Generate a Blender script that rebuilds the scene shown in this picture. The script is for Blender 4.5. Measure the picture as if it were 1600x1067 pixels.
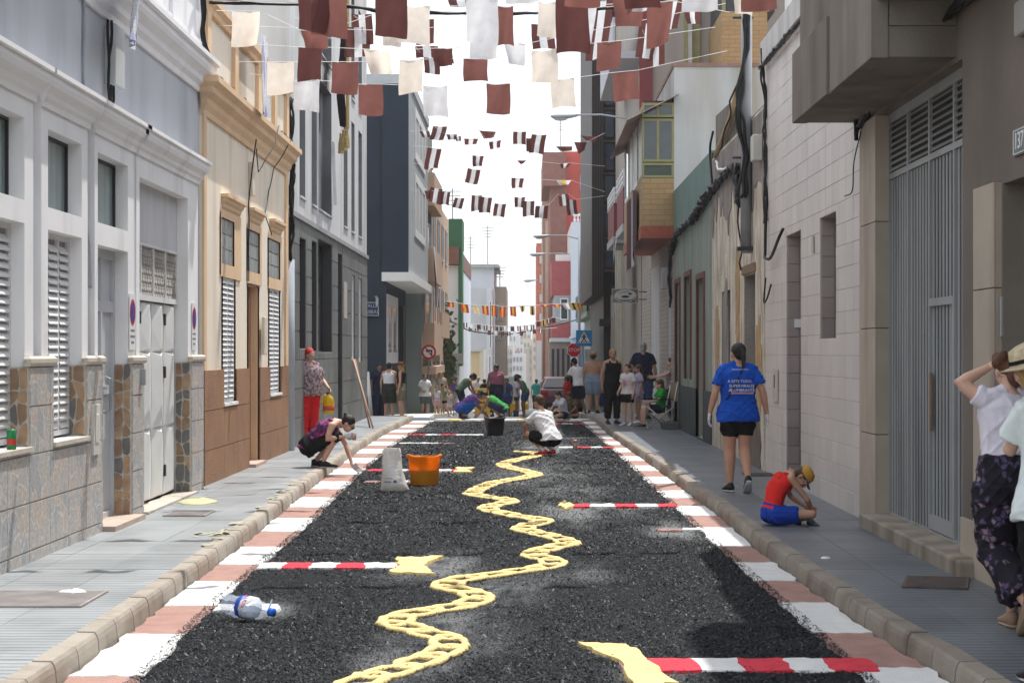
import bpy, bmesh, math, random
import numpy as np
from mathutils import Vector as V, Matrix
random.seed(7); np.random.seed(7)
R = math.radians
sc = bpy.context.scene
for o in list(bpy.data.objects): bpy.data.objects.remove(o)
col = sc.collection

# ---------------------------------------------------------------- camera
F = 3000.0; VX = 823.0; HY = 550.0; EYE = 1.66       # focal length and vanishing point in photo pixels
cd = bpy.data.cameras.new('camera'); cam = bpy.data.objects.new('camera', cd); col.objects.link(cam)
cam.location = (0, 0, EYE); cam.rotation_euler = (R(90), 0, 0)
cd.sensor_width = 36; cd.sensor_fit = 'HORIZONTAL'; cd.lens = 36 * F / 1600
cd.shift_x = -(VX - 800) / 1600; cd.shift_y = (HY - 533.5) / 1600
cd.clip_start = 0.2; cd.clip_end = 9000
cd.dof.use_dof = True; cd.dof.focus_distance = 22.0; cd.dof.aperture_fstop = 10.0
sc.camera = cam
# ---------------------------------------------------------------- sky, sun, exposure
SUN = V((0.21, 0.40, 1.0)).normalized()
w = bpy.data.worlds.new('World'); sc.world = w; w.use_nodes = True
nt = w.node_tree; nt.nodes.clear()
sky = nt.nodes.new('ShaderNodeTexSky'); sky.sky_type = 'NISHITA'; sky.sun_disc = False
sky.sun_elevation = math.asin(SUN.z); sky.sun_rotation = math.atan2(SUN.x, SUN.y)
sky.dust_density = 1.2; sky.air_density = 1.0; sky.ozone_density = 1.0; sky.altitude = 0
bg = nt.nodes.new('ShaderNodeBackground'); bg.inputs[1].default_value = 0.15
wo = nt.nodes.new('ShaderNodeOutputWorld')
hz = nt.nodes.new('ShaderNodeMix'); hz.data_type = 'RGBA'; hz.inputs[0].default_value = 0.72     # thin bright summer haze over the blue
hz.inputs[7].default_value = (8.3, 8.5, 8.8, 1); nt.links.new(sky.outputs[0], hz.inputs[6])
nt.links.new(hz.outputs[2], bg.inputs[0]); nt.links.new(bg.outputs[0], wo.inputs[0])
sd = bpy.data.lights.new('sun', 'SUN'); sun = bpy.data.objects.new('sun', sd); col.objects.link(sun)
sd.energy = 4.4; sd.angle = R(0.53); sd.color = (1.0, 0.965, 0.91)
sun.rotation_euler = SUN.to_track_quat('Z', 'Y').to_euler(); sun.location = (8, 20, 40)
sc.view_settings.view_transform = 'Standard'; sc.view_settings.look = 'None'
sc.view_settings.exposure = 0.36; sc.view_settings.gamma = 1.0; sc.view_settings.use_curve_mapping = False
sc.render.engine = 'CYCLES'
sc.cycles.max_bounces = 6; sc.cycles.diffuse_bounces = 4; sc.cycles.transparent_max_bounces = 12
sc.cycles.caustics_reflective = False; sc.cycles.caustics_refractive = False

# ---------------------------------------------------------------- placing things
def gz(Y):                                            # the street is level, then runs downhill past the crossing
    return 0.0 if Y < 47 else -0.028 * (min(Y, 330) - 47)
def YL(x, X=3.75): return X * F / (VX - x)            # depth of a photo column on the left-hand wall
def YR(x, X=3.07): return X * F / (x - VX)
def ZZ(y, Y): return EYE + (HY - y) * Y / F
def XX(x, Y): return (x - VX) * Y / F
def ip(Y, pts):
    return float(np.interp(Y, [p[0] for p in pts], [p[1] for p in pts]))
KL = [(0,-2.3),(9.7,-2.32),(12.5,-2.36),(15,-2.40),(18,-2.46),(21,-2.55),(25.5,-2.66),(32,-2.80),(38,-2.84),(42,-2.78),(46,-2.72)]
KR = [(0,2.3),(10,2.10),(11.3,2.02),(13.8,1.96),(16.3,1.92),(19.5,1.93),(22.4,1.88),(25.5,1.85),(30,1.77),(38,1.63),(42,1.62),(46,1.60),(54,1.5)]
kl = lambda Y: ip(Y, KL)
kr = lambda Y: ip(Y, KR)

# ---------------------------------------------------------------- materials
_m = {}
def M(name, c, rough=0.8, n=0.10, ns=3.0, bump=0.0, bs=40.0, spec=0.3, metal=0.0, stain=None, trans=0.0, rnd=0.0, alpha=None, fine=0.0):
    if name in _m: return _m[name]
    m = bpy.data.materials.new(name); m.use_nodes = True; t = m.node_tree; N = t.nodes; L = t.links
    b = N['Principled BSDF']; out = N['Material Output']
    b.inputs['Roughness'].default_value = rough; b.inputs['Metallic'].default_value = metal
    b.inputs['Specular IOR Level'].default_value = spec
    geo = N.new('ShaderNodeNewGeometry')
    def noise(scale, det=5, stretch=None):
        no = N.new('ShaderNodeTexNoise'); no.inputs['Scale'].default_value = scale; no.inputs['Detail'].default_value = det
        if stretch:
            mp = N.new('ShaderNodeMapping'); mp.inputs['Scale'].default_value = stretch
            L.new(geo.outputs['Position'], mp.inputs[0]); L.new(mp.outputs[0], no.inputs[0])
        else: L.new(geo.outputs['Position'], no.inputs[0])
        return no
    def mixc(fac, a, bb):
        mx = N.new('ShaderNodeMix'); mx.data_type = 'RGBA'
        for s, v in ((0, fac), (6, a), (7, bb)):
            if hasattr(v, 'is_linked') or hasattr(v, 'links'): L.new(v, mx.inputs[s])
            elif s == 0: mx.inputs[s].default_value = v
            else: mx.inputs[s].default_value = (*v[:3], 1)
        return mx.outputs[2]
    def ramp(src, lo, hi):
        r = N.new('ShaderNodeMapRange'); r.inputs[1].default_value = lo; r.inputs[2].default_value = hi
        L.new(src, r.inputs[0]); return r.outputs[0]
    cc = c
    no = noise(ns)
    cur = mixc(ramp(no.outputs[0], 0.3, 0.7), [x * (1 - n) for x in c], [min(1, x * (1 + n)) for x in c])
    if fine:
        f = noise(bs * 2.5, 2); cur = mixc(ramp(f.outputs[0], 0.35, 0.65), [0, 0, 0], cur) if False else cur
        mm = N.new('ShaderNodeMix'); mm.data_type = 'RGBA'; mm.blend_type = 'MULTIPLY'; mm.inputs[0].default_value = 1
        g = N.new('ShaderNodeMapRange'); g.inputs[1].default_value = .35; g.inputs[2].default_value = .65; g.inputs[3].default_value = 1 - fine; g.inputs[4].default_value = 1 + fine
        L.new(f.outputs[0], g.inputs[0]); L.new(cur, mm.inputs[6]); L.new(g.outputs[0], mm.inputs[7]); cur = mm.outputs[2]
    if stain:
        scol, amt, scl = stain[:3]; st = noise(scl, 6, stain[3] if len(stain) > 3 else (1, 1, .18))
        cur = mixc(ramp(st.outputs[0], 0.62 - amt * .3, 0.75), cur, scol)
    if rnd:
        oi = N.new('ShaderNodeObjectInfo'); g = N.new('ShaderNodeMapRange'); g.inputs[3].default_value = 1 - rnd; g.inputs[4].default_value = 1 + rnd
        L.new(oi.outputs['Random'], g.inputs[0]); mm = N.new('ShaderNodeMix'); mm.data_type = 'RGBA'; mm.blend_type = 'MULTIPLY'; mm.inputs[0].default_value = 1
        L.new(cur, mm.inputs[6]); L.new(g.outputs[0], mm.inputs[7]); cur = mm.outputs[2]
    L.new(cur, b.inputs['Base Color'])
    if bump:
        bn = noise(bs, 4); bp = N.new('ShaderNodeBump'); bp.inputs['Strength'].default_value = min(1, bump); bp.inputs['Distance'].default_value = 0.01 * max(1, bump)
        L.new(bn.outputs[0], bp.inputs['Height']); L.new(bp.outputs[0], b.inputs['Normal'])
    if trans:
        tr = N.new('ShaderNodeBsdfTranslucent'); L.new(cur, tr.inputs[0]); ms = N.new('ShaderNodeMixShader'); ms.inputs[0].default_value = trans
        L.new(b.outputs[0], ms.inputs[1]); L.new(tr.outputs[0], ms.inputs[2]); L.new(ms.outputs[0], out.inputs[0])
    if alpha is not None: b.inputs['Alpha'].default_value = alpha
    m['_c'] = 0
    _m[name] = m; return m
def nodes_of(m): t = m.node_tree; return t.nodes, t.links, t.nodes['Principled BSDF']

def M_grooved(name, c, c2, period, axis=1):           # ribbed paving: fine ridges across the pavement
    if name in _m: return _m[name]
    m = M(name, c, .42, .16, 1.2, rnd=.09, stain=(c2, .5, 1.6, (1, 1, 1)), spec=.35)
    N, L, b = nodes_of(m)
    geo = N.new('ShaderNodeNewGeometry'); sp = N.new('ShaderNodeSeparateXYZ'); L.new(geo.outputs['Position'], sp.inputs[0])
    mu = N.new('ShaderNodeMath'); mu.operation = 'MULTIPLY'; mu.inputs[1].default_value = 2 * math.pi / period; L.new(sp.outputs[axis], mu.inputs[0])
    sn = N.new('ShaderNodeMath'); sn.operation = 'SINE'; L.new(mu.outputs[0], sn.inputs[0])
    mr = N.new('ShaderNodeMapRange'); mr.inputs[1].default_value = -1.0; mr.inputs[2].default_value = -.35; L.new(sn.outputs[0], mr.inputs[0])
    old = b.inputs['Base Color'].links[0].from_socket
    mx = N.new('ShaderNodeMix'); mx.data_type = 'RGBA'; mx.blend_type = 'MULTIPLY'; mx.inputs[0].default_value = 1
    g = N.new('ShaderNodeMapRange'); g.inputs[3].default_value = .5; g.inputs[4].default_value = 1; L.new(mr.outputs[0], g.inputs[0])
    L.new(old, mx.inputs[6]); L.new(g.outputs[0], mx.inputs[7]); L.new(mx.outputs[2], b.inputs['Base Color'])
    bp = N.new('ShaderNodeBump'); bp.inputs['Strength'].default_value = .6; bp.inputs['Distance'].default_value = .004
    L.new(mr.outputs[0], bp.inputs['Height']); L.new(bp.outputs[0], b.inputs['Normal'])
    return m
def M_brick(name, c1, c2, mortar, bw, bh, axis='X'):  # small bricks or tiles too far away to pick apart
    if name in _m: return _m[name]
    m = M(name, c1, .6); N, L, b = nodes_of(m)
    geo = N.new('ShaderNodeNewGeometry'); sp = N.new('ShaderNodeSeparateXYZ'); L.new(geo.outputs['Position'], sp.inputs[0])
    ad = N.new('ShaderNodeMath'); ad.operation = 'ADD'; L.new(sp.outputs[0], ad.inputs[0]); L.new(sp.outputs[1], ad.inputs[1])
    cb = N.new('ShaderNodeCombineXYZ'); L.new(ad.outputs[0], cb.inputs[0]); L.new(sp.outputs[2], cb.inputs[1])
    br = N.new('ShaderNodeTexBrick'); br.inputs['Color1'].default_value = (*c1, 1); br.inputs['Color2'].default_value = (*c2, 1); br.inputs['Mortar'].default_value = (*mortar, 1)
    br.inputs['Scale'].default_value = 1; br.inputs['Mortar Size'].default_value = .006; br.inputs['Brick Width'].default_value = bw; br.inputs['Row Height'].default_value = bh
    L.new(cb.outputs[0], br.inputs[0]); L.new(br.outputs[0], b.inputs['Base Color'])
    bp = N.new('ShaderNodeBump'); bp.inputs['Strength'].default_value = .5; bp.inputs['Distance'].default_value = .01; bp.invert = True
    L.new(br.outputs['Fac'], bp.inputs['Height']); L.new(bp.outputs[0], b.inputs['Normal'])
    return m
def M_cells(name, cols, edge, scale, rough=.6, ew=.04, stretch=(1, 1, 1), bump=.5):  # irregular cells in given colours with pale joints
    if name in _m: return _m[name]
    m = M(name, cols[0], rough); N, L, b = nodes_of(m)
    geo = N.new('ShaderNodeNewGeometry'); mp = N.new('ShaderNodeMapping'); mp.inputs['Scale'].default_value = stretch
    ns = N.new('ShaderNodeTexNoise'); ns.inputs['Scale'].default_value = scale * .8; L.new(geo.outputs['Position'], ns.inputs[0])
    ad = N.new('ShaderNodeVectorMath'); ad.operation = 'MULTIPLY_ADD'; ad.inputs[1].default_value = (.35 / scale,) * 3
    L.new(ns.outputs['Color'], ad.inputs[0]); L.new(geo.outputs['Position'], ad.inputs[2]); L.new(ad.outputs[0], mp.inputs[0])
    v1 = N.new('ShaderNodeTexVoronoi'); v1.inputs['Scale'].default_value = scale; L.new(mp.outputs[0], v1.inputs[0])
    v2 = N.new('ShaderNodeTexVoronoi'); v2.feature = 'DISTANCE_TO_EDGE'; v2.inputs['Scale'].default_value = scale; L.new(mp.outputs[0], v2.inputs[0])
    sp = N.new('ShaderNodeSeparateColor'); L.new(v1.outputs['Color'], sp.inputs[0])
    cr = N.new('ShaderNodeValToRGB'); cr.color_ramp.interpolation = 'CONSTANT'
    while len(cr.color_ramp.elements) < len(cols): cr.color_ramp.elements.new(.5)
    for i, c in enumerate(cols): cr.color_ramp.elements[i].position = i / len(cols); cr.color_ramp.elements[i].color = (*c, 1)
    L.new(sp.outputs[0], cr.inputs[0])
    g = N.new('ShaderNodeMapRange'); g.inputs[1].default_value = 0; g.inputs[2].default_value = ew; L.new(v2.outputs['Distance'], g.inputs[0])
    mx = N.new('ShaderNodeMix'); mx.data_type = 'RGBA'; mx.inputs[6].default_value = (*edge, 1); L.new(g.outputs[0], mx.inputs[0]); L.new(cr.outputs[0], mx.inputs[7])
    fn = N.new('ShaderNodeTexNoise'); fn.inputs['Scale'].default_value = scale * 5; L.new(geo.outputs['Position'], fn.inputs[0])
    g2 = N.new('ShaderNodeMapRange'); g2.inputs[1].default_value = .3; g2.inputs[2].default_value = .7; g2.inputs[3].default_value = .75; g2.inputs[4].default_value = 1.2; L.new(fn.outputs[0], g2.inputs[0])
    mm = N.new('ShaderNodeMix'); mm.data_type = 'RGBA'; mm.blend_type = 'MULTIPLY'; mm.inputs[0].default_value = 1; L.new(mx.outputs[2], mm.inputs[6]); L.new(g2.outputs[0], mm.inputs[7])
    L.new(mm.outputs[2], b.inputs['Base Color'])
    if bump:
        bp = N.new('ShaderNodeBump'); bp.inputs['Strength'].default_value = bump; bp.inputs['Distance'].default_value = .004; L.new(g.outputs[0], bp.inputs['Height']); L.new(bp.outputs[0], b.inputs['Normal'])
    return m

# ---------------------------------------------------------------- mesh building
ORG = {}
def org(p): return ORG.get(p.name, V((0, 0, 0))) if p else V((0, 0, 0))
class MB:
    def __init__(s): s.v = []; s.f = []; s.mi = []; s.cur = 0
    def add(s, vs, fs):
        n = len(s.v); s.v += [tuple(p) for p in vs]; s.f += [tuple(i + n for i in f) for f in fs]; s.mi += [s.cur] * len(fs); return s
    def mat(s, i): s.cur = i; return s
    def box(s, x0, x1, y0, y1, z0, z1, open_=''):
        vs = [(x0,y0,z0),(x1,y0,z0),(x1,y1,z0),(x0,y1,z0),(x0,y0,z1),(x1,y0,z1),(x1,y1,z1),(x0,y1,z1)]
        fs = {'b':(0,3,2,1),'t':(4,5,6,7),'s':(0,1,5,4),'e':(1,2,6,5),'n':(2,3,7,6),'w':(3,0,4,7)}
        return s.add(vs, [f for k, f in fs.items() if k not in open_])
    def quad(s, a, b, c, d): return s.add([a, b, c, d], [(0, 1, 2, 3)])
    def poly(s, pts): return s.add(pts, [tuple(range(len(pts)))])
    def prism(s, pts, vec):                              # polygon pts swept along vec
        n = len(pts); p = [V(q) for q in pts]; vec = V(vec)
        return s.add(p + [q + vec for q in p], [tuple(range(n))[::-1], tuple(range(n, 2 * n))] + [(i, (i + 1) % n, (i + 1) % n + n, i + n) for i in range(n)])
    def rings(s, rs, closed=False, caps=True):
        n = len(rs[0]); k = len(s.v); fs = []
        vs = [p for r in rs for p in r]; m = len(rs)
        for i in range(m if closed else m - 1):
            a = i * n; b = ((i + 1) % m) * n
            for j in range(n): fs.append((a + j, a + (j + 1) % n, b + (j + 1) % n, b + j))
        if caps and not closed: fs.append(tuple(range(n))[::-1]); fs.append(tuple((m - 1) * n + j for j in range(n)))
        return s.add(vs, fs)
    def tube(s, pts, r, n=6, closed=False, caps=True):
        pts = [V(p) for p in pts]; m = len(pts); rr = r if isinstance(r, (list, tuple)) else [r] * m; rs = []
        up = V((0, 0, 1)); prev = None
        for i, p in enumerate(pts):
            a = pts[(i - 1) % m] if (closed or i > 0) else p; b = pts[(i + 1) % m] if (closed or i < m - 1) else p
            t = (b - a).normalized() if (b - a).length > 1e-9 else V((0, 0, 1))
            if prev is None: u = t.cross(up); u = t.cross(V((1, 0, 0))) if u.length < .05 else u
            else: u = prev - t * prev.dot(t)
            u.normalize(); prev = u; v = t.cross(u)
            rs.append([p + (u * math.cos(2 * math.pi * k / n) + v * math.sin(2 * math.pi * k / n)) * rr[i] for k in range(n)])
        return s.rings(rs, closed, caps)
    def loft(s, rs, n=12):                               # rs: (centre, U, W) ellipse rings
        out = []
        for c, U, W in rs:
            c = V(c); U = V(U); W = V(W)
            out.append([c + U * math.cos(2 * math.pi * k / n) + W * math.sin(2 * math.pi * k / n) for k in range(n)])
        return s.rings(out)
    def ball(s, c, r, n=10, m=7):
        c = V(c); r = r if isinstance(r, (tuple, list, V)) else (r, r, r); rs = []
        for i in range(1, m):
            t = math.pi * i / m
            rs.append([c + V((r[0] * math.sin(t) * math.cos(2 * math.pi * k / n), r[1] * math.sin(t) * math.sin(2 * math.pi * k / n), -r[2] * math.cos(t))) for k in range(n)])
        b = len(s.v); s.rings(rs, caps=False); k0 = len(s.v)
        s.v += [tuple(c + V((0, 0, -r[2]))), tuple(c + V((0, 0, r[2])))]
        for k in range(n):
            s.f.append((b + (k + 1) % n, b + k, k0)); s.mi.append(s.cur)
            q = b + (m - 2) * n; s.f.append((q + k, q + (k + 1) % n, k0 + 1)); s.mi.append(s.cur)
        return s
    def lathe(s, c, prof, n=20):                         # prof: (radius, z)
        c = V(c); return s.rings([[c + V((r * math.cos(2 * math.pi * k / n), r * math.sin(2 * math.pi * k / n), z)) for k in range(n)] for r, z in prof], caps=False)
    def xf(s, mtx):
        s.v = [tuple(mtx @ V(p)) for p in s.v]; return s
    def mesh(s, name, mats, o=V((0, 0, 0)), smooth=False):
        me = bpy.data.meshes.new(name); me.from_pydata([(p[0] - o[0], p[1] - o[1], p[2] - o[2]) for p in s.v], [], s.f)
        for m in (mats if isinstance(mats, (list, tuple)) else [mats]): me.materials.append(m)
        if isinstance(mats, (list, tuple)) and len(mats) > 1: me.polygons.foreach_set('material_index', s.mi)
        if smooth: me.polygons.foreach_set('use_smooth', [True] * len(s.f))
        me.update(); return me
    def build(s, name, mats, parent=None, smooth=False, bevel=0, local=False, **tags):
        o_ = V((0, 0, 0)) if local else org(parent)
        ob = bpy.data.objects.new(name, s.mesh(name, mats, o_, smooth)); col.objects.link(ob)
        if parent: ob.parent = parent; ORG[ob.name] = org(parent)
        if bevel:
            md = ob.modifiers.new('bevel', 'BEVEL'); md.width = bevel; md.segments = 2; md.limit_method = 'ANGLE'; md.angle_limit = R(40)
        for k, v in tags.items(): ob[k] = v
        return ob
def thing(name, label, cat, loc=(0, 0, 0), group=None, rz=0):
    o = bpy.data.objects.new(name, None); col.objects.link(o); o.location = loc; o.rotation_euler = (0, 0, rz); o.empty_display_size = .1
    o['label'] = label; o['category'] = cat
    if group: o['group'] = group
    ORG[o.name] = V(loc); return o
def tag(o, label, cat, group=None):
    o['label'] = label; o['category'] = cat
    if group: o['group'] = group
    return o
def struct(o): o['kind'] = 'structure'; return o
def stuff(o): o['kind'] = 'stuff'; return o
def place(me, name, parent, loc, rot=(0, 0, 0), scale=None):      # a further object sharing a piece's mesh
    o = bpy.data.objects.new(name, me); col.objects.link(o)
    if parent: o.parent = parent
    o.location = V(loc) - org(parent); o.rotation_euler = rot
    if scale: o.scale = scale
    return o
def copy_tree(o, parent=None):
    c = o.copy(); col.objects.link(c); c.parent = parent
    for ch in list(o.children): copy_tree(ch, c)
    return c
def text(s_, size, mtx, name, mat, parent, depth=.002, local=False):  # lettering as mesh; local x = writing direction
    cu = bpy.data.curves.new('t', 'FONT'); cu.body = s_; cu.size = size; cu.align_x = 'CENTER'; cu.align_y = 'CENTER'; cu.extrude = depth
    cu.resolution_u = 3
    to = bpy.data.objects.new('t', cu); col.objects.link(to)
    me = bpy.data.meshes.new_from_object(to.evaluated_get(bpy.context.evaluated_depsgraph_get()))
    bpy.data.objects.remove(to); bpy.data.curves.remove(cu)
    me.transform(mtx); 
    if not local: me.transform(Matrix.Translation(-org(parent)))
    me.materials.clear(); me.materials.append(mat)
    o = bpy.data.objects.new(name, me); col.objects.link(o)
    if parent: o.parent = parent
    return o
def frame(o, x, y):                                      # matrix with text axes x (right), y (up) at o
    x = V(x).normalized(); y = V(y).normalized(); z = x.cross(y); m = Matrix((x, y, z)).transposed().to_4x4(); m.translation = V(o); return m

# a wall on the plane X = const, facing the street (sg = +1 for the left side, -1 for the right), holes = (y0,y1,z0,z1,depth)
def facade(mb, X, sg, y0, y1, z0, z1, holes=(), jamb_mat=None):
    ys = sorted({y0, y1, *[min(max(h[i], y0), y1) for h in holes for i in (0, 1)]}); zs = sorted({z0, z1, *[min(max(h[i], z0), z1) for h in holes for i in (2, 3)]})
    q = lambda a, b, c, d: mb.quad(*( (a, b, c, d) if sg > 0 else (d, c, b, a)))
    for i in range(len(ys) - 1):
        for j in range(len(zs) - 1):
            cy = (ys[i] + ys[i + 1]) / 2; cz = (zs[j] + zs[j + 1]) / 2
            if any(h[0] < cy < h[1] and h[2] < cz < h[3] for h in holes): continue
            q((X, ys[i], zs[j]), (X, ys[i + 1], zs[j]), (X, ys[i + 1], zs[j + 1]), (X, ys[i], zs[j + 1]))
    k = mb.cur
    if jamb_mat is not None: mb.mat(jamb_mat)
    for h in holes:
        a, b, c, d, dp = h[:5]; B = X - sg * dp
        q((X, b, c), (B, b, c), (B, b, d), (X, b, d)); q((B, a, c), (X, a, c), (X, a, d), (B, a, d))
        q((X, a, d), (X, b, d), (B, b, d), (B, a, d)); q((B, a, c), (B, b, c), (X, b, c), (X, a, c))
    mb.mat(k); return mb
def block_body(mb, X, sg, y0, y1, z0, z1, back=9.0, roof=True):   # ends, roof and back of a house whose front is a facade
    B = X - sg * back; k = 1
    mb.quad((X, y0, z0), (X, y0, z1), (B, y0, z1), (B, y0, z0)) if sg > 0 else mb.quad((B, y0, z0), (B, y0, z1), (X, y0, z1), (X, y0, z0))
    mb.quad((B, y1, z0), (B, y1, z1), (X, y1, z1), (X, y1, z0)) if sg > 0 else mb.quad((X, y1, z0), (X, y1, z1), (B, y1, z1), (B, y1, z0))
    mb.quad((B, y0, z0), (B, y0, z1), (B, y1, z1), (B, y1, z0))
    if roof: mb.quad((min(X, B), y0, z1), (max(X, B), y0, z1), (max(X, B), y1, z1), (min(X, B), y1, z1))
    return mb
def moulding(mb, X, sg, y0, y1, prof, ret=True):         # prof: (projection, z) from bottom to top, run along Y with mitred ends
    n = len(prof)
    a = [(X + sg * p, y0 - (p if ret else 0), z) for p, z in prof]; b = [(X + sg * p, y1 + (p if ret else 0), z) for p, z in prof]
    a0 = [(X, y0 - (p if ret else 0), z) for p, z in prof]; b0 = [(X, y1 + (p if ret else 0), z) for p, z in prof]
    for i in range(n - 1):
        f = lambda q: mb.quad(*(q if sg > 0 else q[::-1]))
        f((a[i], b[i], b[i + 1], a[i + 1])); f((a0[i], a[i], a[i + 1], a0[i + 1])); f((b[i], b0[i], b0[i + 1], b[i + 1]))
    f((a[-1], b[-1], b0[-1], a0[-1])); f((a0[0], b0[0], b[0], a[0]))
    return mb
def cut(rects, h):
    out = []
    for a, b, c, d in rects:
        if h[0] >= b or h[1] <= a or h[2] >= d or h[3] <= c: out.append((a, b, c, d)); continue
        if a < h[0]: out.append((a, h[0], c, d))
        if b > h[1]: out.append((h[1], b, c, d))
        m0, m1 = max(a, h[0]), min(b, h[1])
        if c < h[2]: out.append((m0, m1, c, h[2]))
        if d > h[3]: out.append((m0, m1, h[3], d))
    return out
def tiles(parent, X, sg, y0, y1, z0, z1, tw, th, holes, mat, name='tile', gap=.007, thick=.012, stagger=0, limit=290, oy=0, oz=0, jit=.0015, plane='X'):
    L_ = []; j = 0; z = z0 - oz
    while z < z1 - .01:
        y = y0 - oy - (stagger * tw if j % 2 else 0)
        while y < y1 - .01:
            r = [(max(y, y0), min(y + tw, y1), max(z, z0), min(z + th, z1))]
            for h in holes: r = cut(r, h)
            L_ += [q for q in r if q[1] - q[0] > .03 and q[3] - q[2] > .03]
            y += tw
        z += th; j += 1
    L_.sort(key=lambda q: q[0]); cache = {}; rest = MB()
    g = gap / 2
    for i, (a, b, c, d) in enumerate(L_):
        dj = random.uniform(-jit, jit)
        if i < limit:
            k = (round(b - a, 2), round(d - c, 2))
            if k not in cache:
                ha, hc = (b - a) / 2 - g, (d - c) / 2 - g; e = .003; t = thick; mb = MB()
                vs = [(0,-ha,-hc),(0,ha,-hc),(0,ha,hc),(0,-ha,hc),(sg*t,-ha+e,-hc+e),(sg*t,ha-e,-hc+e),(sg*t,ha-e,hc-e),(sg*t,-ha+e,hc-e)]
                fs = [(4,5,6,7),(0,1,5,4),(1,2,6,5),(2,3,7,6),(3,0,4,7)]
                if sg < 0: fs = [f[::-1] for f in fs]
                if plane == 'Y': vs = [(p[1], -abs(p[0]), p[2]) for p in vs]; fs = fs if sg > 0 else [f[::-1] for f in fs]
                mb.add(vs, fs); cache[k] = mb.mesh(name, mat)
            loc = (X + sg * dj, (a + b) / 2, (c + d) / 2) if plane == 'X' else ((a + b) / 2, X + dj, (c + d) / 2)
            place(cache[k], name, parent, loc)
        elif plane == 'X':
            x0, x1 = sorted((X, X + sg * (thick + dj))); rest.box(x0, x1, a + g, b - g, c + g, d - g, 'w' if sg > 0 else 'e')
    if rest.f: stuff(rest.build(name + '_field', mat, parent))
from mathutils import noise as NZ
# ================================================================ common materials
asphalt = M('asphalt', (.15,.15,.155), .85, .15, 1.5, bump=.6, bs=120, fine=.3)
concrete = M('concrete', (.34,.32,.29), .85, .15, 2, bump=.3, bs=60, stain=((.2,.18,.15), .4, 2.5))
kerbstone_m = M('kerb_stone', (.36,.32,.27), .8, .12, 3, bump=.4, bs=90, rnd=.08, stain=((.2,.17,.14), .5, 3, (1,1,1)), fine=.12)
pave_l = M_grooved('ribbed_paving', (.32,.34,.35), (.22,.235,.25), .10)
pave_r = M_grooved('shaded_ribbed_paving', (.145,.16,.18), (.10,.11,.125), .10)  # same slabs as the left, with the right side's shade put into the colour
dark_metal = M('dark_metal', (.03,.03,.035), .5, .1)
black_cable = M('black_cable', (.012,.012,.014), .5, .1)
grey_metal = M('grey_metal', (.32,.34,.36), .45, .08, 3, metal=.3)
white_paint = M('white_paint', (.78,.78,.77), .5, .04, 2)
white_metal = M('white_metal', (.74,.75,.76), .4, .04, 2)
glass_dark = M('window_glass', (.035,.045,.05), .08, .3, 1.5, spec=.8)
glass_green = M('curtained_glass', (.24,.31,.30), .15, .12, 2, spec=.6, stain=((.12,.17,.17), .6, 1.2, (1,4,.15)))
dark_void = M('dark_interior', (.012,.012,.013), .9)

# ================================================================ ground
mb = MB(); ys = [-30, 46.9] + list(range(47, 331, 10)) + [332, 3000, 8000]
for a, b in zip(ys[:-1], ys[1:]):
    za = gz(a) - .02; zb = gz(b) - .02
    wd = 400 if b < 2000 else 6000
    mb.quad((-wd, a, za), (wd, a, za), (wd, b, zb), (-wd, b, zb))
struct(mb.build('ground', M('earth', (.26,.24,.20), .9, .2, .05)))
mb = MB(); ys = [6] + list(np.arange(8, 48, 1.0)) + list(range(48, 331, 6))
for a, b in zip(ys[:-1], ys[1:]):
    L0 = kl(a) if a < 46 else -3.0; L1 = kl(b) if b <= 46 else -3.0; R0 = kr(a); R1 = kr(b)
    mb.quad((L0, a, gz(a)), (R0, a, gz(a)), (R1, b, gz(b)), (L1, b, gz(b)))
mb.quad((-20, 45.9, .0), (-2.7, 45.9, .0), (-2.7, 51, -.11), (-20, 51, -.11))
struct(mb.build('road', asphalt))
# worn white crossing bars beyond the carpet
mb = MB()
for i in range(5):
    x = -2.3 + i * .9; mb.quad((x, 47.4, -.006), (x + .5, 47.4, -.006), (x + .5, 50.2, -.083), (x, 50.2, -.083))
struct(mb.build('crosswalk_marking', M('road_paint', (.72,.71,.68), .7, .1, 3)))
# distant hills with a bluish cast
mb = MB(); n = 60; prof = [(-3000 + 100 * i, 25 + 60 * NZ.noise(V((i * .13, 3, 0))) + 20 * NZ.noise(V((i * .5, 9, 0)))) for i in range(n + 1)]
for (xa, za), (xb, zb) in zip(prof[:-1], prof[1:]):
    za = max(za, 5) + 45; zb = max(zb, 5) + 45
    mb.quad((xa, 4200, -12), (xb, 4200, -12), (xb, 4700, zb), (xa, 4700, za))
struct(mb.build('hills', M('far_hill', (.38,.44,.50), .95, .1, .002), smooth=True))

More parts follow.
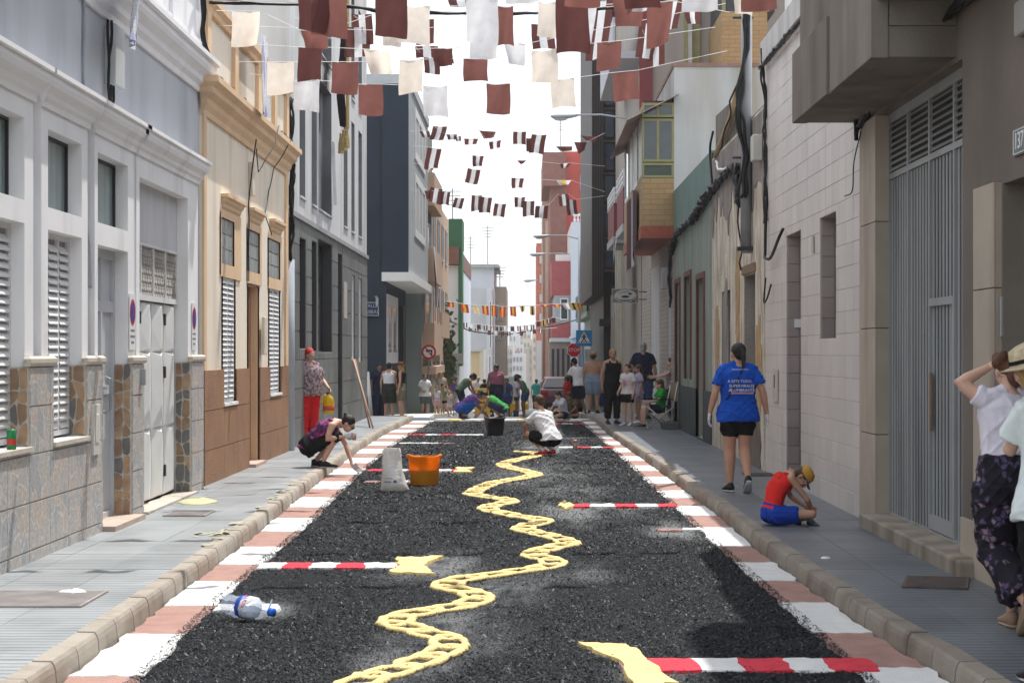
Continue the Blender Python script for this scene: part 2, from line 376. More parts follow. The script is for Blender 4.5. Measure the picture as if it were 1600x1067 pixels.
# ================================================================ pavements: kerbstones and ribbed slabs
SH = .125                                             # pavement height
pl = struct(bpy.data.objects.new('pavement', None)); col.objects.link(pl)
kerb_shaded = M('kerb_stone_shaded', (.27,.235,.195), .8, .14, 3, bump=.5, bs=90, rnd=.10, stain=((.15,.125,.10), .6, 3, (1,1,1)), fine=.15)  # right-hand kerb stone, its shade worked into a darker colour
def kerb_run(fn, side, parent, y0, y1, name='kerbstone'):
    y = y0; g = .009
    while y < y1:
        a = y + g; b = min(y + .5, y1) - g; dz = random.uniform(-.004, .004); w = .13
        mb = MB(); ch = .016; rs = []
        for yy in (a, b):
            k = fn(yy); s_ = -side                     # road lies on the s_ side of the kerb
            z0 = gz(yy)
            pts = [(k, z0 - .05), (k + s_ * -.012, z0 + SH - .04 + dz), (k - s_ * (.012 + ch * .5), z0 + SH - .012 + dz), (k - s_ * (.012 + ch * 1.3), z0 + SH + .006 + dz), (k - s_ * w, z0 + SH + .008 + dz), (k - s_ * w, z0 - .05)]
            rs.append([(p, yy, z) for p, z in pts])
        mb.rings(rs); mb.build(name, kerbstone_m if side < 0 else kerb_shaded, parent, smooth=False)
        y += .5
kerb_run(kl, -1, pl, 8.5, 46.0)
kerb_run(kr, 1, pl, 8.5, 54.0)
def slab(parent, pts, mat, z):
    mb = MB(); c = sum((V((p[0], p[1], 0)) for p in pts), V()) / 4
    P = [V((p[0], p[1], z)) for p in pts]; sh = []
    for p in P:
        d = V((c.x, c.y, z)) - p; sh.append(p + d.normalized() * .005)
    top = [p + V((0, 0, .0)) for p in sh]; lo = [p - V((0, 0, .012)) for p in P]
    mb.add(top + lo, [(0,1,2,3),(4,5,1,0),(5,6,2,1),(6,7,3,2),(7,4,0,3)]); mb.build('paving_slab', mat, parent)
def pave(y0, y1, lo, hi, cuts, step):
    y = y0
    while y < y1:
        a, b = y, min(y + step, y1)
        xs0 = [lo(a)] + cuts + [hi(a)]; xs1 = [lo(b)] + cuts + [hi(b)]
        for i in range(len(xs0) - 1):
            if xs0[i + 1] - xs0[i] < .03: continue
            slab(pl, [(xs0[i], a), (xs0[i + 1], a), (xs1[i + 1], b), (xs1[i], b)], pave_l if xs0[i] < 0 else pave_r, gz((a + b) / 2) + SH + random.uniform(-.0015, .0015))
        y += step
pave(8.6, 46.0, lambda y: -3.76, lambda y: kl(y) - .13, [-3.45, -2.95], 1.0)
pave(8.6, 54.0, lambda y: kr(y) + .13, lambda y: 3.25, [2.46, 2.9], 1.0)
mb = MB()                                             # bed under the slabs, with raised end at the crossing
for a, b in zip(range(6, 54), range(7, 55)):
    if b <= 46: mb.quad((-3.8, a, .115), (kl(a) - .05, a, .115), (kl(b) - .05, b, .115), (-3.8, b, .115))
    mb.quad((kr(a) + .05, a, gz(a) + .115), (3.4, a, gz(a) + .115), (3.4, b, gz(b) + .115), (kr(b) + .05, b, gz(b) + .115))
mb.quad((-3.8, 46, -.02), (-2.72, 46, -.02), (-2.72, 46, .13), (-3.8, 46, .13))
for a in range(50, 130, 5):                           # far pavements follow the fall of the street
    for x0, x1 in ((-3.75, -2.6), (1.7, 3.2)):
        if x0 > 0 and a < 54: continue
        mb.quad((x0, a, gz(a) + .1), (x1, a, gz(a) + .1), (x1, a + 5, gz(a + 5) + .1), (x0, a + 5, gz(a + 5) + .1)); q = x1 if x0 < 0 else x0
        mb.quad((q, a, gz(a) - .1), (q, a, gz(a) + .1), (q, a + 5, gz(a + 5) + .1), (q, a + 5, gz(a + 5) - .1))
mb.build('paving_bed', M('joint_mortar', (.5,.48,.43), .9, .2, 4), pl)
# worn yellow paint on the left kerb and ribbed drain covers
stuff(MB().build('x', asphalt)) if False else None
ypaint = M('worn_yellow_paint', (.40,.385,.29), .8, .2, 6)
mb = MB(); random.seed(3)
for i in range(70):
    y = random.choice([random.gauss(16.2, .55), random.gauss(20.5, 1.6), random.gauss(22, 1.0)]); k = kl(y); x = k - abs(random.gauss(.07, .09 if y > 18 else .16)); r = random.uniform(.03, .09)
    if x < k - .012: mb.poly([(x + r * math.cos(t) * random.uniform(.4, 1), y + 1.8 * r * math.sin(t) * random.uniform(.4, 1), SH + (.0035 if x < k - .16 else .0145)) for t in np.arange(0, 6.28, .7) if x + r < k - .03] or [(x, y, .1), (x + .001, y, .1), (x, y + .001, .1)])
stuff(mb.build('yellow_paint_wear', ypaint, pl))
iron = M('rusty_iron', (.085,.08,.078), .7, .3, 8, bump=.5, bs=60, stain=((.16,.08,.05), .5, 6, (1,1,1)))
def cover(x, y, w_, d, rz, lab, name='drain_cover', m=iron):
    t = thing(name, lab, 'cover', (x, y, SH + .012), rz=rz)
    MB().box(-w_/2, w_/2, -d/2, d/2, -.02, .0015).build('plate', m, t, local=True)
    mb = MB()
    for i in range(int(d / .05)): mb.box(-w_/2 + .02, w_/2 - .02, -d/2 + .02 + i * .05, -d/2 + .045 + i * .05, (.0016), .004)
    stuff(mb.build('ribs', m, t, local=True)); return t
cover(2.72, 12.75, .42, .62, -.25, 'rusty iron drain cover on the shaded right pavement before the garage door')
cover(2.92, 24.0, .4, .5, 0, 'small dark cover on pavement beyond the woman in the blue shirt')
pinkc = M('pink_cover', (.30,.275,.265), .8, .2, 5, bump=.3, bs=60)
cover(-3.05, 11.9, .75, .75, 0, 'pinkish ribbed access cover on left pavement nearest the camera', m=pinkc)
cover(-3.2, 18.2, .4, .55, 0, 'small grated cover on left pavement before the white garage', m=pinkc)
# litter on the pavement
def blob_heap(name, lab, cat, x, y, z, rx, ry, h, mat, seed=0, n=26):
    random.seed(seed); mb = MB(); c = []
    for j in range(9):
        t = j / 8; rr = math.cos(t * math.pi / 2) ** .6
        c.append([V((x + rx * rr * math.cos(a) * (1 + .25 * NZ.noise(V((3 * math.cos(a), 3 * math.sin(a), seed + j * .15)))), y + ry * rr * math.sin(a) * (1 + .25 * NZ.noise(V((2 * math.cos(a), seed, 2 * math.sin(a))))), z + h * t * (1 + .5 * NZ.noise(V((4 * math.cos(a), 4 * math.sin(a), seed + 5 + j * .3)))))) for a in [2 * math.pi * k / n for k in range(n)]])
    mb.rings(c); o = mb.build(name, mat, smooth=True); tag(o, lab, cat); return o
blob_heap('plastic_sheet', 'crumpled pale yellow plastic bag lying on left pavement by the white garage', 'bag', XX(309, 19.6), 19.6, SH, .19, .3, .045, M('yellow_plastic', (.78,.74,.45), .3, .1, 20, bump=1, bs=30, trans=.3), 4)
blob_heap('paper_scrap', 'white crumpled tissue on left pavement near the kerb', 'tissue', XX(115, 12.2), 12.2, SH, .1, .07, .03, white_paint, 9)
blob_heap('paper_scrap', 'tiny white paper scrap on the right kerb before the drain cover', 'paper', XX(1290, 14.3), 14.3, SH, .035, .03, .015, white_paint, 2)

# ================================================================ the sawdust carpet
CE_L = [(0,-1.9),(9.6,-1.97),(12.8,-2.06),(18,-2.1),(26,-2.28),(34,-2.38),(40,-2.35),(46,-2.25)]
CE_R = [(0,1.75),(10.3,1.72),(15.6,1.65),(22,1.58),(30,1.50),(41,1.36),(46,1.28)]
cel = lambda y: ip(y, CE_L); cer = lambda y: ip(y, CE_R)
def W(x, y, z=0): Y = (EYE - z) * F / (y - HY); return V((XX(x, Y), Y, z))
thin_spots = [(1050,832,.32,1.0,1), (900,800,.5,1.8,.9), (690,886,.35,.9,1), (620,905,.3,.6,.5), (700,985,.4,1.0,.75), (780,925,.4,1.3,.7), (640,1040,.35,.7,.7), (1020,1056,.3,.3,.6), (850,700,.6,3.5,.9), (830,740,.9,4,.7), (880,765,.7,2.8,.6), (960,800,.6,1.5,.5),
              (410,955,.28,.5,.9), (520,886,.8,.22,1), (1000,793,.7,.4,.8), (700,738,.7,.6,.7), (730,1010,.35,.7,.5), (900,900,.5,1,.35), (420,960,.3,.35,.9), (880,680,.5,3,.7), (660,672,.5,1.5,.5)]
SPOT = [(W(a, b).x, W(a, b).y, c, d, e) for a, b, c, d, e in thin_spots]
def thin_at(X, Y):
    t = np.zeros_like(X)
    for x, y, rx, ry, s in SPOT: t = np.maximum(t, s * np.exp(-((X - x) / rx) ** 2 * 1.2 - ((Y - y) / ry) ** 2 * 1.2))
    return t
CB = 45.2
nx, ny = 92, 620
U = np.linspace(0, 1, nx); Yv = 8.8 * (CB / 8.8) ** np.linspace(0, 1, ny)
vs = []; tv = []
for y in Yv:
    l, r_ = cel(y), cer(y)
    l += .04 * NZ.noise(V((y * 2.2, 1, 0))) + .025 * NZ.noise(V((y * 9, 4, 0))); r_ += .04 * NZ.noise(V((y * 2.2, 7, 0))) + .025 * NZ.noise(V((y * 9, 11, 0)))
    for u in U:
        x = l + (r_ - l) * u
        h = .014 + .012 * NZ.noise(V((x * 1.4, y * .9, 0))) + .010 * NZ.noise(V((x * 5, y * 4, 3))) + .006 * NZ.noise(V((x * 17, y * 12, 5)))
        e = min(u, 1 - u) * (r_ - l)
        vs.append((x, y, max(.003, h) * min(1, e / .05) + .002))
A = np.array(vs); th = thin_at(A[:, 0], A[:, 1])
nz = np.array([NZ.noise(V((x * 3.1, y * 1.1, 8))) + .6 * NZ.noise(V((x * 11, y * 4, 2))) for x, y, z in vs])
th = np.clip(th * (1.0 + .9 * nz) + .22 * np.clip(nz - .15, 0, 1), 0, 1)
A[:, 2] = A[:, 2] * (1 - .75 * th) + .002
fs = [(j * nx + i, j * nx + i + 1, (j + 1) * nx + i + 1, (j + 1) * nx + i) for j in range(ny - 1) for i in range(nx - 1)]
me = bpy.data.meshes.new('black_shavings'); me.from_pydata(A.tolist(), [], fs)
at = me.attributes.new('thin', 'FLOAT', 'POINT'); at.data.foreach_set('value', th.astype(np.float32))
me.polygons.foreach_set('use_smooth', [True] * len(fs))
shav = M('dyed_shavings', (.012,.0135,.016), .85, .3, 6, bump=1.0, bs=110, spec=.12)
N, L, b = nodes_of(shav)
an = N.new('ShaderNodeAttribute'); an.attribute_name = 'thin'
mx = N.new('ShaderNodeMix'); mx.data_type = 'RGBA'; mx.inputs[7].default_value = (.17,.175,.18,1)
n1 = N.new('ShaderNodeTexNoise'); n1.inputs['Scale'].default_value = 55; n1.inputs['Detail'].default_value = 4
g_ = N.new('ShaderNodeNewGeometry'); L.new(g_.outputs['Position'], n1.inputs[0])
m1 = N.new('ShaderNodeMath'); m1.operation = 'MULTIPLY_ADD'; m1.inputs[1].default_value = 1.6; m1.inputs[2].default_value = -1.1; L.new(n1.outputs[0], m1.inputs[0])
m2 = N.new('ShaderNodeMath'); m2.operation = 'MULTIPLY_ADD'; m2.inputs[1].default_value = 1.5; m2.use_clamp = True; L.new(an.outputs['Fac'], m2.inputs[0]); L.new(m1.outputs[0], m2.inputs[2])
L.new(m2.outputs[0], mx.inputs[0]); L.new(b.inputs['Base Color'].links[0].from_socket, mx.inputs[6]); L.new(mx.outputs[2], b.inputs['Base Color'])
me.materials.append(shav)
carpet = bpy.data.objects.new('sawdust_carpet', me); col.objects.link(carpet); tag(carpet, 'black dyed sawdust carpet covering the street between two striped borders', 'carpet')
# loose chips over the sheet
rs = np.random.RandomState(5); NF = 280000
u = rs.rand(NF); p = -.9; y = ((CB ** p - 8.8 ** p) * u + 8.8 ** p) ** (1 / p)
l = np.interp(y, *zip(*CE_L)); r_ = np.interp(y, *zip(*CE_R)); x = l - .03 + (r_ - l + .06) * rs.rand(NF)
keep = rs.rand(NF) > .93 * thin_at(x, y); x = x[keep]; y = y[keep]; n = len(x)
sz = (.006 + .0085 * rs.rand(n) ** 2) * np.clip(y / 13, 1, 2.4); ang = rs.rand(n) * 2 * np.pi; tl = (rs.rand(n) - .5) * 1.5; tl2 = (rs.rand(n) - .5) * 1.0
cx, sx = np.cos(ang), np.sin(ang); asp = .25 + .35 * rs.rand(n)
z = .013 + .016 * rs.rand(n)
a1 = np.stack([cx * sz, sx * sz, tl * sz], 1); a2 = np.stack([-sx * sz * asp, cx * sz * asp, tl2 * sz * asp], 1); c = np.stack([x, y, z], 1)
vv = np.concatenate([c - a1 - a2, c + a1 - a2 * .4, c + a1 * .5 + a2], 1).reshape(-1, 3)
me = bpy.data.meshes.new('chips'); me.vertices.add(3 * n); me.vertices.foreach_set('co', vv.ravel()); me.loops.add(3 * n); me.loops.foreach_set('vertex_index', np.arange(3 * n, dtype=np.int32))
me.polygons.add(n); me.polygons.foreach_set('loop_start', np.arange(0, 3 * n, 3, dtype=np.int32)); me.polygons.foreach_set('loop_total', np.full(n, 3, dtype=np.int32))
mi = (rs.rand(n) < .16).astype(np.int32) + (rs.rand(n) < .006).astype(np.int32); me.polygons.foreach_set('material_index', mi)
me.update(); me.validate()
for m_ in (M('chip_black', (.014,.016,.019), .6, .4, 60, spec=.15), M('chip_grey', (.050,.053,.059), .55, .4, 60, spec=.35), M('chip_pale', (.17,.17,.17), .6, .2, 60)): me.materials.append(m_)
ch = stuff(bpy.data.objects.new('shavings', me)); col.objects.link(ch); ch.parent = carpet

white_salt = M('white_sawdust', (.68,.68,.67), .9, .07, 6, bump=.7, bs=80, fine=.05)
terra = M('terracotta_sawdust', (.36,.215,.18), .9, .12, 6, bump=.9, bs=90, fine=.22)
red_s = M('red_sawdust', (.62,.035,.06), .85, .1, 8, bump=.9, bs=70, fine=.12)
pink_s = M('faded_pink_sawdust', (.32,.19,.18), .9, .1, 8, bump=.9, bs=70, fine=.2)
yel = M('yellow_sawdust', (.76,.57,.25), .85, .10, 8, bump=1.0, bs=60, fine=.12)
def pad(name, pts, z, mat, parent, sub=9, rag=.02, zb=.0, hump=.004):        # a lumpy pad of sawdust with ragged edge, pts = 4 corners
    a, b_, c_, d = [V((p[0], p[1], 0)) for p in pts]; nu = nv = sub; mb = MB(); vs = []
    for j in range(nv + 1):
        for i in range(nu + 1):
            uu, vv_ = i / nu, j / nv; q = a * (1 - uu) * (1 - vv_) + b_ * uu * (1 - vv_) + c_ * uu * vv_ + d * (1 - uu) * vv_
            edge = i in (0, nu) or j in (0, nv)
            q.x += rag * NZ.noise(V((q.x * 14, q.y * 9, 1))) * (1.8 if edge else .4); q.y += rag * 1.6 * NZ.noise(V((q.x * 14, q.y * 9, 6)))
            q.z = zb if edge else z + hump * 2 * NZ.noise(V((q.x * 16, q.y * 12, 3)))
            vs.append(q)
    # a tight skirt so the top stays full-size
    inner = []
    for j in range(nv + 1):
        for i in range(nu + 1):
            q = vs[j * (nu + 1) + i]
            if i in (0, nu) or j in (0, nv): q = V((q.x, q.y, z * .9 + hump * NZ.noise(V((q.x * 16, q.y * 12, 3)))))
            inner.append(q)
    fsx = [(j * (nu + 1) + i, j * (nu + 1) + i + 1, (j + 1) * (nu + 1) + i + 1, (j + 1) * (nu + 1) + i) for j in range(nv) for i in range(nu)]
    mb.add(inner, fsx)
    bd = [i for i in range(nu)] + [(j * (nu + 1) + nu) for j in range(nv)] + [(nv * (nu + 1) + nu - i) for i in range(nu)] + [((nv - j) * (nu + 1)) for j in range(nv)]
    cen = sum((V(q) for q in inner), V()) / len(inner)
    for k in range(len(bd)):
        p0, p1 = inner[bd[k]], inner[bd[(k + 1) % len(bd)]]
        o0 = p0 + (p0 - cen).normalized() * .012; o1 = p1 + (p1 - cen).normalized() * .012
        mb.quad(p1, p0, (o0.x, o0.y, zb), (o1.x, o1.y, zb))
    return mb.build(name, mat, parent, smooth=True)
bl = thing('sawdust_border', 'white and terracotta sawdust border blocks laid along the left kerb', 'carpet border', (-2.2, 26, 0))
br_ = thing('sawdust_border', 'white and terracotta sawdust border blocks laid along the right kerb', 'carpet border', (1.8, 26, 0))
yl = [8.4, 9.76, 11.19, 12.45, 13.76, 14.87, 16.2, 17.6, 19.0]; 
while yl[-1] < 45: yl.append(yl[-1] + 1.35)
yr = [8.7, 10.0, 11.27, 12.6, 13.83, 15.0, 16.3, 18.0, 19.3, 20.5, 21.65, 22.8]
while yr[-1] < 45: yr.append(yr[-1] + 1.25)
for i, (a, b_) in enumerate(zip(yl[:-1], yl[1:])):
    wh = i % 2 == 1
    pad('white_block' if wh else 'terracotta_block', [(kl(a) + .01, a), (cel(a) + .03, a), (cel(b_) + .03, b_), (kl(b_) + .01, b_)], .022 if wh else .016, white_salt if wh else terra, bl)
for i, (a, b_) in enumerate(zip(yr[:-1], yr[1:])):
    wh = i % 2 == 0
    if wh or True: pad('white_block' if wh else 'terracotta_block', [(cer(a) - .03, a), (kr(a) - .01, a), (kr(b_) - .01, b_), (cer(b_) - .03, b_)], .022 if wh else .016, white_salt if wh else terra, br_)

# striped swords across the carpet
def sword(lab, Y, xs, cols, hilt=None, tip=None, d=.36, z=.032):
    t = thing('striped_sword', lab, 'carpet drawing', ((xs[0] + xs[-1]) / 2, Y, 0), group='red and white striped bars drawn across the carpet')
    for a, b_, c_ in zip(xs[:-1], xs[1:], cols):
        pad({'r':'red_block','w':'white_block','p':'faded_block'}[c_], [(a, Y - d/2), (b_, Y - d/2), (b_, Y + d/2), (a, Y + d/2)], z if c_ != 'p' else .026, {'r':red_s,'w':white_salt,'p':pink_s}[c_], t, 5, .02, hump=.008)
    if hilt:
        h0, h1, s = hilt; q = 1 if s > 0 else -1       # flared guard: narrow at the bar, wide at both ends
        for k in (1, -1):
            mb = MB(); pts = [(h0, Y + k * .02), (h1, Y + k * .02), (h1 + q * .0, Y + k * .32), (h1 + q * .22, Y + k * .62), (h0 - q * .22, Y + k * .55), (h0, Y + k * .3)]
            pad('hilt', [(h0, Y - .01 * k), (h1, Y - .01 * k), (h1 + q * .12, Y + k * .58), (h0 - q * .07, Y + k * .50)], .04, yel, t, 6, .03, hump=.01)
    return t
sword('nearest striped bar on the right, with large yellow hilt and brown tip', 10.06, [.49, .66], ['p'])
nt0 = [o for o in col.objects if o.name.startswith('striped_sword')][-1]
for a, b_, c_ in zip([.64,.89,1.11,1.38,1.57], [.89,1.11,1.38,1.57,1.81], 'rwrwr'):
    pad({'r':'red_block','w':'white_block'}[c_], [(a, 9.85), (b_, 9.85), (b_, 10.24), (a, 10.24)], .034, {'r':red_s,'w':white_salt}[c_], nt0, 5, .02, hump=.008)
pad('hilt', [(.50,10.1), (.64,10.1), (.58,10.72), (.30,10.78)], .04, yel, nt0, 7, .03, hump=.01)
pad('hilt', [(.50,10.12), (.64,10.12), (.73,9.45), (.53,9.2)], .045, yel, nt0, 7, .03, hump=.01)
sword('striped bar in the middle right with a yellow hilt near the chain', 20.5, [.50,.68,.94,1.17,1.40,1.60], 'rwrwr', (.34,.50,-1))
sword('nearest striped bar on the left, ending in a yellow hilt and faded tip', 14.73, [-2.05,-1.86,-1.66,-1.45,-1.24,-1.0,-.86], 'wrwrwr', (-.97,-.8,1))
sword('striped bar behind the orange bucket on the left half', 26.6, [-2.2,-1.95,-1.65,-1.35,-1.05,-.85], 'rwrwr', (-.95,-.85,1))
sword('farthest striped bar on the left, next to the black bucket', 38.0, [-2.33,-2.0,-1.7,-1.4,-1.1,-.85], 'rwrww', None)
sword('striped bar on the right just beyond the crouching boy with red shoes', 33.0, [.55,.85,1.1,1.3,1.5], 'wrwr', None)
sword('farthest striped bar on the right, near the seated children', 43.8, [.5,.8,1.05,1.3], 'rwr', None)
sword('faded broken striped bar on the bare patch near the right border', 17.75, [1.2,1.45,1.62], 'pw', None, d=.2)
sword('unfinished pale bar on the left beside the tipped water bottle', 12.3, [-1.98,-1.75,-1.60], 'ww', None, d=.3)
sword('unfinished pale bar at the hand of the crouching woman', 24.3, [-2.05,-1.8,-1.5,-1.25], 'pwp', None, d=.3)
sword('unfinished pale bar at far left beyond the white sack', 34.5, [-2.3,-2.0,-1.6,-1.3], 'wwp', None, d=.25)

# the yellow chain
cpx = [(520,1100),(545,1080),(585,1062),(645,1045),(690,1026),(712,1011),(690,996),(650,990),(615,984),(612,972),(645,962),(690,956),(725,952),(752,944),(748,932),(715,926),(688,922),(700,913),(760,903),(820,896),(866,888),(868,879),(835,875),(828,868),(860,860),(893,854),(880,846),(845,838),(815,832),(815,826),(850,820),(848,815),(815,811),(780,804),(756,798),(770,792),(800,788),(795,783),(765,780),(735,776),(745,768),(758,762),(770,757),(800,752),(830,747),(838,743),(815,737),(790,732),(785,727),(805,721),(830,716),(845,711),(815,708),(800,706)]
cw = [W(*p, .0) for p in cpx]
# resample to even steps
def resample(P, st):
    out = [P[0]]; acc = 0
    for a, b_ in zip(P[:-1], P[1:]):
        d = (b_ - a).length; t = st - acc
        while t < d: out.append(a + (b_ - a) * (t / d)); t += st
        acc = d - (t - st)
    return out
cs = resample(cw, .05)
for _ in range(5): cs = [cs[0]] + [(cs[i - 1] + cs[i] * 2 + cs[i + 1]) / 4 for i in range(1, len(cs) - 1)] + [cs[-1]]
cs = resample(cs, .34)
chain = thing('sawdust_chain', 'winding yellow chain of sawdust links running down the middle of the black carpet', 'carpet drawing', (cs[0].x, cs[0].y, 0))
for i in range(len(cs) - 1):
    a, b_ = cs[i], cs[i + 1]; d = (b_ - a).normalized(); s_ = V((-d.y, d.x, 0)); c_ = (a + b_) / 2; L2 = (b_ - a).length / 2 + .065; wd = .092 + .01 * NZ.noise(V((i, 0, 0)))
    pts = []; rr = []
    for k in range(24):
        t = 2 * math.pi * k / 24; e = abs(math.cos(t)) ** .75 * (1 if math.cos(t) > 0 else -1)
        p = c_ + d * L2 * e + s_ * wd * math.sin(t); p.z = .024 + (.006 if i % 2 else 0) + .008 * NZ.noise(p * 7); p += V((NZ.noise(p * 31), NZ.noise(p * 33 + V((5, 0, 0))), 0)) * .016; pts.append(p)
        rr.append(.031 + .012 * NZ.noise(p * 11) + .012 * NZ.noise(p * 37))
    mb = MB().tube(pts, rr, 7, closed=True); mb.v = [(q[0], q[1], max(.004, .004 + (q[2] - .004) * .62)) for q in mb.v]
    mb.build('link', yel, chain, smooth=True)
random.seed(11)
# ================================================================ LEFT SIDE
g_wall = M('blue_grey_render', (.50,.52,.565), .85, .05, 1.2, bump=.2, bs=50, stain=((.37,.39,.43), .4, 1.2))
w_wall = M('white_render', (.80,.80,.81), .8, .04, 1.5, bump=.2, bs=50, stain=((.66,.66,.66), .2, 2.5))
flagtile = M_cells('flagstone_print_tile', [(.42,.405,.39), (.49,.42,.37), (.37,.375,.385), (.45,.425,.40)], (.60,.57,.53), 7, .45, .045, (1, 1, .7), .25)
stones = [M('jamb_stone_brown', (.30,.20,.13), .7, .2, 12, bump=.5, bs=40), M('jamb_stone_grey', (.17,.165,.16), .7, .2, 12, bump=.5, bs=40), M('jamb_stone_tan', (.42,.28,.17), .7, .2, 12, bump=.5, bs=40)]
mortar = M('pale_mortar', (.55,.51,.45), .9, .1, 5)
capst = M('cap_stone', (.55,.50,.43), .7, .08, 6)
def stone_jamb(parent, Y, X0, X1, z0, z1, n0=2, hgt=.15, ny=-1):   # irregular stones on a face looking along -Y
    w_ = X1 - X0; nx_ = max(1, n0); z = z0
    rows = int((z1 - z0) / hgt); G = [[(X0 + w_ * i / nx_ + (random.uniform(-.3, .3) * w_ / nx_ if 0 < i < nx_ else 0), z0 + (z1 - z0) * j / rows + (random.uniform(-.38, .38) * hgt if 0 < j < rows else 0)) for i in range(nx_ + 1)] for j in range(rows + 1)]
    for j in range(rows):
        for i in range(nx_):
            q = [G[j][i], G[j][i + 1], G[j + 1][i + 1], G[j + 1][i]]; cx = sum(p[0] for p in q) / 4; cz = sum(p[1] for p in q) / 4
            q = [(cx + (p[0] - cx) * .86, cz + (p[1] - cz) * .88) for p in q]
            # break the corners so the stones look rough
            pts = []
            for k in range(4):
                a, b = q[k], q[(k + 1) % 4]; pts.append((a[0] * .85 + b[0] * .15, a[1] * .85 + b[1] * .15)); pts.append((a[0] * .45 + b[0] * .55 + random.uniform(-.006, .006), a[1] * .45 + b[1] * .55 + random.uniform(-.01, .01)))
                pts.append((a[0] * .12 + b[0] * .88, a[1] * .12 + b[1] * .88))
            t = random.uniform(.004, .012)
            MB().prism([(p[0], Y, p[1]) for p in pts], (0, ny * t, 0)).build('stone', random.choice(stones), parent)
slat_m = M('shutter_slat', (.70,.71,.72), .45, .03, 2)
def shutter(parent, X, sg, y0, y1, z0, z1, mat=slat_m, split=2, pitch=.064):
    f = MB(); e = .045; d = .03 * sg
    xs = sorted((X, X + d)); f.box(*xs, y0, y1, z0, z0 + e); f.box(*xs, y0, y1, z1 - e, z1)
    for i in range(split + 1):
        yy = y0 + (y1 - y0 - e) * i / split; f.box(*sorted((X, X + d * 1.01)), yy, yy + e, z0 + e, z1 - e)
    fr = f.build('shutter', mat, parent)
    s = MB(); z = z0 + e + .01
    while z < z1 - e - pitch * .6:
        for i in range(split):
            a = y0 + (y1 - y0 - e) * i / split + e; b = y0 + (y1 - y0 - e) * (i + 1) / split
            s.add([(X + sg * .004, a, z + pitch * .85), (X + sg * .004, b, z + pitch * .85), (X + sg * .034, b, z), (X + sg * .034, a, z), (X + sg * .008, a, z + pitch * .85 + .008), (X + sg * .008, b, z + pitch * .85 + .008), (X + sg * .040, b, z + .008), (X + sg * .040, a, z + .008)], [(0,1,2,3),(4,5,6,7),(2,3,7,6),(0,1,5,4)])
        z += pitch
    stuff(s.build('slats', mat, fr))
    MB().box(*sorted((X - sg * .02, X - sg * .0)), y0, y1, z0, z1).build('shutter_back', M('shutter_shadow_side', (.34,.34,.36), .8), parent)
    return fr
def pane(parent, X, sg, y0, y1, z0, z1, fm=dark_metal, gm=glass_dark, e=.03, bars=0, name='window'):
    f = MB(); xs = sorted((X, X + sg * .035))
    f.box(*xs, y0, y1, z0, z0 + e); f.box(*xs, y0, y1, z1 - e, z1); f.box(*xs, y0, y0 + e, z0 + e, z1 - e); f.box(*xs, y1 - e, y1, z0 + e, z1 - e)
    for i in range(bars):
        yy = y0 + (y1 - y0) * (i + 1) / (bars + 1); f.box(*xs, yy - e/2, yy + e/2, z0 + e, z1 - e)
    w_ = f.build(name, fm, parent); MB().box(*sorted((X, X + sg * .012)), y0 + e*.9, y1 - e*.9, z0 + e*.9, z1 - e*.9).build('pane', gm, w_)
    return w_

# ---------------------------------------------------------------- blue-grey house nearest on the left
h1 = thing('grey_house', 'blue-grey rendered house with white window bays at left edge, tiled base', 'house', (-3.75, 15, 0))
X1 = -3.67; XG = -3.75; XT = -3.632; XD = -3.82
bays = [(11.6, 14.28, 12.2, 14.03, 'w'), (14.52, 16.05, 14.72, 15.84, 'w'), (16.31, 17.96, 16.43, 17.67, 'd'), (18.05, 21.42, 18.20, 20.80, 'g')]
mb = MB(); hol = [(b[2], b[3], .1 if b[4] != 'w' else .97, 3.37, .2) for b in bays]
facade(mb, XG, 1, 9.2, 22.0, 0, 4.72, [(b[0] + .02, b[1] - .02, 0.1, 3.4, .05) for b in bays]); block_body(mb, XG, 1, 9.2, 21.97, 0, 4.94)
mb.build('wall', g_wall, h1)
for b0, b1, a, c, k in bays:
    mb = MB(); hs = []
    if k == 'w': hs = [(a, c, .97, 2.60, .16), (a, c, 2.77, 3.37, .16)]
    elif k == 'd': hs = [(a, c, .13, 2.58, .16), (a, c, 2.77, 3.37, .16)]
    else: hs = [(a, c, .13, 3.32, .16)]
    facade(mb, X1, 1, b0, b1, 0, 3.6, hs)
    for yy, s in ((b0, 1), (b1, -1)): mb.quad((XG, yy, 0), (X1, yy, 0), (X1, yy, 3.6), (XG, yy, 3.6))
    mb.quad((XG,b0,3.6),(X1,b0,3.6),(X1,b1,3.6),(XG,b1,3.6))
    mb.build('window_bay', w_wall, h1, bevel=.006)
    mb = MB(); moulding(mb, X1, 1, b0, b1, [(0, 3.52), (.02, 3.52), (.025, 3.56), (.05, 3.585), (.055, 3.62), (.10, 3.66), (.115, 3.70), (.115, 3.745), (.14, 3.75), (.14, 3.785), (0, 3.80)])
    mb.build('hood_moulding', w_wall, h1)
    if k == 'w':
        pane(h1, XD, 1, a, c, 2.77, 3.37, gm=glass_green, e=.022)
        shutter(h1, XD + .02, 1, a, c, .99, 2.6, split=3)
        MB().box(XD, XT + .03, a - .02, c + .02, .935, .968).build('window_sill', capst, h1)
    if k == 'd': pane(h1, XD, 1, a, c, 2.77, 3.37, gm=glass_green, e=.022)
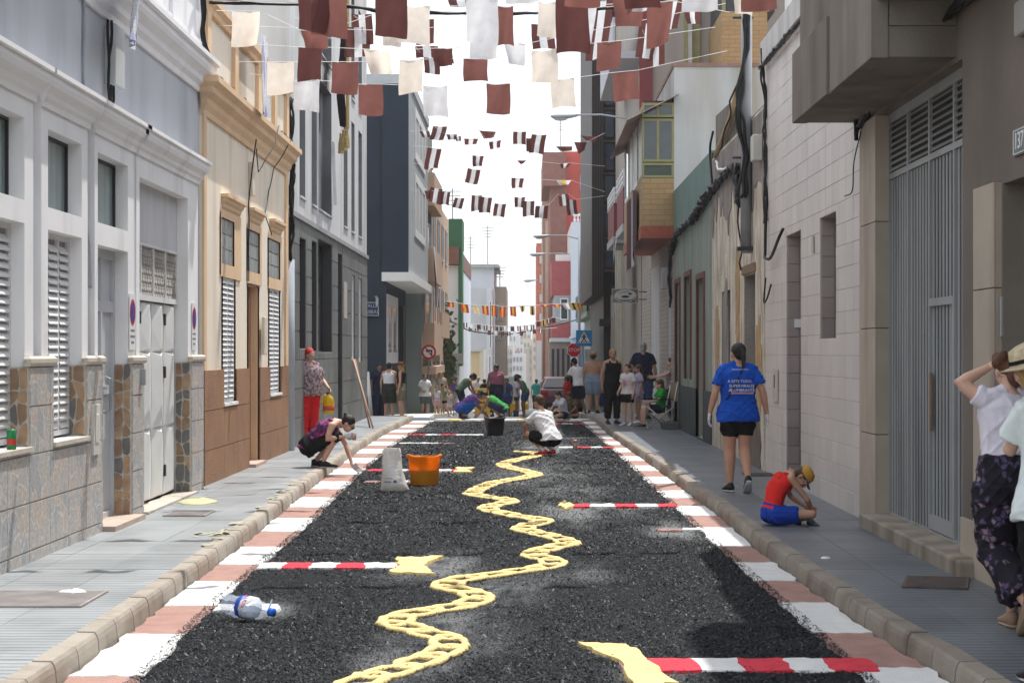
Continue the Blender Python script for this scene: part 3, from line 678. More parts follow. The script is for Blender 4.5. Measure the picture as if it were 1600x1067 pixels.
# main door of pale metal
dm = M('pale_grey_door', (.50,.52,.55), .4, .03, 2)
a, c = 16.43, 17.67; d = MB().box(XD - .03, XD, a, c, .13, 2.58).build('door', dm, h1)
mb = MB()
for z0, z1 in ((.13,.22),(1.28,1.36),(2.02,2.12),(2.5,2.58)): mb.box(XD, XD + .03, a, c, z0, z1)
for yy in (a, a + .4, a + .66, c - .06): mb.box(XD, XD + .031, yy, yy + .06, .13, 2.58)
mb.build('door_frame', dm, d)
MB().tube([(XD + .03, 17.25, 1.12), (XD + .08, 17.25, 1.14), (XD + .08, 17.25, 1.42), (XD + .03, 17.25, 1.44)], .012).tube([(XD + .03, 17.12, 1.12), (XD + .08, 17.12, 1.12)], .012).tube([(XD + .03, 17.12, 1.34), (XD + .08, 17.12, 1.34)], .012).build('handle', grey_metal, d)
MB().box(XD, XT + .12, a - .02, c + .02, .10, .17).build('doorstep', M('step_stone', (.46,.36,.30), .7, .15, 4, bump=.3), h1)
# garage with mesh transom and four folded leaves
gd = M('white_garage_paint', (.70,.71,.71), .45, .04, 2, stain=((.5,.48,.45), .3, 2.5))
a, c = 18.20, 20.80
MB().box(XD, XD + .03, a, c, 2.73, 3.32).build('transom_panel', M('transom_render', (.56,.57,.59), .8, .05, 2, stain=((.42,.42,.44), .4, 2)), h1)
mb = MB(); zz = 2.22
for i in range(30):                                   # expanded-metal mesh
    for j in range(6):
        y = a + (c - a) * (i + (.5 if j % 2 else 0)) / 30; z = zz + .085 * j; p = .044
        if y + p > c: continue
        mb.tube([(XD + .02, y, z), (XD + .02, y + p, z + .045), (XD + .02, y, z + .09), (XD + .02, y - p * .99, z + .045)], .007, 3, closed=True)
grille = M('mesh_grille', (.36,.34,.31), .6, .2, 6)
m_ = mb.build('transom_grille', grille, h1); m_['kind'] = 'stuff'
mb = MB(); mb.box(XD - .01, XD + .05, a, c, 2.17, 2.225); mb.box(XD - .01, XD + .04, a, c, 2.71, 2.735)
for i in range(5): yy = a + (c - a - .03) * i / 4; mb.box(XD + .005, XD + .035, yy, yy + .03, 2.22, 2.72)
mb.build('grille_frame', gd, h1)
MB().box(XD - .03, XD - .01, a, c, 2.2, 2.75).build('transom_dark', M('transom_depth', (.22,.21,.2), .9), h1)
lw = (c - a) / 4
for i in range(4):
    y0 = a + lw * i + .006; y1 = a + lw * (i + 1) - .006; mb = MB()
    for z0, z1 in ((.17, .88), (.88, 1.66), (1.66, 2.16)):
        ym, zm = (y0 + y1) / 2, (z0 + z1) / 2; s = 1 if i % 2 else -1; pk = XD + .05
        P = [(XD, y0, z0), (XD, y1, z0), (XD, y1, z1), (XD, y0, z1)]; e1 = (pk, ym, z0 + .04) ; e2 = (pk, ym, z1 - .04); L_ = (XD + .01, y0, zm); R_ = (XD + .01, y1, zm)
        mb.add(P + [e1, e2, L_, R_], [(0,1,4),(0,4,6),(6,4,5),(6,5,3),(1,7,4),(7,5,4),(7,2,5),(3,5,2)])
    lf = mb.build('garage_leaf', gd, h1)
    for z in ([.42, 1.45, 2.0] if i in (1, 3) else []): MB().box(XD + .0, XD + .03, y0 - .03, y0 + .03, z - .06, z + .06).build('hinge', dark_metal, lf)
MB().box(XD, XT + .06, a - .05, c + .12, .06, .15).build('garage_threshold', M('threshold_tile', (.48,.43,.37), .7, .15, 5, bump=.3), h1)
# tiled base with stone caps
wh = [(12.2, 14.03, .97, 1.62), (14.72, 15.84, .97, 1.62), (16.43, 17.67, 0, 1.62), (18.2, 20.8, 0, 1.62)]
mb = MB(); facade(mb, XT - .004, 1, 9.2, 21.55, 0, 1.56, [(q[0], q[1], q[2], 1.6, .03) for q in wh]); mb.quad((XT-.004,21.55,0),(XG,21.55,0),(XG,21.55,1.56),(XT-.004,21.55,1.56)); mb.build('tile_bed', mortar, h1)
tiles(h1, XT - .004, 1, 9.2, 21.55, .0, 1.55, .6, .35, [(q[0], q[1], q[2], 1.6) for q in wh], flagtile, oz=.14, jit=.001)
prev = 9.2
for q in wh + [(21.55, 21.6, 0, 0)]:
    if q[0] - prev > .05:
        mb = MB(); moulding(mb, XT - .03, 1, prev, q[0], [(0, 1.55), (.045, 1.555), (.055, 1.58), (.055, 1.61), (.03, 1.63), (0, 1.63)]); mb.build('cap_stone', capst, h1)
    prev = q[1]
for Y_, z0 in ((14.03, .98), (15.84, .98), (17.67, .14), (20.8, .14)):
    MB().box(XD + .01, XT - .008, Y_ - .012, Y_ + .03, z0, 1.55).build('jamb_mortar', mortar, h1); stone_jamb(h1, Y_ - .012, XD + .02, XT - .012, z0, 1.55, 2, .14)
# great cornice and white parapet
mb = MB(); moulding(mb, XG, 1, 9.2, 21.95, [(0, 4.62), (.03, 4.62), (.035, 4.68), (.08, 4.72), (.09, 4.77), (.16, 4.83), (.18, 4.87), (.18, 4.93), (.22, 4.94), (.22, 4.99), (0, 5.01)])
mb.build('cornice', w_wall, h1)
mb = MB(); facade(mb, -3.70, 1, 9.2, 21.9, 5.0, 5.85); mb.quad((-3.7,21.9,5),(-4,21.9,5),(-4,21.9,5.85),(-3.7,21.9,5.85)); mb.quad((-3.7,9.2,5.85),(-3.7,21.9,5.85),(-4,21.9,5.85),(-4,9.2,5.85))
for i in range(6): mb.box(-3.70, -3.665, 9.4 + 2.1 * i, 9.55 + 2.1 * i, 5.0, 5.85)
mb.box(-3.72, -3.64, 9.2, 21.93, 5.78, 5.9); mb.box(-3.70, -3.67, 9.2, 21.9, 5.08, 5.16)
mb.build('parapet', w_wall, h1)
# letter box, lock box, beer can on the sill
MB().box(XT, XT + .03, 15.98, 16.22, .80, 1.22).box(XT + .03, XT + .036, 16.03, 16.17, .9, 1.14).build('meter_box', M('cream_box', (.62,.60,.55), .5), h1, bevel=.005)
MB().box(XT, XT + .05, 18.0, 18.06, 1.35, 1.5).build('lock_box', grey_metal, h1)
MB().box(XG, XG + .02, 17.99, 18.05, 2.95, 3.12).build('bell_box', grey_metal, h1)
t = thing('drink_can', 'green and red drink can standing on the leftmost window sill', 'can', (-3.655, 13.62, .968))
MB().lathe((0,0,0), [(.0,.0),(.030,.001),(.034,.008),(.034,.13),(.028,.145),(.0,.146)], 16).build('can_body', M('can_green', (.03,.22,.08), .35, .3, 30), t, smooth=True, local=True)
MB().lathe((0,0,0), [(.0345,.035),(.0345,.075)], 16).build('can_band', M('can_red', (.55,.05,.04), .35), t, smooth=True, local=True)
# no-parking plates
blue_s = M('sign_blue', (.02,.07,.36), .4, .05); red_p = M('sign_red', (.58,.02,.025), .4, .05); plate_w = M('sign_white', (.78,.78,.78), .4, .03)
for Y_, X_, lab in ((17.82, X1 + .004, 'no-parking plate on the grey strip between main door and white garage'), (21.12, X1 + .004, 'no-parking plate on the far side of the white garage')):
    t = thing('no_parking_sign', lab, 'sign', (X_, Y_ + .0, 1.9), group='no-parking plates by the garage')
    MB().box(X_, X_ + .008, Y_ - .125, Y_ + .125, 1.68, 2.2).build('plate', plate_w, t)
    c_ = (X_ + .010, Y_, 2.03); circ = lambda r, x, n=24: [(x, Y_ + r * math.cos(2*math.pi*k/n), 2.03 + r * math.sin(2*math.pi*k/n)) for k in range(n)]
    MB().poly(circ(.12, X_ + .011)).build('red_ring', red_p, t); MB().poly(circ(.095, X_ + .013)).build('blue_disc', blue_s, t)
    MB().quad((X_ + .015, Y_ - .075, 2.09), (X_ + .015, Y_ - .06, 2.105), (X_ + .015, Y_ + .075, 1.97), (X_ + .015, Y_ + .06, 1.955)).build('red_slash', red_p, t)
    mb = MB()
    for i, ln in enumerate((.18, .2, .13)): mb.box(X_ + .008, X_ + .0095, Y_ - ln/2, Y_ + ln/2, 1.85 - i * .055, 1.87 - i * .055)
    mb.build('small_print', M('print_grey', (.2,.2,.22), .6), t)

# ---------------------------------------------------------------- beige house with ochre trim
be = M('beige_render', (.78,.70,.58), .85, .06, 1.2, bump=.2, bs=40, stain=((.62,.54,.44), .35, 1.6), fine=.04)
oc = M('ochre_trim', (.70,.50,.32), .8, .07, 2, bump=.2, bs=40, stain=((.58,.42,.28), .2, 3))
pb = M('brown_pebble', (.30,.165,.10), .85, .15, 2, bump=1.5, bs=55, stain=((.33,.19,.10), .5, 1.5, (1,1,1)), fine=.45)
XB = -3.72; YB = lambda x: YL(x, 3.72)
h2 = thing('beige_house', 'beige house with ochre cornice, hoods and brown pebble base, second on the left', 'house', (-3.72, 26, 0))
hb = [(YB(346), YB(366), 1.04, 2.60), (YB(344), YB(364), 2.74, 3.30), (YB(386), YB(403), .13, 2.56), (YB(385), YB(404), 2.74, 3.30), (YB(419), YB(436), 1.06, 2.60), (YB(418), YB(436), 2.74, 3.30)]
mb = MB(); facade(mb, XB, 1, 21.98, 29.75, 0, 4.5, [h + (.14,) for h in hb], jamb_mat=1); block_body(mb, XB, 1, 21.98, 29.75, 0, 4.8); mb.build('wall', [be, oc], h2)
# base of pebble render in panels
y = 22.0; k = 0
mb = MB(); base_h = [(h[0], h[1], h[2], min(h[3], 1.5)) for h in (hb[0], hb[2], hb[4])]
def strip(y0, y1, z0, z1):
    r = [(y0, y1, z0, z1)]
    for h in base_h: r = cut(r, h)
    for q in r: MB().box(XB, XB + .035, q[0] + .004, q[1] - .004, q[2] + .004, q[3] - .004).build('base_panel', pb, h2)
for (y0, y1) in ((21.98, YB(346)), (YB(346), YB(366)), (YB(366), YB(386)), (YB(386), YB(403)), (YB(403), YB(419)), (YB(419), 29.75)):
    for z0, z1 in ((0, .52), (.52, .98), (.98, 1.45)): strip(y0, y1, z0, z1)
gb = M('glass_block', (.42,.45,.44), .15, .15, 5, spec=.7)
for i in (1, 3, 5):
    h = hb[i]; mb = MB(); MB().box(XB - .05, XB - .03, h[0], h[1], h[2], h[3]).build('block_mortar', w_wall, h2)
    nyy, nz_ = 3, 3
    for a in range(nyy):
        for b_ in range(nz_):
            y0 = h[0] + (h[1] - h[0]) * a / nyy + .012; y1 = h[0] + (h[1] - h[0]) * (a + 1) / nyy - .012; z0 = h[2] + (h[3] - h[2]) * b_ / nz_ + .012; z1 = h[2] + (h[3] - h[2]) * (b_ + 1) / nz_ - .012
            MB().box(XB - .032, XB - .005, y0, y1, z0, z1).build('glass_block', gb, h2)
for i in (0, 4): shutter(h2, XB - .035, 1, *hb[i], split=2, mat=white_metal); MB().box(XB - .1, XB + .05, hb[i][0] - .03, hb[i][1] + .03, hb[i][2] - .04, hb[i][2] - .002).build('window_sill', w_wall, h2)
MB().box(XB - .14, XB - .10, *hb[2]).build('door', M('ochre_door', (.33,.17,.08), .6, .1, 3), h2)
MB().box(XB - .1, XB + .12, hb[2][0], hb[2][1], .08, .17).build('doorstep', M('pink_step', (.50,.36,.30), .8), h2)
for x0, x1, yz in ((338, 383, 0), (380, 415, 0), (413, 447, 0)):
    y0, y1 = YB(x0 + 9), YB(x1 - 9)
    mb = MB(); moulding(mb, XB, 1, y0, y1, [(0, 3.40), (.02, 3.44), (.025, 3.47), (.05, 3.50), (.055, 3.53), (.09, 3.55), (.09, 3.59), (0, 3.61)]); mb.build('window_hood', oc, h2)
    mb = MB(); ys_, ye_ = YB(x0 + 5), YB(x1 - 8); hh = [h for h in hb if h[0] >= ys_ - .5 and h[1] <= ye_ + .6]
    facade(mb, XB + .018, 1, ys_, ye_, 2.60, 3.40, [(h[0], h[1], h[2], h[3], .02) for h in hb]); mb.box(XB, XB + .018, ys_, ye_, 2.58, 2.60); mb.build('window_surround', oc, h2)
mb = MB(); moulding(mb, XB, 1, 21.99, 29.7, [(0, 4.38), (.03, 4.38), (.035, 4.44), (.07, 4.50), (.08, 4.56), (.15, 4.62), (.16, 4.68), (.22, 4.73), (.22, 4.80), (0, 4.83)], ret=True); mb.build('cornice', oc, h2)
for y0, y1 in ((21.98, 22.16), (29.45, 29.75)): MB().box(XB, XB + .03, y0, y1, 1.45, 4.38).build('corner_strip', oc, h2)
mb = MB(); facade(mb, XB, 1, 22.0, 29.7, 4.8, 5.75); mb.box(-3.95, XB - .002, 22.0, 29.7, 4.8, 5.75); mb.build('parapet', be, h2)
for y in (22.1, 24.2, 26.3, 28.0, 29.4): MB().box(XB, XB + .05, y, y + .28, 4.82, 5.62).build('parapet_pier', oc, h2)
mb = MB(); moulding(mb, XB, 1, 22.0, 29.72, [(0, 5.60), (.05, 5.60), (.06, 5.66), (.11, 5.70), (.11, 5.77), (0, 5.79)]); mb.build('parapet_rail', oc, h2)
MB().box(XB + .035, XB + .075, YB(403) + .12, YB(403) + .42, 1.62, 2.15).build('letter_box', M('cream_plastic', (.66,.60,.50), .5), h2, bevel=.01)
MB().box(XB, XB + .06, YB(388), YB(388) + .22, 3.75, 4.2).build('meter_box', M('cream_plastic', (.66,.60,.50), .5), h2, bevel=.01)

# ---------------------------------------------------------------- grey modern block, dark stone base
lg = M('light_grey_render', (.54,.54,.54), .85, .06, 1, bump=.15, bs=50, stain=((.36,.36,.365), .45, 1.2))
ds = M('dark_stone_tile', (.16,.165,.16), .5, .15, 4, bump=.3, bs=50, rnd=.12, stain=((.20,.205,.205), .4, 2))
XC = -3.75; YC = lambda x: YL(x, 3.75)
h3 = thing('grey_apartment_block', 'light grey apartment block with dark stone ground floor and narrow slot windows', 'building', (-3.75, 37, 0))
lo = [(467, 477, 1.72, 3.55), (486, 494, 1.68, 3.6), (496, 518, 1.66, 3.7), (527, 534, .13, 3.62), (549, 553.5, 1.5, 3.3), (560, 564.5, 1.45, 3.3)]
lo = [(YC(a), YC(b), c, d) for a, b, c, d in lo]
zt = 3.86
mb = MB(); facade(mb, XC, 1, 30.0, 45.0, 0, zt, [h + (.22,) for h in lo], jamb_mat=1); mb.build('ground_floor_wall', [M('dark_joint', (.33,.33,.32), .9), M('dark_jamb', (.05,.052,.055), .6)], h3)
tiles(h3, XC, 1, 30.0, 45.0, .12, zt - .02, .9, .47, lo, ds, name='stone_tile', gap=.016, thick=.014)
up = [(468, 477), (487, 495), (498, 518), (537, 543), (549, 554), (560, 565.5)]
uh = []
for i, (a, b) in enumerate(up):
    for z0, z1 in ((4.25, 6.6), (7.1, 9.3), (9.9, 12)): uh.append((YC(a), YC(b), z0, z1))
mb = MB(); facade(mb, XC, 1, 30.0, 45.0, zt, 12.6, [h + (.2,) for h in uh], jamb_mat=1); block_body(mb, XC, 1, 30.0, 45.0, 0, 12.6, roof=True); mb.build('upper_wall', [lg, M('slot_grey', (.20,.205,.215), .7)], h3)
MB().box(XC - .01, XC + .05, 29.98, 45.03, zt - .03, zt + .05).build('string_course', M('course_grey', (.30,.30,.31), .8), h3)
for h in uh:
    w_ = MB().box(XC - .2, XC - .17, *h).build('window', M('slot_panel', (.25,.26,.28), .5), h3)
    MB().box(XC - .17, XC + .03, h[0], h[1], h[2] - .04, h[2] - .002).build('window_sill', lg, h3)
for i in (6, 7): shutter(h3, XC - .17, 1, YC(499), YC(508), uh[i][2] + .3, uh[i][3] - .1, mat=slat_m, split=1)
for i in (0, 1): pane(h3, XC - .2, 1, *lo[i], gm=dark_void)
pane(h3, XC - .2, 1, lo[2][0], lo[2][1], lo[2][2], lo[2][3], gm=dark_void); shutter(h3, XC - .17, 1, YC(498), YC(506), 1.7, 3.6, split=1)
MB().box(XC - .22, XC - .18, *lo[3]).build('door', M('dark_door', (.02,.022,.025), .4), h3)
for i in (4, 5): pane(h3, XC - .05, 1, *lo[i], fm=white_metal, gm=M('frosted_glass', (.45,.47,.48), .3), e=.06)
MB().box(XC, XC + .02, YC(536), YC(541), 2.35, 3.1).build('pale_panel', M('beige_panel', (.45,.40,.36), .6), h3)
# drainpipe in the gap and cables
t = MB().tube([(-3.73, 29.95, .12), (-3.73, 29.95, 3.1)], .11, 12).build('drainpipe', M('pipe_grey', (.36,.39,.43), .4), smooth=True); tag(t, 'fat grey pipe cover standing between the beige house and the grey block', 'pipe')
def wander(pts, n, amp, seed=0):
    P = [V(p) for p in pts]; out = []
    for a, b in zip(P[:-1], P[1:]):
        for i in range(n): q = a.lerp(b, i / n); out.append(q + V((NZ.noise(q * 3 + V((seed, 0, 0))), NZ.noise(q * 3 + V((0, seed, 5))), NZ.noise(q * 3 + V((seed, 9, 0))))) * amp)
    return out + [P[-1]]
def cable(name, lab, strands, cat='cable', mat=black_cable, r=.014):
    mb = MB()
    for s in strands:
        P = [V(p) for p in s[0]]
        if len(P) < 9:                                 # smooth the bends of a loosely hanging wire
            E = [P[0] * 2 - P[1]] + P + [P[-1] * 2 - P[-2]]; Q = []
            for i in range(1, len(E) - 2):
                for k in range(6):
                    t = k / 6; a, b, c, d = E[i-1:i+3]; Q.append(.5 * ((2 * b) + (c - a) * t + (2*a - 5*b + 4*c - d) * t * t + (3*b - a - 3*c + d) * t ** 3))
            P = Q + [P[-1]]
        mb.tube(P, s[1] if len(s) > 1 else r, 5)
    o = mb.build(name, mat, smooth=True); tag(o, lab, cat); return o
cable('cable_bundle', 'black cables dropping down the corner past the beige cornice', [(wander([(-3.68, 29.9, 5.6), (-3.66, 29.9, 4.6), (-3.68, 29.85, 3.3), (-3.7, 29.9, 2.9)], 8, .09, i), .02) for i in range(5)])
cable('cable_bundle', 'thick black cable curling over the white parapet at upper left', [(wander([(-3.45, 21.3, 6.2), (-3.62, 21.5, 5.75), (-3.66, 21.7, 5.3), (-3.6, 21.8, 5.0)], 8, .05, i), .022) for i in range(3)])
cable('cable_bundle', 'grey conduit and wires on the blue-grey wall between hoods', [(wander([(XG + .02, 16.18, 5.0), (XG + .02, 16.18, 1.65)], 20, .015, i), .011) for i in (1, 2)] + [(wander([(XG + .03, 16.2, 2.9), (XG + .06, 16.2, 2.2)], 6, .03, 5), .02)], mat=M('grey_conduit', (.30,.32,.36), .6))
cable('cable', 'thin black wire curling at the left end of the beige cornice', [(wander([(XB + .24, YB(408), 4.83), (XB + .26, YB(402), 4.55), (XB + .08, YB(394), 4.1), (XB + .08, YB(392), 4.4)], 6, .02, 7), .008)])
cable('cable', 'thin black wire running down beside the beige meter box', [(wander([(XB + .1, YB(388), 4.5), (XB + .09, YB(386), 4.25), (XB + .02, YB(386), 3.6), (XB + .02, YB(386), 2.6)], 8, .02, 4), .01)])
cable('cable', 'thin black wire hanging from the beige cornice past the middle hood', [(wander([(XB + .23, YB(430), 4.78), (XB + .03, YB(425), 4.35), (XB + .02, YB(411), 3.6), (XB + .14, YB(409), 3.3)], 8, .02, 2), .008)])
cable('cable_bundle', 'tangled cables lying along the top of the beige cornice', [(wander([(XB + .1, 22.1, 4.87), (XB + .1, 26, 4.87), (XB + .1, 29.6, 4.87)], 30, .05, i), .013) for i in range(3)])
t = thing('junction_box', 'pale grey junction box with black wires high on blue-grey wall', 'junction box', (XG, 17.2, 5))
MB().box(XG, XG + .1, 17.05, 17.45, 4.05 - .02, 4.58).build('box', M('box_grey', (.50,.52,.52), .5), t, bevel=.01)
cable('cable', 'black wires hanging under the junction box on blue-grey wall', [(wander([(XG + .05, 17.0 + .06 * i, 4.6), (XG + .05, 17.0 + .06 * i, 3.8)], 8, .03, i), .013) for i in range(3)])
t = MB(); pts = [(-3.35, 16.55, 4.95), (-3.5, 17.25, 4.9), (-3.52, 17.15, 4.35), (-3.38, 16.45, 4.35)]
n = 10; vs = []
for j in range(n + 1):
    for i in range(n + 1):
        p = V(pts[0]).lerp(V(pts[1]), i / n).lerp(V(pts[3]).lerp(V(pts[2]), i / n), j / n); p.x += .03 * math.sin(i * 1.7 + j * .4) ; vs.append(p)
t.add(vs, [(j*(n+1)+i, j*(n+1)+i+1, (j+1)*(n+1)+i+1, (j+1)*(n+1)+i) for j in range(n) for i in range(n)])
cl = M_cells('printed_cloth', [(.75,.76,.8),(.45,.5,.68),(.8,.8,.82),(.12,.15,.3)], (.7,.72,.78), 14, .7, .02, (1,1,.2), 0)
tag(t.build('hanging_cloth', cl, smooth=True), 'blue and white printed cloth hanging from balcony at top left', 'cloth')

# ---------------------------------------------------------------- navy corner building beyond the side street
nv = M('navy_paint', (.030,.042,.062), .7, .08, 1, bump=.1, bs=40); nvd = M('dark_navy_base', (.014,.017,.022), .5)
bg_ = M('pale_blue_grey', (.36,.39,.41), .8, .06, 1)
h4 = thing('navy_corner_building', 'navy blue corner building with projecting upper floor past the side street', 'building', (-3.7, 50, 0))
mb = MB().box(-12, -3.72, 50.5, 59, -1.2, 8.7); mb.build('wall', nv, h4)
MB().box(-11.98, -3.70, 50.46, 50.5, -1.2, .9).box(-3.72, -3.69, 50.5, 59, -1.2, 1.0).build('dark_base', nvd, h4)
MB().box(-3.72, -3.10, 50.5, 60.2, 3.75, 8.7).build('bay', bg_, h4)
MB().box(-3.8, -3.11, 50.42, 50.5, 3.75, 8.72).build('bay_end', nv, h4)
MB().box(-12, -3.06, 50.4, 60.2, 8.7, 8.95).build('roof_edge', M('pale_coping', (.5,.53,.55), .8), h4)
MB().box(-3.8, -3.0, 50.3, 61.0, 3.52, 3.75).build('bay_slab', white_paint, h4)
for z0, z1 in ((4.85, 6.6), (7.0, 8.4)):
    w_ = pane(h4, -3.10, 1, 53.0, 58.2, z0, z1, fm=white_metal, gm=M('curtain', (.45,.46,.46), .5), e=.22, bars=2)
pane(h4, -3.72, 1, 50.9, 55.0, 1.35, 3.2, fm=white_metal, gm=glass_dark, e=.3, bars=1)
MB().box(-3.72, -3.6, 56, 57, -.3, 3.0).build('door', dark_metal, h4)
MB().tube([(-3.95, 50.4, 3.1), (-3.9, 50.1, 3.05), (-3.9, 50.0, 2.85)], .04).build('wall_lamp', grey_metal, h4)
t = thing('street_sign', 'navy street name sign high on the navy building wall, white letters', 'sign', (-4.05, 50.4, 2.65))
bl_s = M('enamel_navy', (.02,.035,.10), .3)
MB().box(-4.35, -3.88, 50.42, 50.45, 2.60, 2.98).build('plate', bl_s, t)
mb = MB(); 
for q in ((-4.34,-3.89,2.955,2.965),(-4.34,-3.89,2.615,2.625),(-4.34,-4.33,2.625,2.955),(-3.90,-3.89,2.625,2.955)): mb.box(q[0], q[1], 50.412, 50.42, q[2], q[3])
mb.build('border', plate_w, t)
sign_dim = M('enamel_letter', (.42,.43,.46), .5)
text('CALLE', .12, frame((-4.09, 50.415, 2.87), (1,0,0), (0,0,1)), 'lettering', sign_dim, t)
text('ANIBAL', .14, frame((-4.11, 50.415, 2.71), (1,0,0), (0,0,1)), 'lettering', sign_dim, t)
# ================================================================ RIGHT SIDE
XR = 3.07
conc_b = M('brown_render', (.155,.13,.11), .9, .12, 1.4, bump=.4, bs=45, stain=((.11,.09,.075), .6, 1.2), fine=.06)
conc_g = M('weathered_concrete', (.20,.178,.152), .88, .14, 1.6, bump=.4, bs=40, stain=((.11,.09,.075), .7, 1.6), fine=.06)
stone_p = M('beige_stone_slab', (.40,.345,.28), .6, .08, 3, bump=.2, bs=40, rnd=.07, stain=((.28,.23,.18), .35, 2.5))
h5 = thing('balcony_building', 'brown apartment building with concrete balconies over a grey louvred garage door', 'building', (3.1, 13, 0))
gh = (13.62, 16.9, .12, 3.74)
mb = MB(); facade(mb, XR + .02, -1, 5, 17.62, 0, 7.2, [gh + (.13,), (9.2, 12.45, 0, 2.75, .35)], jamb_mat=1); block_body(mb, XR + .02, -1, 5, 17.62, 0, 7.2, back=7); mb.build('wall', [conc_b, conc_g], h5)
# stone piers from slabs
def pier(y0, y1, X0, X1, z1, parent, n):
    MB().box(X0 + .012, X1, y0 + .012, y1 - .012, 0, z1).build('pier_core', M('joint_grey', (.16,.14,.12), .9), parent)
    for i in range(n):
        a = z1 * i / n + .004; b = z1 * (i + 1) / n - .004
        MB().box(X0, X0 + .014, y0 + .002, y1 - .002, a, b).box(X0 + .0145, X1, y0, y0 + .014, a, b).build('stone_slab', stone_p, parent, bevel=.003)
pier(16.86, 17.66, XR - .01, 3.2, 3.74, h5, 4)
pier(12.49, 13.08, XR - .03, 3.42, 2.77, h5, 4)
pier(13.085, 13.6, XR - .0, 3.15, .5, h5, 1)
# garage door: frame, vertical slats, louvres, wicket
gg = M('garage_grey_paint', (.30,.315,.32), .45, .06, 2, stain=((.19,.20,.21), .35, 2)); ggd = M('louvre_grey', (.23,.225,.215), .6, .1, 3)
XGd = 3.20; a, b = gh[0], gh[1]
gdr = MB().box(XGd + .006, XGd + .03, a, b, .12, 3.74).build('garage_door', M('door_back', (.025,.028,.03), .7), h5)
mb = MB(); cols_ = [a, a + .60, a + 1.36, a + 2.2, b]                    # nearest column is partly behind the pier
for z0, z1 in ((.12, .26), (3.17, 3.22), (3.66, 3.74)): mb.box(XGd - .02, XGd + .02, a, b, z0, z1)
for i, y in enumerate([a, a + .66, a + 1.54, a + 2.40, b - .05]): mb.box(XGd - .021, XGd + .019, y, y + .05, .26, 3.66)
mb.box(XGd - .024, XGd + .018, a + .70, a + 1.54, 2.02, 2.08); mb.box(XGd - .022, XGd + .018, a + .70, a + .74, .3, 2.02); mb.box(XGd - .023, XGd + .018, a + .70, a + 1.54, .27, .38)
mb.build('door_frame', gg, gdr)
ym = [a + .05, a + .66, a + .71, a + 1.54, a + 1.59, a + 2.40, a + 2.45, b - .05]
sl = MB(); sl.box(0, 0, 0, 0, 0, 0) if False else None
slm = MB().prism([(.0055, .030, 0), (-.003, .032, 0), (-.003, .073, 0), (.0055, .075, 0)], (0, 0, 2.91)).mesh('slat', gg)
for y0, y1 in zip(ym[::2], ym[1::2]):
    n = max(1, int((y1 - y0) / .105)); st = (y1 - y0) / n
    for i in range(n): place(slm, 'slat', gdr, (XGd, y0 + st * i + .006, .26))
lvm = None
for y0, y1 in zip(ym[::2], ym[1::2]):
    for i in range(8):
        z = 3.235 + i * .054; MB().add([(XGd + .018, y0, z + .05), (XGd + .018, y1, z + .05), (XGd - .018, y1, z + .008), (XGd - .018, y0, z + .008), (XGd - .018, y0, z), (XGd - .018, y1, z)], [(0,1,2,3), (3,2,5,4)]).build('louvre', ggd, gdr)
MB().box(XGd - .03, XGd - .02, a + 1.42, a + 1.5, 1.05, 1.5).build('lock', M('rusty_lock', (.16,.10,.06), .7), gdr)
MB().box(2.93, 3.25, 13.05, 16.95, .02, .245).build('garage_threshold', M('threshold_concrete', (.30,.26,.21), .85, .2, 4, bump=.6, bs=40, stain=((.14,.11,.08), .6, 3)), h5, bevel=.02)
# doorway at the right edge
MB().box(3.42, 3.46, 9.2, 12.35, 0, 2.75).build('door_back', dark_void, h5)
pane(h5, 3.38, -1, 11.3, 12.32, .15, 2.05, fm=gg, gm=glass_dark, e=.06); pane(h5, 3.38, -1, 11.3, 12.32, 2.1, 2.7, fm=gg, gm=glass_dark, e=.05)
t = thing('door_intercom', 'grey metal door intercom panel beside the entrance at right edge', 'intercom', (3.14, 12.47, 1.9))
MB().box(3.075, 3.20, 12.462, 12.484, 1.76, 2.02).build('panel', M('intercom_grey', (.36,.38,.40), .35, metal=.5), t, bevel=.004)
for i in range(2): [MB().box(x_, x_ + .028, 12.455, 12.462, 1.935 + i * .03, 1.95 + i * .03).build('button', dark_metal, t) for x_ in (3.095, 3.15)]
MB().box(3.10, 3.165, 12.455, 12.462, 1.79, 1.86).build('speaker_grille', dark_metal, t)
t = thing('house_number', 'house number plate 137 on the brown wall at right edge', 'number plate', (3.08, 11.9, 3))
MB().box(XR + .0, XR + .018, 11.82, 12.12, 2.89, 3.06).build('plate', M('plate_green_grey', (.12,.15,.15), .4), t)
mb = MB(); 
for q in ((11.83,12.11,3.045,3.05),(11.83,12.11,2.90,2.905),(11.83,11.835,2.90,3.05),(12.105,12.11,2.90,3.05)): mb.box(XR - .004, XR, *q)
mb.build('border', plate_w, t)
text('137', .15, frame((XR - .002, 11.97, 2.975), (0,-1,0), (0,0,1)), 'lettering', plate_w, t)
t = MB().box(XR - .03, XR + .02, 11.7, 12.0, 3.62, 3.84).build('alarm_box', M('box_dim', (.30,.29,.27), .6), bevel=.02); tag(t, 'small pale box high on the brown wall at the top right corner', 'box')
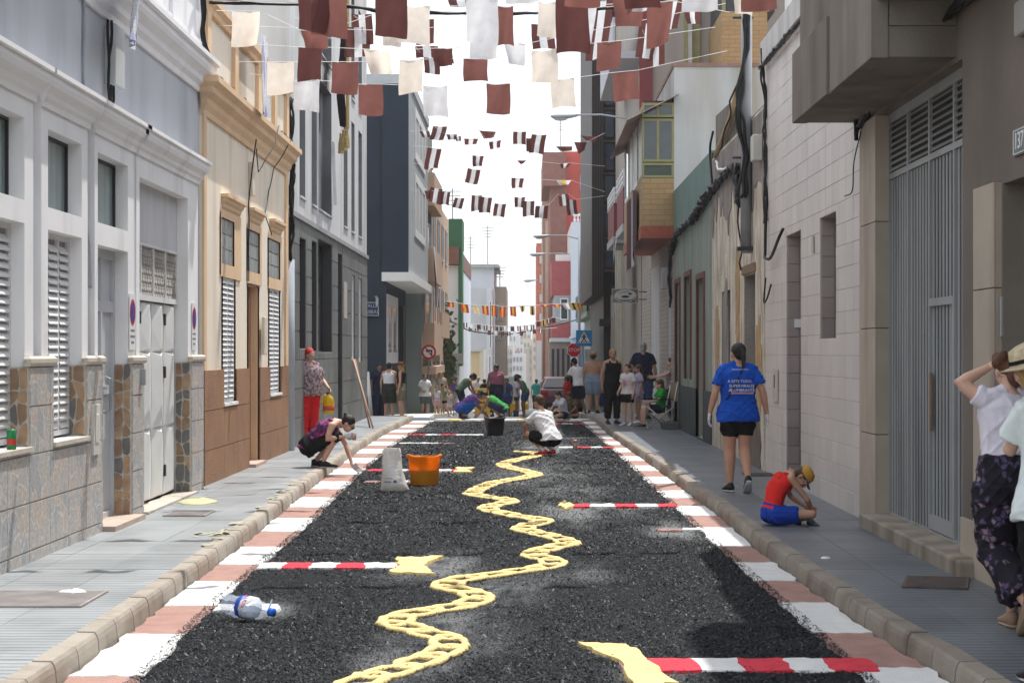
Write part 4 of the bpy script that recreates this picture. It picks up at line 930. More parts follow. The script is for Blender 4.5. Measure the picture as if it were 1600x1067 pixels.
# balconies: floor slab, three parapet blocks stepping out over the pavement
MB().box(2.52, 3.085, 5, 13.78, 4.18, 4.4).build('balcony_floor', conc_g, h5)
MB().box(2.50, 3.09, 13.8, 17.78, 3.78, 4.0).build('balcony_floor', conc_g, h5)
MB().box(2.46, 2.60, 15.78, 17.80, 3.775, 4.42).build('balcony_parapet', conc_g, h5, bevel=.008)
MB().box(2.53, 2.66, 15.78, 17.78, 4.42, 5.5).build('balcony_parapet', conc_g, h5, bevel=.008)
MB().box(2.47, 2.60, 13.79, 15.66, 3.77, 5.5).build('balcony_parapet', conc_g, h5, bevel=.008)
MB().box(2.58, 2.70, 15.60, 15.9, 4.1, 5.5).build('balcony_fin', M('fin_concrete', (.24,.215,.19), .9, .1, 2), h5)
MB().box(2.605, 3.085, 17.66, 17.775, 4.0, 4.42).build('balcony_end', conc_g, h5); MB().box(2.605, 3.085, 13.785, 13.90, 4.003, 5.45).build('balcony_end', conc_g, h5)
MB().box(2.62, 3.09, 5, 14.4, 7.0, 7.25).box(2.60, 2.72, 5, 14.42, 7.0, 8.0).build('upper_balcony', conc_g, h5)
cable('cable_bundle', 'tangle of black cables under the concrete balcony along brown wall', [(wander([(3.04, 17.5, 3.72), (3.03, 17.0, 3.80), (3.02, 13.6, 4.08), (3.02, 9, 4.1)], 26, .05, i), .018) for i in range(6)] + [(wander([(3.0, 17.55, 4.0), (3.02, 17.6, 3.6)], 6, .05, i + 9), .02) for i in range(3)])
cable('cable', 'thin bent wire dangling at the top of the beige stone pier', [([(3.03, 17.4, 3.66), (3.0, 17.6, 3.4), (3.01, 17.75, 3.15), (2.98, 18.0, 3.12)], .006)])

# ---------------------------------------------------------------- tiled house
tl_m = M('glazed_wall_tile', (.61,.565,.535), .38, .05, 1.5, rnd=.045, spec=.45, stain=((.53,.49,.465), .35, 3))
h6 = thing('tiled_house', 'house faced with pale pinkish beige tiles on the right, next to the garage', 'house', (3.07, 21, 0))
th_ = [(21.55, 22.75, 0, 3.03), (19.1, 20.15, 1.80, 3.06)]
mb = MB(); facade(mb, XR + .012, -1, 17.66, 24.76, 0, 5.4, [h + (.32,) for h in th_], jamb_mat=1); block_body(mb, XR + .012, -1, 17.67, 24.76, 0, 5.62, back=7); mb.build('wall', [M('tile_joint', (.43,.39,.37), .9), M('jamb_mosaic', (.36,.31,.295), .5, .08, 20)], h6)
tiles(h6, XR + .012, -1, 17.67, 24.76, .12, 5.34, .42, .215, [(h[0], h[1], h[2], h[3]) for h in th_], tl_m, name='wall_tile', gap=.004, thick=.005, jit=.0015, limit=295)
for h in th_:                                         # tiled far jamb
    tiles(h6, h[1] - .002, 1, XR + .02, XR + .31, max(h[2], .12), h[3] - .02, .145, .215, [], M('jamb_tile', (.33,.285,.27), .4, .05, 3, rnd=.12), name='jamb_tile', gap=.007, plane='Y', thick=.008)
MB().box(XR + .30, XR + .33, *th_[0]).build('door', M('dim_door', (.10,.09,.085), .6), h6); pane(h6, XR + .31, -1, *th_[1])
MB().box(XR + .02, XR + .3, 21.55, 22.75, .1, .14).build('doorstep', conc_g, h6)
MB().box(XR - .06, XR + .3, 17.7, 24.78, 5.36, 5.64).build('coping', M('pale_coping2', (.55,.54,.53), .8, .08, 2, stain=((.36,.34,.32), .5, 3)), h6)
MB().box(XR + .25, XR + .4, 17.7, 24.7, 5.64, 6.9).build('roof_wall', w_wall, h6)
MB().box(XR - .012, XR + .0, 20.5, 20.62, 2.72, 2.9).build('bell_plate', M('plate_grey', (.40,.38,.36), .5), h6)
MB().box(XR - .02, XR + .0, 23.45, 23.85, 1.05, 1.45).build('meter_door', M('meter_white', (.52,.50,.48), .5), h6, bevel=.003)
MB().box(XR - .025, XR - .02, 23.62, 23.68, 1.22, 1.38).build('meter_slot', dark_metal, h6)
MB().box(XR + .1, XR + .2, 22.72, 22.74, 1.95, 2.05).build('light_switch', white_paint, h6)

# ---------------------------------------------------------------- ruined plaster house
rp = M('peeling_plaster', (.60,.56,.48), .95, .14, 2, bump=2.0, bs=18, stain=((.30,.225,.16), .62, 4.5, (1,1,.35)), fine=.15)
rg = M('bare_grey_render', (.22,.20,.19), .95, .2, 2.5, bump=1.4, bs=20, stain=((.33,.30,.27), .6, 3, (1,1,.25)), fine=.12)
ro = M('bare_ochre_patch', (.40,.27,.14), .95, .2, 5, bump=1, bs=20)
h7 = thing('ruined_house', 'abandoned house with peeling cream plaster and grey patches, right side', 'house', (3.07, 28, 0))
rh = [(YR(1180), YR(1163), .12, 2.72), (YR(1141), YR(1128), .6, 2.6)]
mb = MB(); facade(mb, XR, -1, 24.80, 31.8, 0, 4.85, [h + (.22,) for h in rh], jamb_mat=1); block_body(mb, XR, -1, 24.80, 31.8, 0, 4.86, back=7); mb.build('wall', [rp, rg], h7)
random.seed(21)
def patch(name, mat, cx, cz, ry, rz_, X, t, n=26, seed=0, jag=.25):  # a raised or bare patch of render with a torn outline
    pts = []
    for k in range(n):
        an = 2 * math.pi * k / n; q = 1 + jag * NZ.noise(V((math.cos(an) * 2 + seed, math.sin(an) * 2, seed))) * 2 + random.uniform(-.06, .06)
        sx_, sz_ = abs(math.cos(an)) ** .6 * (1 if math.cos(an) > 0 else -1), abs(math.sin(an)) ** .6 * (1 if math.sin(an) > 0 else -1)
        pts.append((X, cx + ry * q * sx_, cz + rz_ * q * sz_))
    return MB().prism(pts, (-t, 0, 0)).build(name, mat, h7)
# broad grey area under the roof with drips running down into the cream plaster
pts = [(24.85, 4.8), (24.85, 4.0)]; y = 24.85
while y < 31.7: pts.append((y, 3.85 + .35 * NZ.noise(V((y * .8, 0, 0))) + random.choice((-.28, .0, .22)) * random.random())); y += .14
pts += [(31.78, 3.7), (31.78, 4.8)]
MB().prism([(XR - .001, p[0], p[1]) for p in pts], (-.012, 0, 0)).build('grey_render', rg, h7)
patch('grey_render', rg, 29.6, 1.6, .42, 1.1, XR - .001, .01, seed=3); patch('ochre_patch', ro, 25.4, 1.3, .3, .7, XR - .001, .008, seed=5); patch('ochre_patch', ro, 27.9, 2.4, .25, .7, XR - .001, .008, seed=8); patch('ochre_patch', ro, 30.9, 1.9, .25, .5, XR - .001, .008, seed=12)
patch('stained_base', M('dark_damp_base', (.17,.14,.12), .9, .2, 3, bump=.8, bs=30), 26.0, .45, .85, .42, XR - .001, .012, seed=6)
MB().box(XR + .18, XR + .22, *rh[0]).build('door', M('weathered_door', (.15,.16,.18), .7, .2, 6), h7); MB().box(XR - .03, XR + .1, rh[0][0] - .1, rh[0][1] + .1, 2.74, 2.86).build('lintel', M('wood_lintel', (.22,.15,.10), .9), h7)
MB().box(XR + .1, XR + .22, *rh[1]).build('blocked_window', rg, h7)
MB().prism([(XR + .05, 31.7, 4.80), (XR + .05, 31.7, 5.55), (XR + .05, 29.4, 5.48), (XR + .05, 28.2, 5.1), (XR + .05, 26.6, 4.80)], (.16, 0, 0)).build('roof_remnant', conc_g, h7)
MB().tube([(XR - .02, 31.0, 4.82), (XR - .02, 29.0, 5.1), (XR - .02, 27.0, 5.6)], .05, 8).build('slanted_pipe', M('tan_pipe', (.45,.33,.2), .6), h7, smooth=True)

# ---------------------------------------------------------------- green house
gr = M('faded_green_render', (.27,.31,.275), .9, .08, 1.5, bump=.3, bs=40, stain=((.17,.20,.175), .5, 2)); gt = M('turquoise_band', (.16,.25,.225), .85, .12, 2, stain=((.20,.26,.24), .6, 2))
bs_ = M('dark_base_render', (.065,.075,.078), .85, .15, 3, bump=.4); mw = M('maroon_wood', (.15,.065,.055), .6, .12, 5); rd = M('brick_red_door', (.36,.12,.08), .6, .1, 4)
h8 = thing('green_house', 'faded green house with dark maroon doors and windows, right side', 'house', (3.07, 36, 0))
gh_ = [(YR(1101), YR(1090), .15, 2.95), (YR(1080), YR(1071), 1.15, 3.1), (YR(1063), YR(1056.5), .15, 3.05)]
mb = MB(); facade(mb, XR, -1, 31.82, 40.0, 0, 4.1, [h + (.16,) for h in gh_]); block_body(mb, XR, -1, 31.82, 40.0, 0, 4.96, back=7, roof=True); mb.build('wall', gr, h8)
MB().box(XR - .01, XR + .25, 31.82, 40.0, 4.1, 5.0).build('parapet', gt, h8)
r = [(31.82, 40.0, .05, 1.0)]
for h in gh_: r = cut(r, (h[0], h[1], h[2], h[3]))
for q in r: MB().box(XR - .03, XR, *q).build('dark_base', bs_, h8)
for i, h in enumerate(gh_):
    mb = MB(); e = .1; xs = (XR - .03, XR + .02)
    mb.box(*xs, h[0] - e, h[0], h[2], h[3] + e); mb.box(*xs, h[1], h[1] + e, h[2], h[3] + e); mb.box(*xs, h[0], h[1], h[3], h[3] + e); mb.build('door_frame' if i != 1 else 'window_frame', mw, h8)
    MB().box(XR + .12, XR + .16, h[0], h[1], h[2], h[3]).build('door' if i != 1 else 'shutter_panel', rd if i == 0 else mw, h8)
cable('cable_bundle', 'thick twisted black cable garland sagging along the green and ruined houses', [(wander([(XR - .08, 40.2, 3.75), (XR - .08, 38.5, 4.0), (XR - .08, 36, 4.05), (XR - .07, 34, 4.1), (XR - .07, 31.8, 4.25), (XR - .08, 29, 4.35), (XR - .08, 27.3, 4.3), (XR - .1, 26.8, 3.7)], 12, .12, i * 3), .03) for i in range(6)])

# ---------------------------------------------------------------- white party wall, bay-window building
stw = M('stained_white_render', (.50,.50,.50), .88, .07, 1, bump=.2, bs=40, stain=((.36,.31,.26), .55, 1.8, (1,1,.10)))
bt = M_brick('yellow_brick_tile', (.40,.27,.13), (.36,.235,.11), (.23,.17,.11), .30, .11)
bt2 = M_brick('pale_brick_tile', (.42,.38,.34), (.37,.33,.30), (.22,.20,.18), .30, .10)
mr = M('maroon_paint', (.20,.045,.05), .6, .1, 2); olive = M('olive_frame', (.27,.255,.12), .5, .08, 4)
h9 = thing('bay_window_building', 'building with olive-framed enclosed balcony over yellow brick, white party wall facing camera', 'building', (3.07, 44, 0))
oh = [(YR(1030), YR(1017), .1, 3.7), (YR(1048.5), YR(1043.5), .1, 2.9)]
mb = MB(); facade(mb, XR, -1, 40.02, 51.2, -.2, 4.4, [h + (.25,) for h in oh], jamb_mat=1); mb.build('brick_tile_wall', [bt2, bt], h9)
for h in oh: MB().box(XR + .2, XR + .25, *h).build('door', M('brown_door', (.10,.06,.04), .5) if h[3] > 3 else M('yellow_door', (.34,.28,.12), .6), h9)
MB().box(XR + .002, 9, 40.03, 51.2, 4.4, 7.6).build('party_wall', stw, h9)
MB().box(XR - .02, 9, 40.0, 51.2, 7.6, 7.68).build('wall_coping', M('rust_coping', (.28,.17,.14), .9, .2, 5), h9)
MB().box(XR + .01, 9, 40.03, 51.2, 0, 4.4).build('house_body', stw, h9)
XO = 2.40; y0, y1 = 40.02, 47.3
MB().box(XO, XR, y0, y1, 4.28, 5.28).build('bay_brick', bt, h9); MB().box(XO - .02, XR, y0 - .02, y1 + .02, 4.03, 4.28).build('bay_red_band', M('red_tile_band', (.33,.09,.06), .6, .2, 8), h9)
MB().box(XO + .05, XR, y0 + .05, y1, 5.28, 6.9).build('bay_inside', M('dim_inside', (.035,.032,.028), .8), h9)
def win_frame_y(x0, x1, z0, z1, Y, nm, mat, gm, parent, e=.05, bars=()):
    mb = MB(); mb.box(x0, x1, Y - .03, Y, z0, z0 + e); mb.box(x0, x1, Y - .03, Y, z1 - e, z1); mb.box(x0, x0 + e, Y - .03, Y, z0 + e, z1 - e); mb.box(x1 - e, x1, Y - .03, Y, z0 + e, z1 - e)
    for b_ in bars: mb.box(x0 + (x1 - x0) * b_ - e/2, x0 + (x1 - x0) * b_ + e/2, Y - .029, Y, z0 + e, z1 - e)
    w_ = mb.build(nm, mat, parent); MB().box(x0 + e*.9, x1 - e*.9, Y - .012, Y + .002, z0 + e*.9, z1 - e*.9).build('pane', gm, w_); return w_
win_frame_y(XO, XR, 5.29, 5.60, y0 + .03, 'window', olive, M('dark_green_panel', (.07,.09,.07), .6), h9); win_frame_y(XO, XR, 5.62, 6.52, y0 + .03, 'window', olive, glass_dark, h9, bars=(.5,)); win_frame_y(XO, XR, 6.55, 6.85, y0 + .03, 'window', olive, glass_dark, h9, bars=(.5,))
for i in range(4):
    ya = y0 + .1 + i * 1.8; pane(h9, XO + .04, -1, ya, ya + 1.7, 5.3, 6.8, fm=white_metal if i % 2 else olive, gm=M('bright_blind', (.6,.62,.62), .5) if i < 3 else glass_dark, e=.07)
mb = MB(); n = 16                                     # corrugated awning
rs = []
for k in range(2 * n + 1):
    y = y0 - .35 + (y1 - y0 + .8) * k / (2 * n); rs.append(((XO - .32, y, 6.45 + .03 * (k % 2)), (XR + .1, y, 7.0 + .03 * (k % 2))))
for p, q in zip(rs[:-1], rs[1:]): mb.quad(p[0], q[0], q[1], p[1])
mb.build('awning', M('corrugated_sheet', (.30,.20,.18), .7, .25, 3, stain=((.45,.28,.26), .5, 2)), h9)
t = MB(); vs = []; n = 12
for j in range(n + 1):
    for i in range(n + 1):
        u_, v_ = i / n, j / n; vs.append((XO - .05 - .05 * math.sin(u_ * 9), 41.0 + u_ * 3.6, 5.1 - v_ * (1.15 + .5 * u_) + .1 * math.sin(v_ * 3 + u_ * 4)))
t.add(vs, [(j*(n+1)+i, j*(n+1)+i+1, (j+1)*(n+1)+i+1, (j+1)*(n+1)+i) for j in range(n) for i in range(n)])
br_cloth = M('brown_cloth', (.085,.032,.032), .8, .1, 5); t.mi = [1 if i % n in (4,5,6,7) else 0 for i in range(n * n)]
tag(t.build('banner', [br_cloth, M('grey_cloth', (.4,.4,.44), .8)], smooth=True), 'brown and white striped cloth draped over the brick balcony front', 'banner')
# tall beige block behind and above
tb = M('tall_beige_render', (.38,.345,.31), .85, .06, .8, bump=.15, stain=((.30,.27,.24), .35, 1.2))
h10 = thing('tall_beige_block', 'tall beige apartment block behind the flags with a yellow brick balcony', 'building', (3.5, 52, 0))
MB().box(3.05, 10, 51.25, 66, -1, 15).build('wall', tb, h10)
MB().box(4.86, 6.0, 47.9, 51.2, 8.75, 10.15).build('brick_balcony', bt, h10); MB().box(4.84, 6.02, 47.88, 51.2, 8.6, 8.75).build('balcony_slab', mr, h10)
MB().box(4.9, 6.2, 48.0, 51.2, 10.15, 12.5).build('enclosed_balcony', M('balcony_dim', (.05,.055,.06), .4), h10)
for x in (4.88, 5.45, 5.98): MB().box(x, x + .08, 47.9, 48.0, 10.15, 12.5).build('window_frame', olive, h10)
MB().box(5.65, 5.92, 47.88, 47.9, 10.3, 12.3).build('pane', M('pane_blue', (.10,.16,.24), .1), h10)
MB().box(4.2, 4.62, 51.15, 51.25, 8, 15).build('pipe_duct', olive, h10); MB().box(4.3, 4.4, 51.05, 51.14, 7, 15).build('drainpipe', M('pipe_pale', (.5,.5,.48), .5), h10)
MB().box(3.0, 3.35, 51.1, 51.24, 5, 11).build('maroon_strip', mr, h10)
MB().box(2.3, 3.05, 51.3, 60, 9.5, 9.7).box(2.3, 2.36, 51.3, 60, 9.7, 10.6).build('upper_balcony', M('pale_lilac', (.46,.46,.50), .7, .05), h10)
# lilac-white ground floor with doors and maroon balconies
lw_ = M('lilac_white_render', (.46,.455,.465), .85, .06, 1.5, stain=((.34,.33,.33), .4, 2)); cy_ = M('cream_yellow_render', (.46,.43,.31), .85, .06, 1.5)
dh = [(YR(998.5), YR(1003.5) + 2.0, 0, 3.4)]
mb = MB(); hh = [(52.0, 52.9, -.2, 3.15), (54.2, 55.1, -.2, 3.05), (56.4, 57.3, -.2, 2.9)]
facade(mb, XR - .01, -1, 51.25, 59.6, -1, 6.0, [h + (.2,) for h in hh]); mb.build('ground_floor_wall', lw_, h10)
for h in hh: MB().box(XR + .1, XR + .2, *h).build('door', M('near_black_door', (.02,.018,.018), .5), h10)
mb = MB(); facade(mb, XR - .01, -1, 59.62, 66, -1, 6.0); mb.build('ground_floor_wall', cy_, h10)
for y in (60.0, 61.6, 63.4): MB().box(XR - .14, XR - .012, y, y + .35, -1, 5.2).build('pilaster', M('pale_cream', (.52,.50,.42), .8), h10)
for y0, y1 in ((49.2, 52.8), (54.6, 58.6)):
    MB().box(2.45, 3.06, y0, y1, 4.75, 4.95).build('balcony_slab', lw_, h10); MB().box(2.48, 2.56, y0 + .05, y1 - .05, 4.95, 5.9).box(2.56, 3.06, y0 + .05, y0 + .12, 4.95, 5.9).build('balcony_front', mr, h10)
    mb = MB()
    for z in (6.0, 6.15, 6.3): mb.box(2.47, 2.51, y0, y1, z, z + .05); mb.box(2.51, 3.06, y0, y0 + .04, z, z + .05)
    for i in range(5): mb.box(2.462, 2.52, y0 + .005 + (y1 - y0 - .06) * i / 4, y0 + .055 + (y1 - y0 - .06) * i / 4, 5.9, 6.35)
    mb.build('railing', white_metal, h10)
t = MB(); vs = []; n = 10
for j in range(n + 1):
    for i in range(n + 1):
        u_, v_ = i / n, j / n; vs.append((2.50 - .12 * math.sin(v_ * 3.14) * (1 - u_), 52.9 + u_ * 2.4 + .5 * v_, 4.85 - v_ * 2.2))
t.add(vs, [(j*(n+1)+i, j*(n+1)+i+1, (j+1)*(n+1)+i+1, (j+1)*(n+1)+i) for j in range(n) for i in range(n)]); t.mi = [1 if i % n in (4,5,6) else 0 for i in range(n * n)]
tag(t.build('banner', [M('pale_grey_cloth', (.5,.5,.52), .8), br_cloth], smooth=True), 'grey and brown striped banner hanging below maroon balcony above the shop sign', 'banner')
# dark brown clad tower
dk = M('dark_brown_cladding', (.045,.036,.033), .6, .15, 2)
h11 = thing('dark_clad_tower', 'tall dark brown clad tower overhanging the right pavement beyond the shop sign', 'building', (2.6, 67, 0))
MB().box(2.24, 2.66, 66.05, 80, 3.6, 14.5).build('cladding', dk, h11)
for i in range(5): MB().box(2.245 + i * .085, 2.27 + i * .085, 66.0, 66.05, 3.6, 14.5).build('cladding_rib', M('rib_brown', (.07,.06,.055), .5), h11)
MB().box(2.66, 8, 66.4, 80, -1, 14.5).build('recess_wall', M('tower_dark_wall', (.02,.022,.024), .5), h11)
for i in range(9): MB().box(2.70, 3.0, 66.34, 66.4, 4.6 + i * 1.12, 5.5 + i * 1.12).build('window', M('pane_dark_blue', (.03,.05,.09), .1, spec=.8), h11)
for i in range(10): MB().box(2.66, 3.06, 66.3, 66.39, 4.42 + i * 1.12, 4.5 + i * 1.12).build('sill', M('brown_sill', (.12,.075,.06), .6), h11)
MB().box(2.9, 3.1, 66.06, 80, -1, 3.6).build('ground_floor_wall', M('pale_ground_wall', (.42,.39,.34), .8, .1, 2), h11)
MB().box(2.5, 3.1, 66.1, 66.2, 2.55, 2.8).build('hanging_sign', dark_metal, h11)
# hanging shop sign
t = thing('shop_sign', 'oval lettered shop sign on an iron bracket over the right pavement', 'sign', (2.5, 50, 3.2))
Ys = 49.0; x0, x1 = XX(956, Ys), XX(998, Ys); z0, z1 = ZZ(474, Ys), ZZ(451, Ys); cx_, cz_ = (x0 + x1) / 2, (z0 + z1) / 2
MB().box(x0, x1, Ys - .02, Ys + .03, z0, z1).build('board', M('sign_weathered', (.20,.19,.165), .7, .5, 9), t)
e_ = lambda rx, rz_, y, n=28: [(cx_ + rx * math.cos(2*math.pi*k/n), y, cz_ + rz_ * math.sin(2*math.pi*k/n)) for k in range(n)]
sw_ = M('sign_cream', (.50,.50,.50), .6, .05); ink = M('sign_ink', (.03,.03,.045), .6)
MB().poly(e_(.28, .165, Ys - .024)).build('oval', sw_, t)
mb = MB(); 
for q in ((x0,x1,z1-.012,z1),(x0,x1,z0,z0+.012),(x0,x0+.012,z0+.012,z1-.012),(x1-.012,x1,z0+.012,z1-.012)): mb.box(q[0], q[1], Ys - .03, Ys - .02, q[2], q[3])
mb.build('border', sw_, t)
mb = MB(); mb.tube([(cx_ + .25 * math.cos(a), Ys - .03, cz_ + .13 * math.sin(a)) for a in np.linspace(math.pi * 1.08, math.pi * 1.95, 14)], .008, 4); mb.poly([(cx_ + .10 * math.cos(a), Ys - .028, cz_ - .02 + .028 * math.sin(a) * (1 if math.sin(a) < 0 else 1.2)) for a in np.linspace(0, 6.1, 18)])
mb.poly([(cx_ + .12 + .045 * math.cos(a), Ys - .028, cz_ + .055 + .03 * math.sin(a)) for a in np.linspace(0, 6, 12)]); mb.poly([(cx_ + .2 + .03 * math.cos(a), Ys - .029, cz_ - .13 + .02 * math.sin(a)) for a in np.linspace(0, 6, 12)]); mb.build('emblem', ink, t)
text('LA TARTA', .062, frame((cx_ - .04, Ys - .028, cz_ + .095), (1, 0, .12), (-.12, 0, 1)), 'lettering', ink, t); text('RESTAURANTE', .04, frame((cx_ + .0, Ys - .028, cz_ - .105), (1, 0, 0), (0, 0, 1)), 'lettering', ink, t)
MB().tube([(x1, Ys, z1 - .08), (3.06, Ys, z1 - .08)], .014).tube([(x1, Ys, z0 + .1), (3.06, Ys, z0 + .1)], .014).build('bracket', dark_metal, t)
MB().box(3.0, 3.05, Ys - .1, Ys + .1, 1, 6).build('x', dark_metal).hide_render if False else None
# utility pole, cables and boxes on the tiled house corner
t = thing('utility_pole', 'grey tubular pole carrying thick black cables at the ruined house corner', 'pole', (XR - .1, 26.1, 3))
Yp = 26.1
MB().tube([(2.98, Yp, ZZ(430, Yp) + .3), (2.99, Yp, 6.4)], .075, 14).build('shaft', M('pole_grey', (.24,.25,.265), .5, .1, 5), t, smooth=True)
MB().box(2.86, 3.08, Yp - .08, Yp + .08, ZZ(392, Yp), ZZ(386, Yp)).build('bracket', dark_metal, t)
for z_ in (4.3, 6.2): MB().tube([(2.8, Yp, z_), (3.08, Yp, z_)], .018).build('clamp', dark_metal, t)
cable('cable_bundle', 'thick black cables running down the grey utility pole', [(wander([(3.0 + .02 * i, Yp - .12, 7.0), (2.93 + .02 * i, Yp - .12, 5.6), (2.83 + .03 * i, Yp - .12, 4.9), (2.95 + .02 * i, Yp - .12, 4.3), (2.85 + .05 * i, Yp - .1, 3.75)], 8, .05, i * 2), .025) for i in range(3)])
cable('cable_bundle', 'thin black cables down the corner of the tiled house, looping at its doorway', [(wander([(3.03, 24.6, 5.5), (3.04, 24.55, 4.4), (3.03, 24.5, 3.3)], 12, .06, i), .014) for i in range(3)] + [([(3.04, 24.4, 3.6), (3.03, 24.4, 2.95), (3.0, 24.2, 2.85), (3.0, 23.6, 2.82), (3.0, 22.9, 3.0), (3.04, 22.75, 3.12)], .02), ([(3.03, 24.35, 2.6), (3.0, 24.3, 2.3), (3.0, 24.0, 2.32), (3.03, 23.8, 2.5)], .012)])
cable('cable_bundle', 'black cables strung under the coping of the tiled house', [(wander([(3.0, 24.7, 5.3), (3.0, 17.9, 5.3)], 40, .05, i), .014) for i in range(4)])
t = MB().box(2.93, 3.05, 24.85, 25.15, ZZ(252, 25), ZZ(212, 25)).build('junction_box', M('box_cream', (.48,.47,.43), .5), bevel=.01); tag(t, 'cream junction box beside the grey utility pole', 'junction box')
t = MB().box(2.86, 2.98, 40.6, 41.1, 3.0, 3.45).build('junction_box', M('box_grey2', (.35,.35,.36), .5), bevel=.01); tag(t, 'grey junction box below the sagging cable at the green house end', 'junction box')
cable('cable', 'green pole-top stay wire on the white party wall', [([(XX(1162, 39.8), 39.8, ZZ(96, 39.8)), (XX(1166, 39.8), 39.8, ZZ(200, 39.8))], .02)], cat='pole', mat=M('green_pipe', (.08,.18,.15), .5))
cable('cable', 'white loose cable curling from ruined house roof', [(wander([(3.0, 30.3, ZZ(252, 30.3)), (2.95, 29.4, ZZ(266, 29.4)), (2.95, 28.3, ZZ(262, 28.3))], 6, .04, 3), .02)], mat=white_paint)
cable('cable', 'black cable rising from garland to slanted pipe', [([(2.98, 30.8, 4.3), (2.95, 30.9, 4.9), (2.95, 30.4, 5.15)], .02)])
cable('cable', 'black cable sagging below the slanted pipe towards the pole', [(wander([(2.98, 27.5, 5.5), (2.95, 28.6, 4.9), (2.95, 29.3, 4.75)], 6, .05, 2), .015)])
cable('cable', 'thin black cable trailing down ruined plaster from the pole foot', [(wander([(2.98, 27.2, 3.9), (2.99, 27.0, 3.4), (2.99, 26.8, 2.8)], 6, .05, 2), .013)])
cable('cable_bundle', 'black cables hanging at the bay window corner', [(wander([(3.0, 40.2, 3.9), (3.0, 40.3, 3.3), (3.02, 40.5, 2.6)], 6, .06, i), .02) for i in range(3)])
# ================================================================ farther houses
def house(name, lab, x0, x1, y0, y1, z1, mat, wins=(), balc=(), zb=None, cat='building', ground=None, open_='b'):
    zb = gz(y1) - 1 if zb is None else zb
    t = thing(name, lab, cat, ((x0 + x1) / 2, (y0 + y1) / 2, gz(y0)))
    MB().box(x0, x1, y0, y1, zb, z1).build('wall', mat, t)
    return t
def fwin(t, face, p, a0, a1, z0, z1, fm=None, gm=None, d=.06):      # framed window on a face: 'E' / 'W' (p = X) or 'S' (p = Y)
    fm = fm or white_metal; gm = gm or glass_dark
    if face == 'E': pane(t, p, 1, a0, a1, z0, z1, fm=fm, gm=gm, e=.09)
    elif face == 'W': pane(t, p, -1, a0, a1, z0, z1, fm=fm, gm=gm, e=.09)
    else: win_frame_y(a0, a1, z0, z1, p, 'window', fm, gm, t, e=.07)
sage = M('sage_render', (.24,.29,.275), .85, .06, 1); peach = M('peach_render', (.60,.42,.31), .85, .06, 1); beige2 = M('sand_render', (.58,.49,.38), .85, .06, 1)
pwh = M('far_white_render', (.62,.64,.67), .85, .05, .6, stain=((.48,.49,.51), .35, .6)); pw2 = M('far_pale_grey', (.50,.52,.54), .85, .06, .6); crm = M('far_cream', (.62,.55,.45), .85, .05, .6)
t = house('sage_house', 'sage green house with peach balconies on left past the navy building', -12, -3.35, 61.3, 68, 9.2, sage)
for z in (6.6, 4.15, 1.75): MB().box(-3.34, -2.98, 62, 67.5, z - .2, z).build('balcony_slab', peach, t); MB().box(-3.08, -2.98, 62, 67.5, z, z + .85).box(-3.34, -3.08, 62, 62.1, z, z + .85).build('balcony_front', peach, t)
for z in (6.7, 4.3, 2.0): fwin(t, 'E', -3.34, 63, 66, z + .1, z + 1.7)
MB().box(-3.5, -2.9, 61.35, 67.9, .95, 1.2).build('ground_canopy', peach, t)
for y in (62, 64, 66): MB().box(-3.35, -3.30, y, y + .9, -.6, .9).build('shop_door', dark_metal, t)
t = house('peach_house', 'peach rendered house with tall windows, fourth on the left', -12, -3.42, 68.2, 84, 7.4, peach)
for y in (70, 73.5, 77, 80.5):
    for z in (5.3, 2.7): fwin(t, 'E', -3.41, y, y + 1.4, z, z + 1.5, fm=M('white_shut', (.6,.6,.6), .5), gm=M('grey_blind', (.3,.3,.31), .5))
    MB().box(-3.43, -3.38, y, y + 1.1, -1.2, 1.3).build('door', M('door_grey', (.2,.2,.21), .6), t)
MB().box(-3.42, -3.05, 69, 76, 2.2, 2.4).box(-3.12, -3.05, 69, 76, 2.4, 3.1).build('balcony', peach, t)
random.seed(5)
# climbing plant on the left wall
t = thing('climbing_plant', 'green climbing plant hanging on the left facades above the children', 'plant', (-3.2, 80, 1))
mb = MB(); lv = M('leaf_green', (.10,.13,.06), .7, .4, 20)
for i in range(900):
    c = V((random.gauss(XX(697, 80), .16), random.gauss(80, .8), random.gauss(ZZ(560, 80), .75))); d = V((random.uniform(-1,1), random.uniform(-1,1), random.uniform(-1,1))).normalized() * .12; e = d.cross(V((random.random(), 1, random.random()))).normalized() * .07
    mb.quad(c - d, c + e, c + d, c - e)
stuff(mb.build('leaves', lv, t)); MB().tube([(-3.35, 80, -1), (-3.33, 80, 1.2), (-3.3, 80, 2.6)], [.06, .05, .02], 6).build('stem', M('stem_brown', (.16,.12,.08), .9), t)
Yt = 90; t = thing('green_white_tower_house', 'white house with dark green edge and brick band, left background', 'building', (-3.5, Yt, -1.2))
X = lambda x, Y=Yt: XX(x, Y); Z = lambda y, Y=Yt: ZZ(y, Y); dgr = M('dark_green_render', (.045,.13,.07), .85, .1, 1)
MB().box(X(686), X(701), Yt, 110, Z(390), Z(343)).box(X(686), X(716), Yt + .3, 110, -3, Z(414)).build('wall', pwh, t); MB().box(X(701), X(722), Yt - .02, 93, Z(388), Z(342)).box(X(716), X(722), Yt, 92, -3 + 4, Z(388)).build('green_edge', dgr, t)
MB().box(X(684), X(717), Yt - .1, 110, Z(413), Z(386)).build('brick_band', M_brick('red_brown_brick', (.22,.10,.075), (.18,.085,.06), (.14,.09,.07), .4, .14), t)
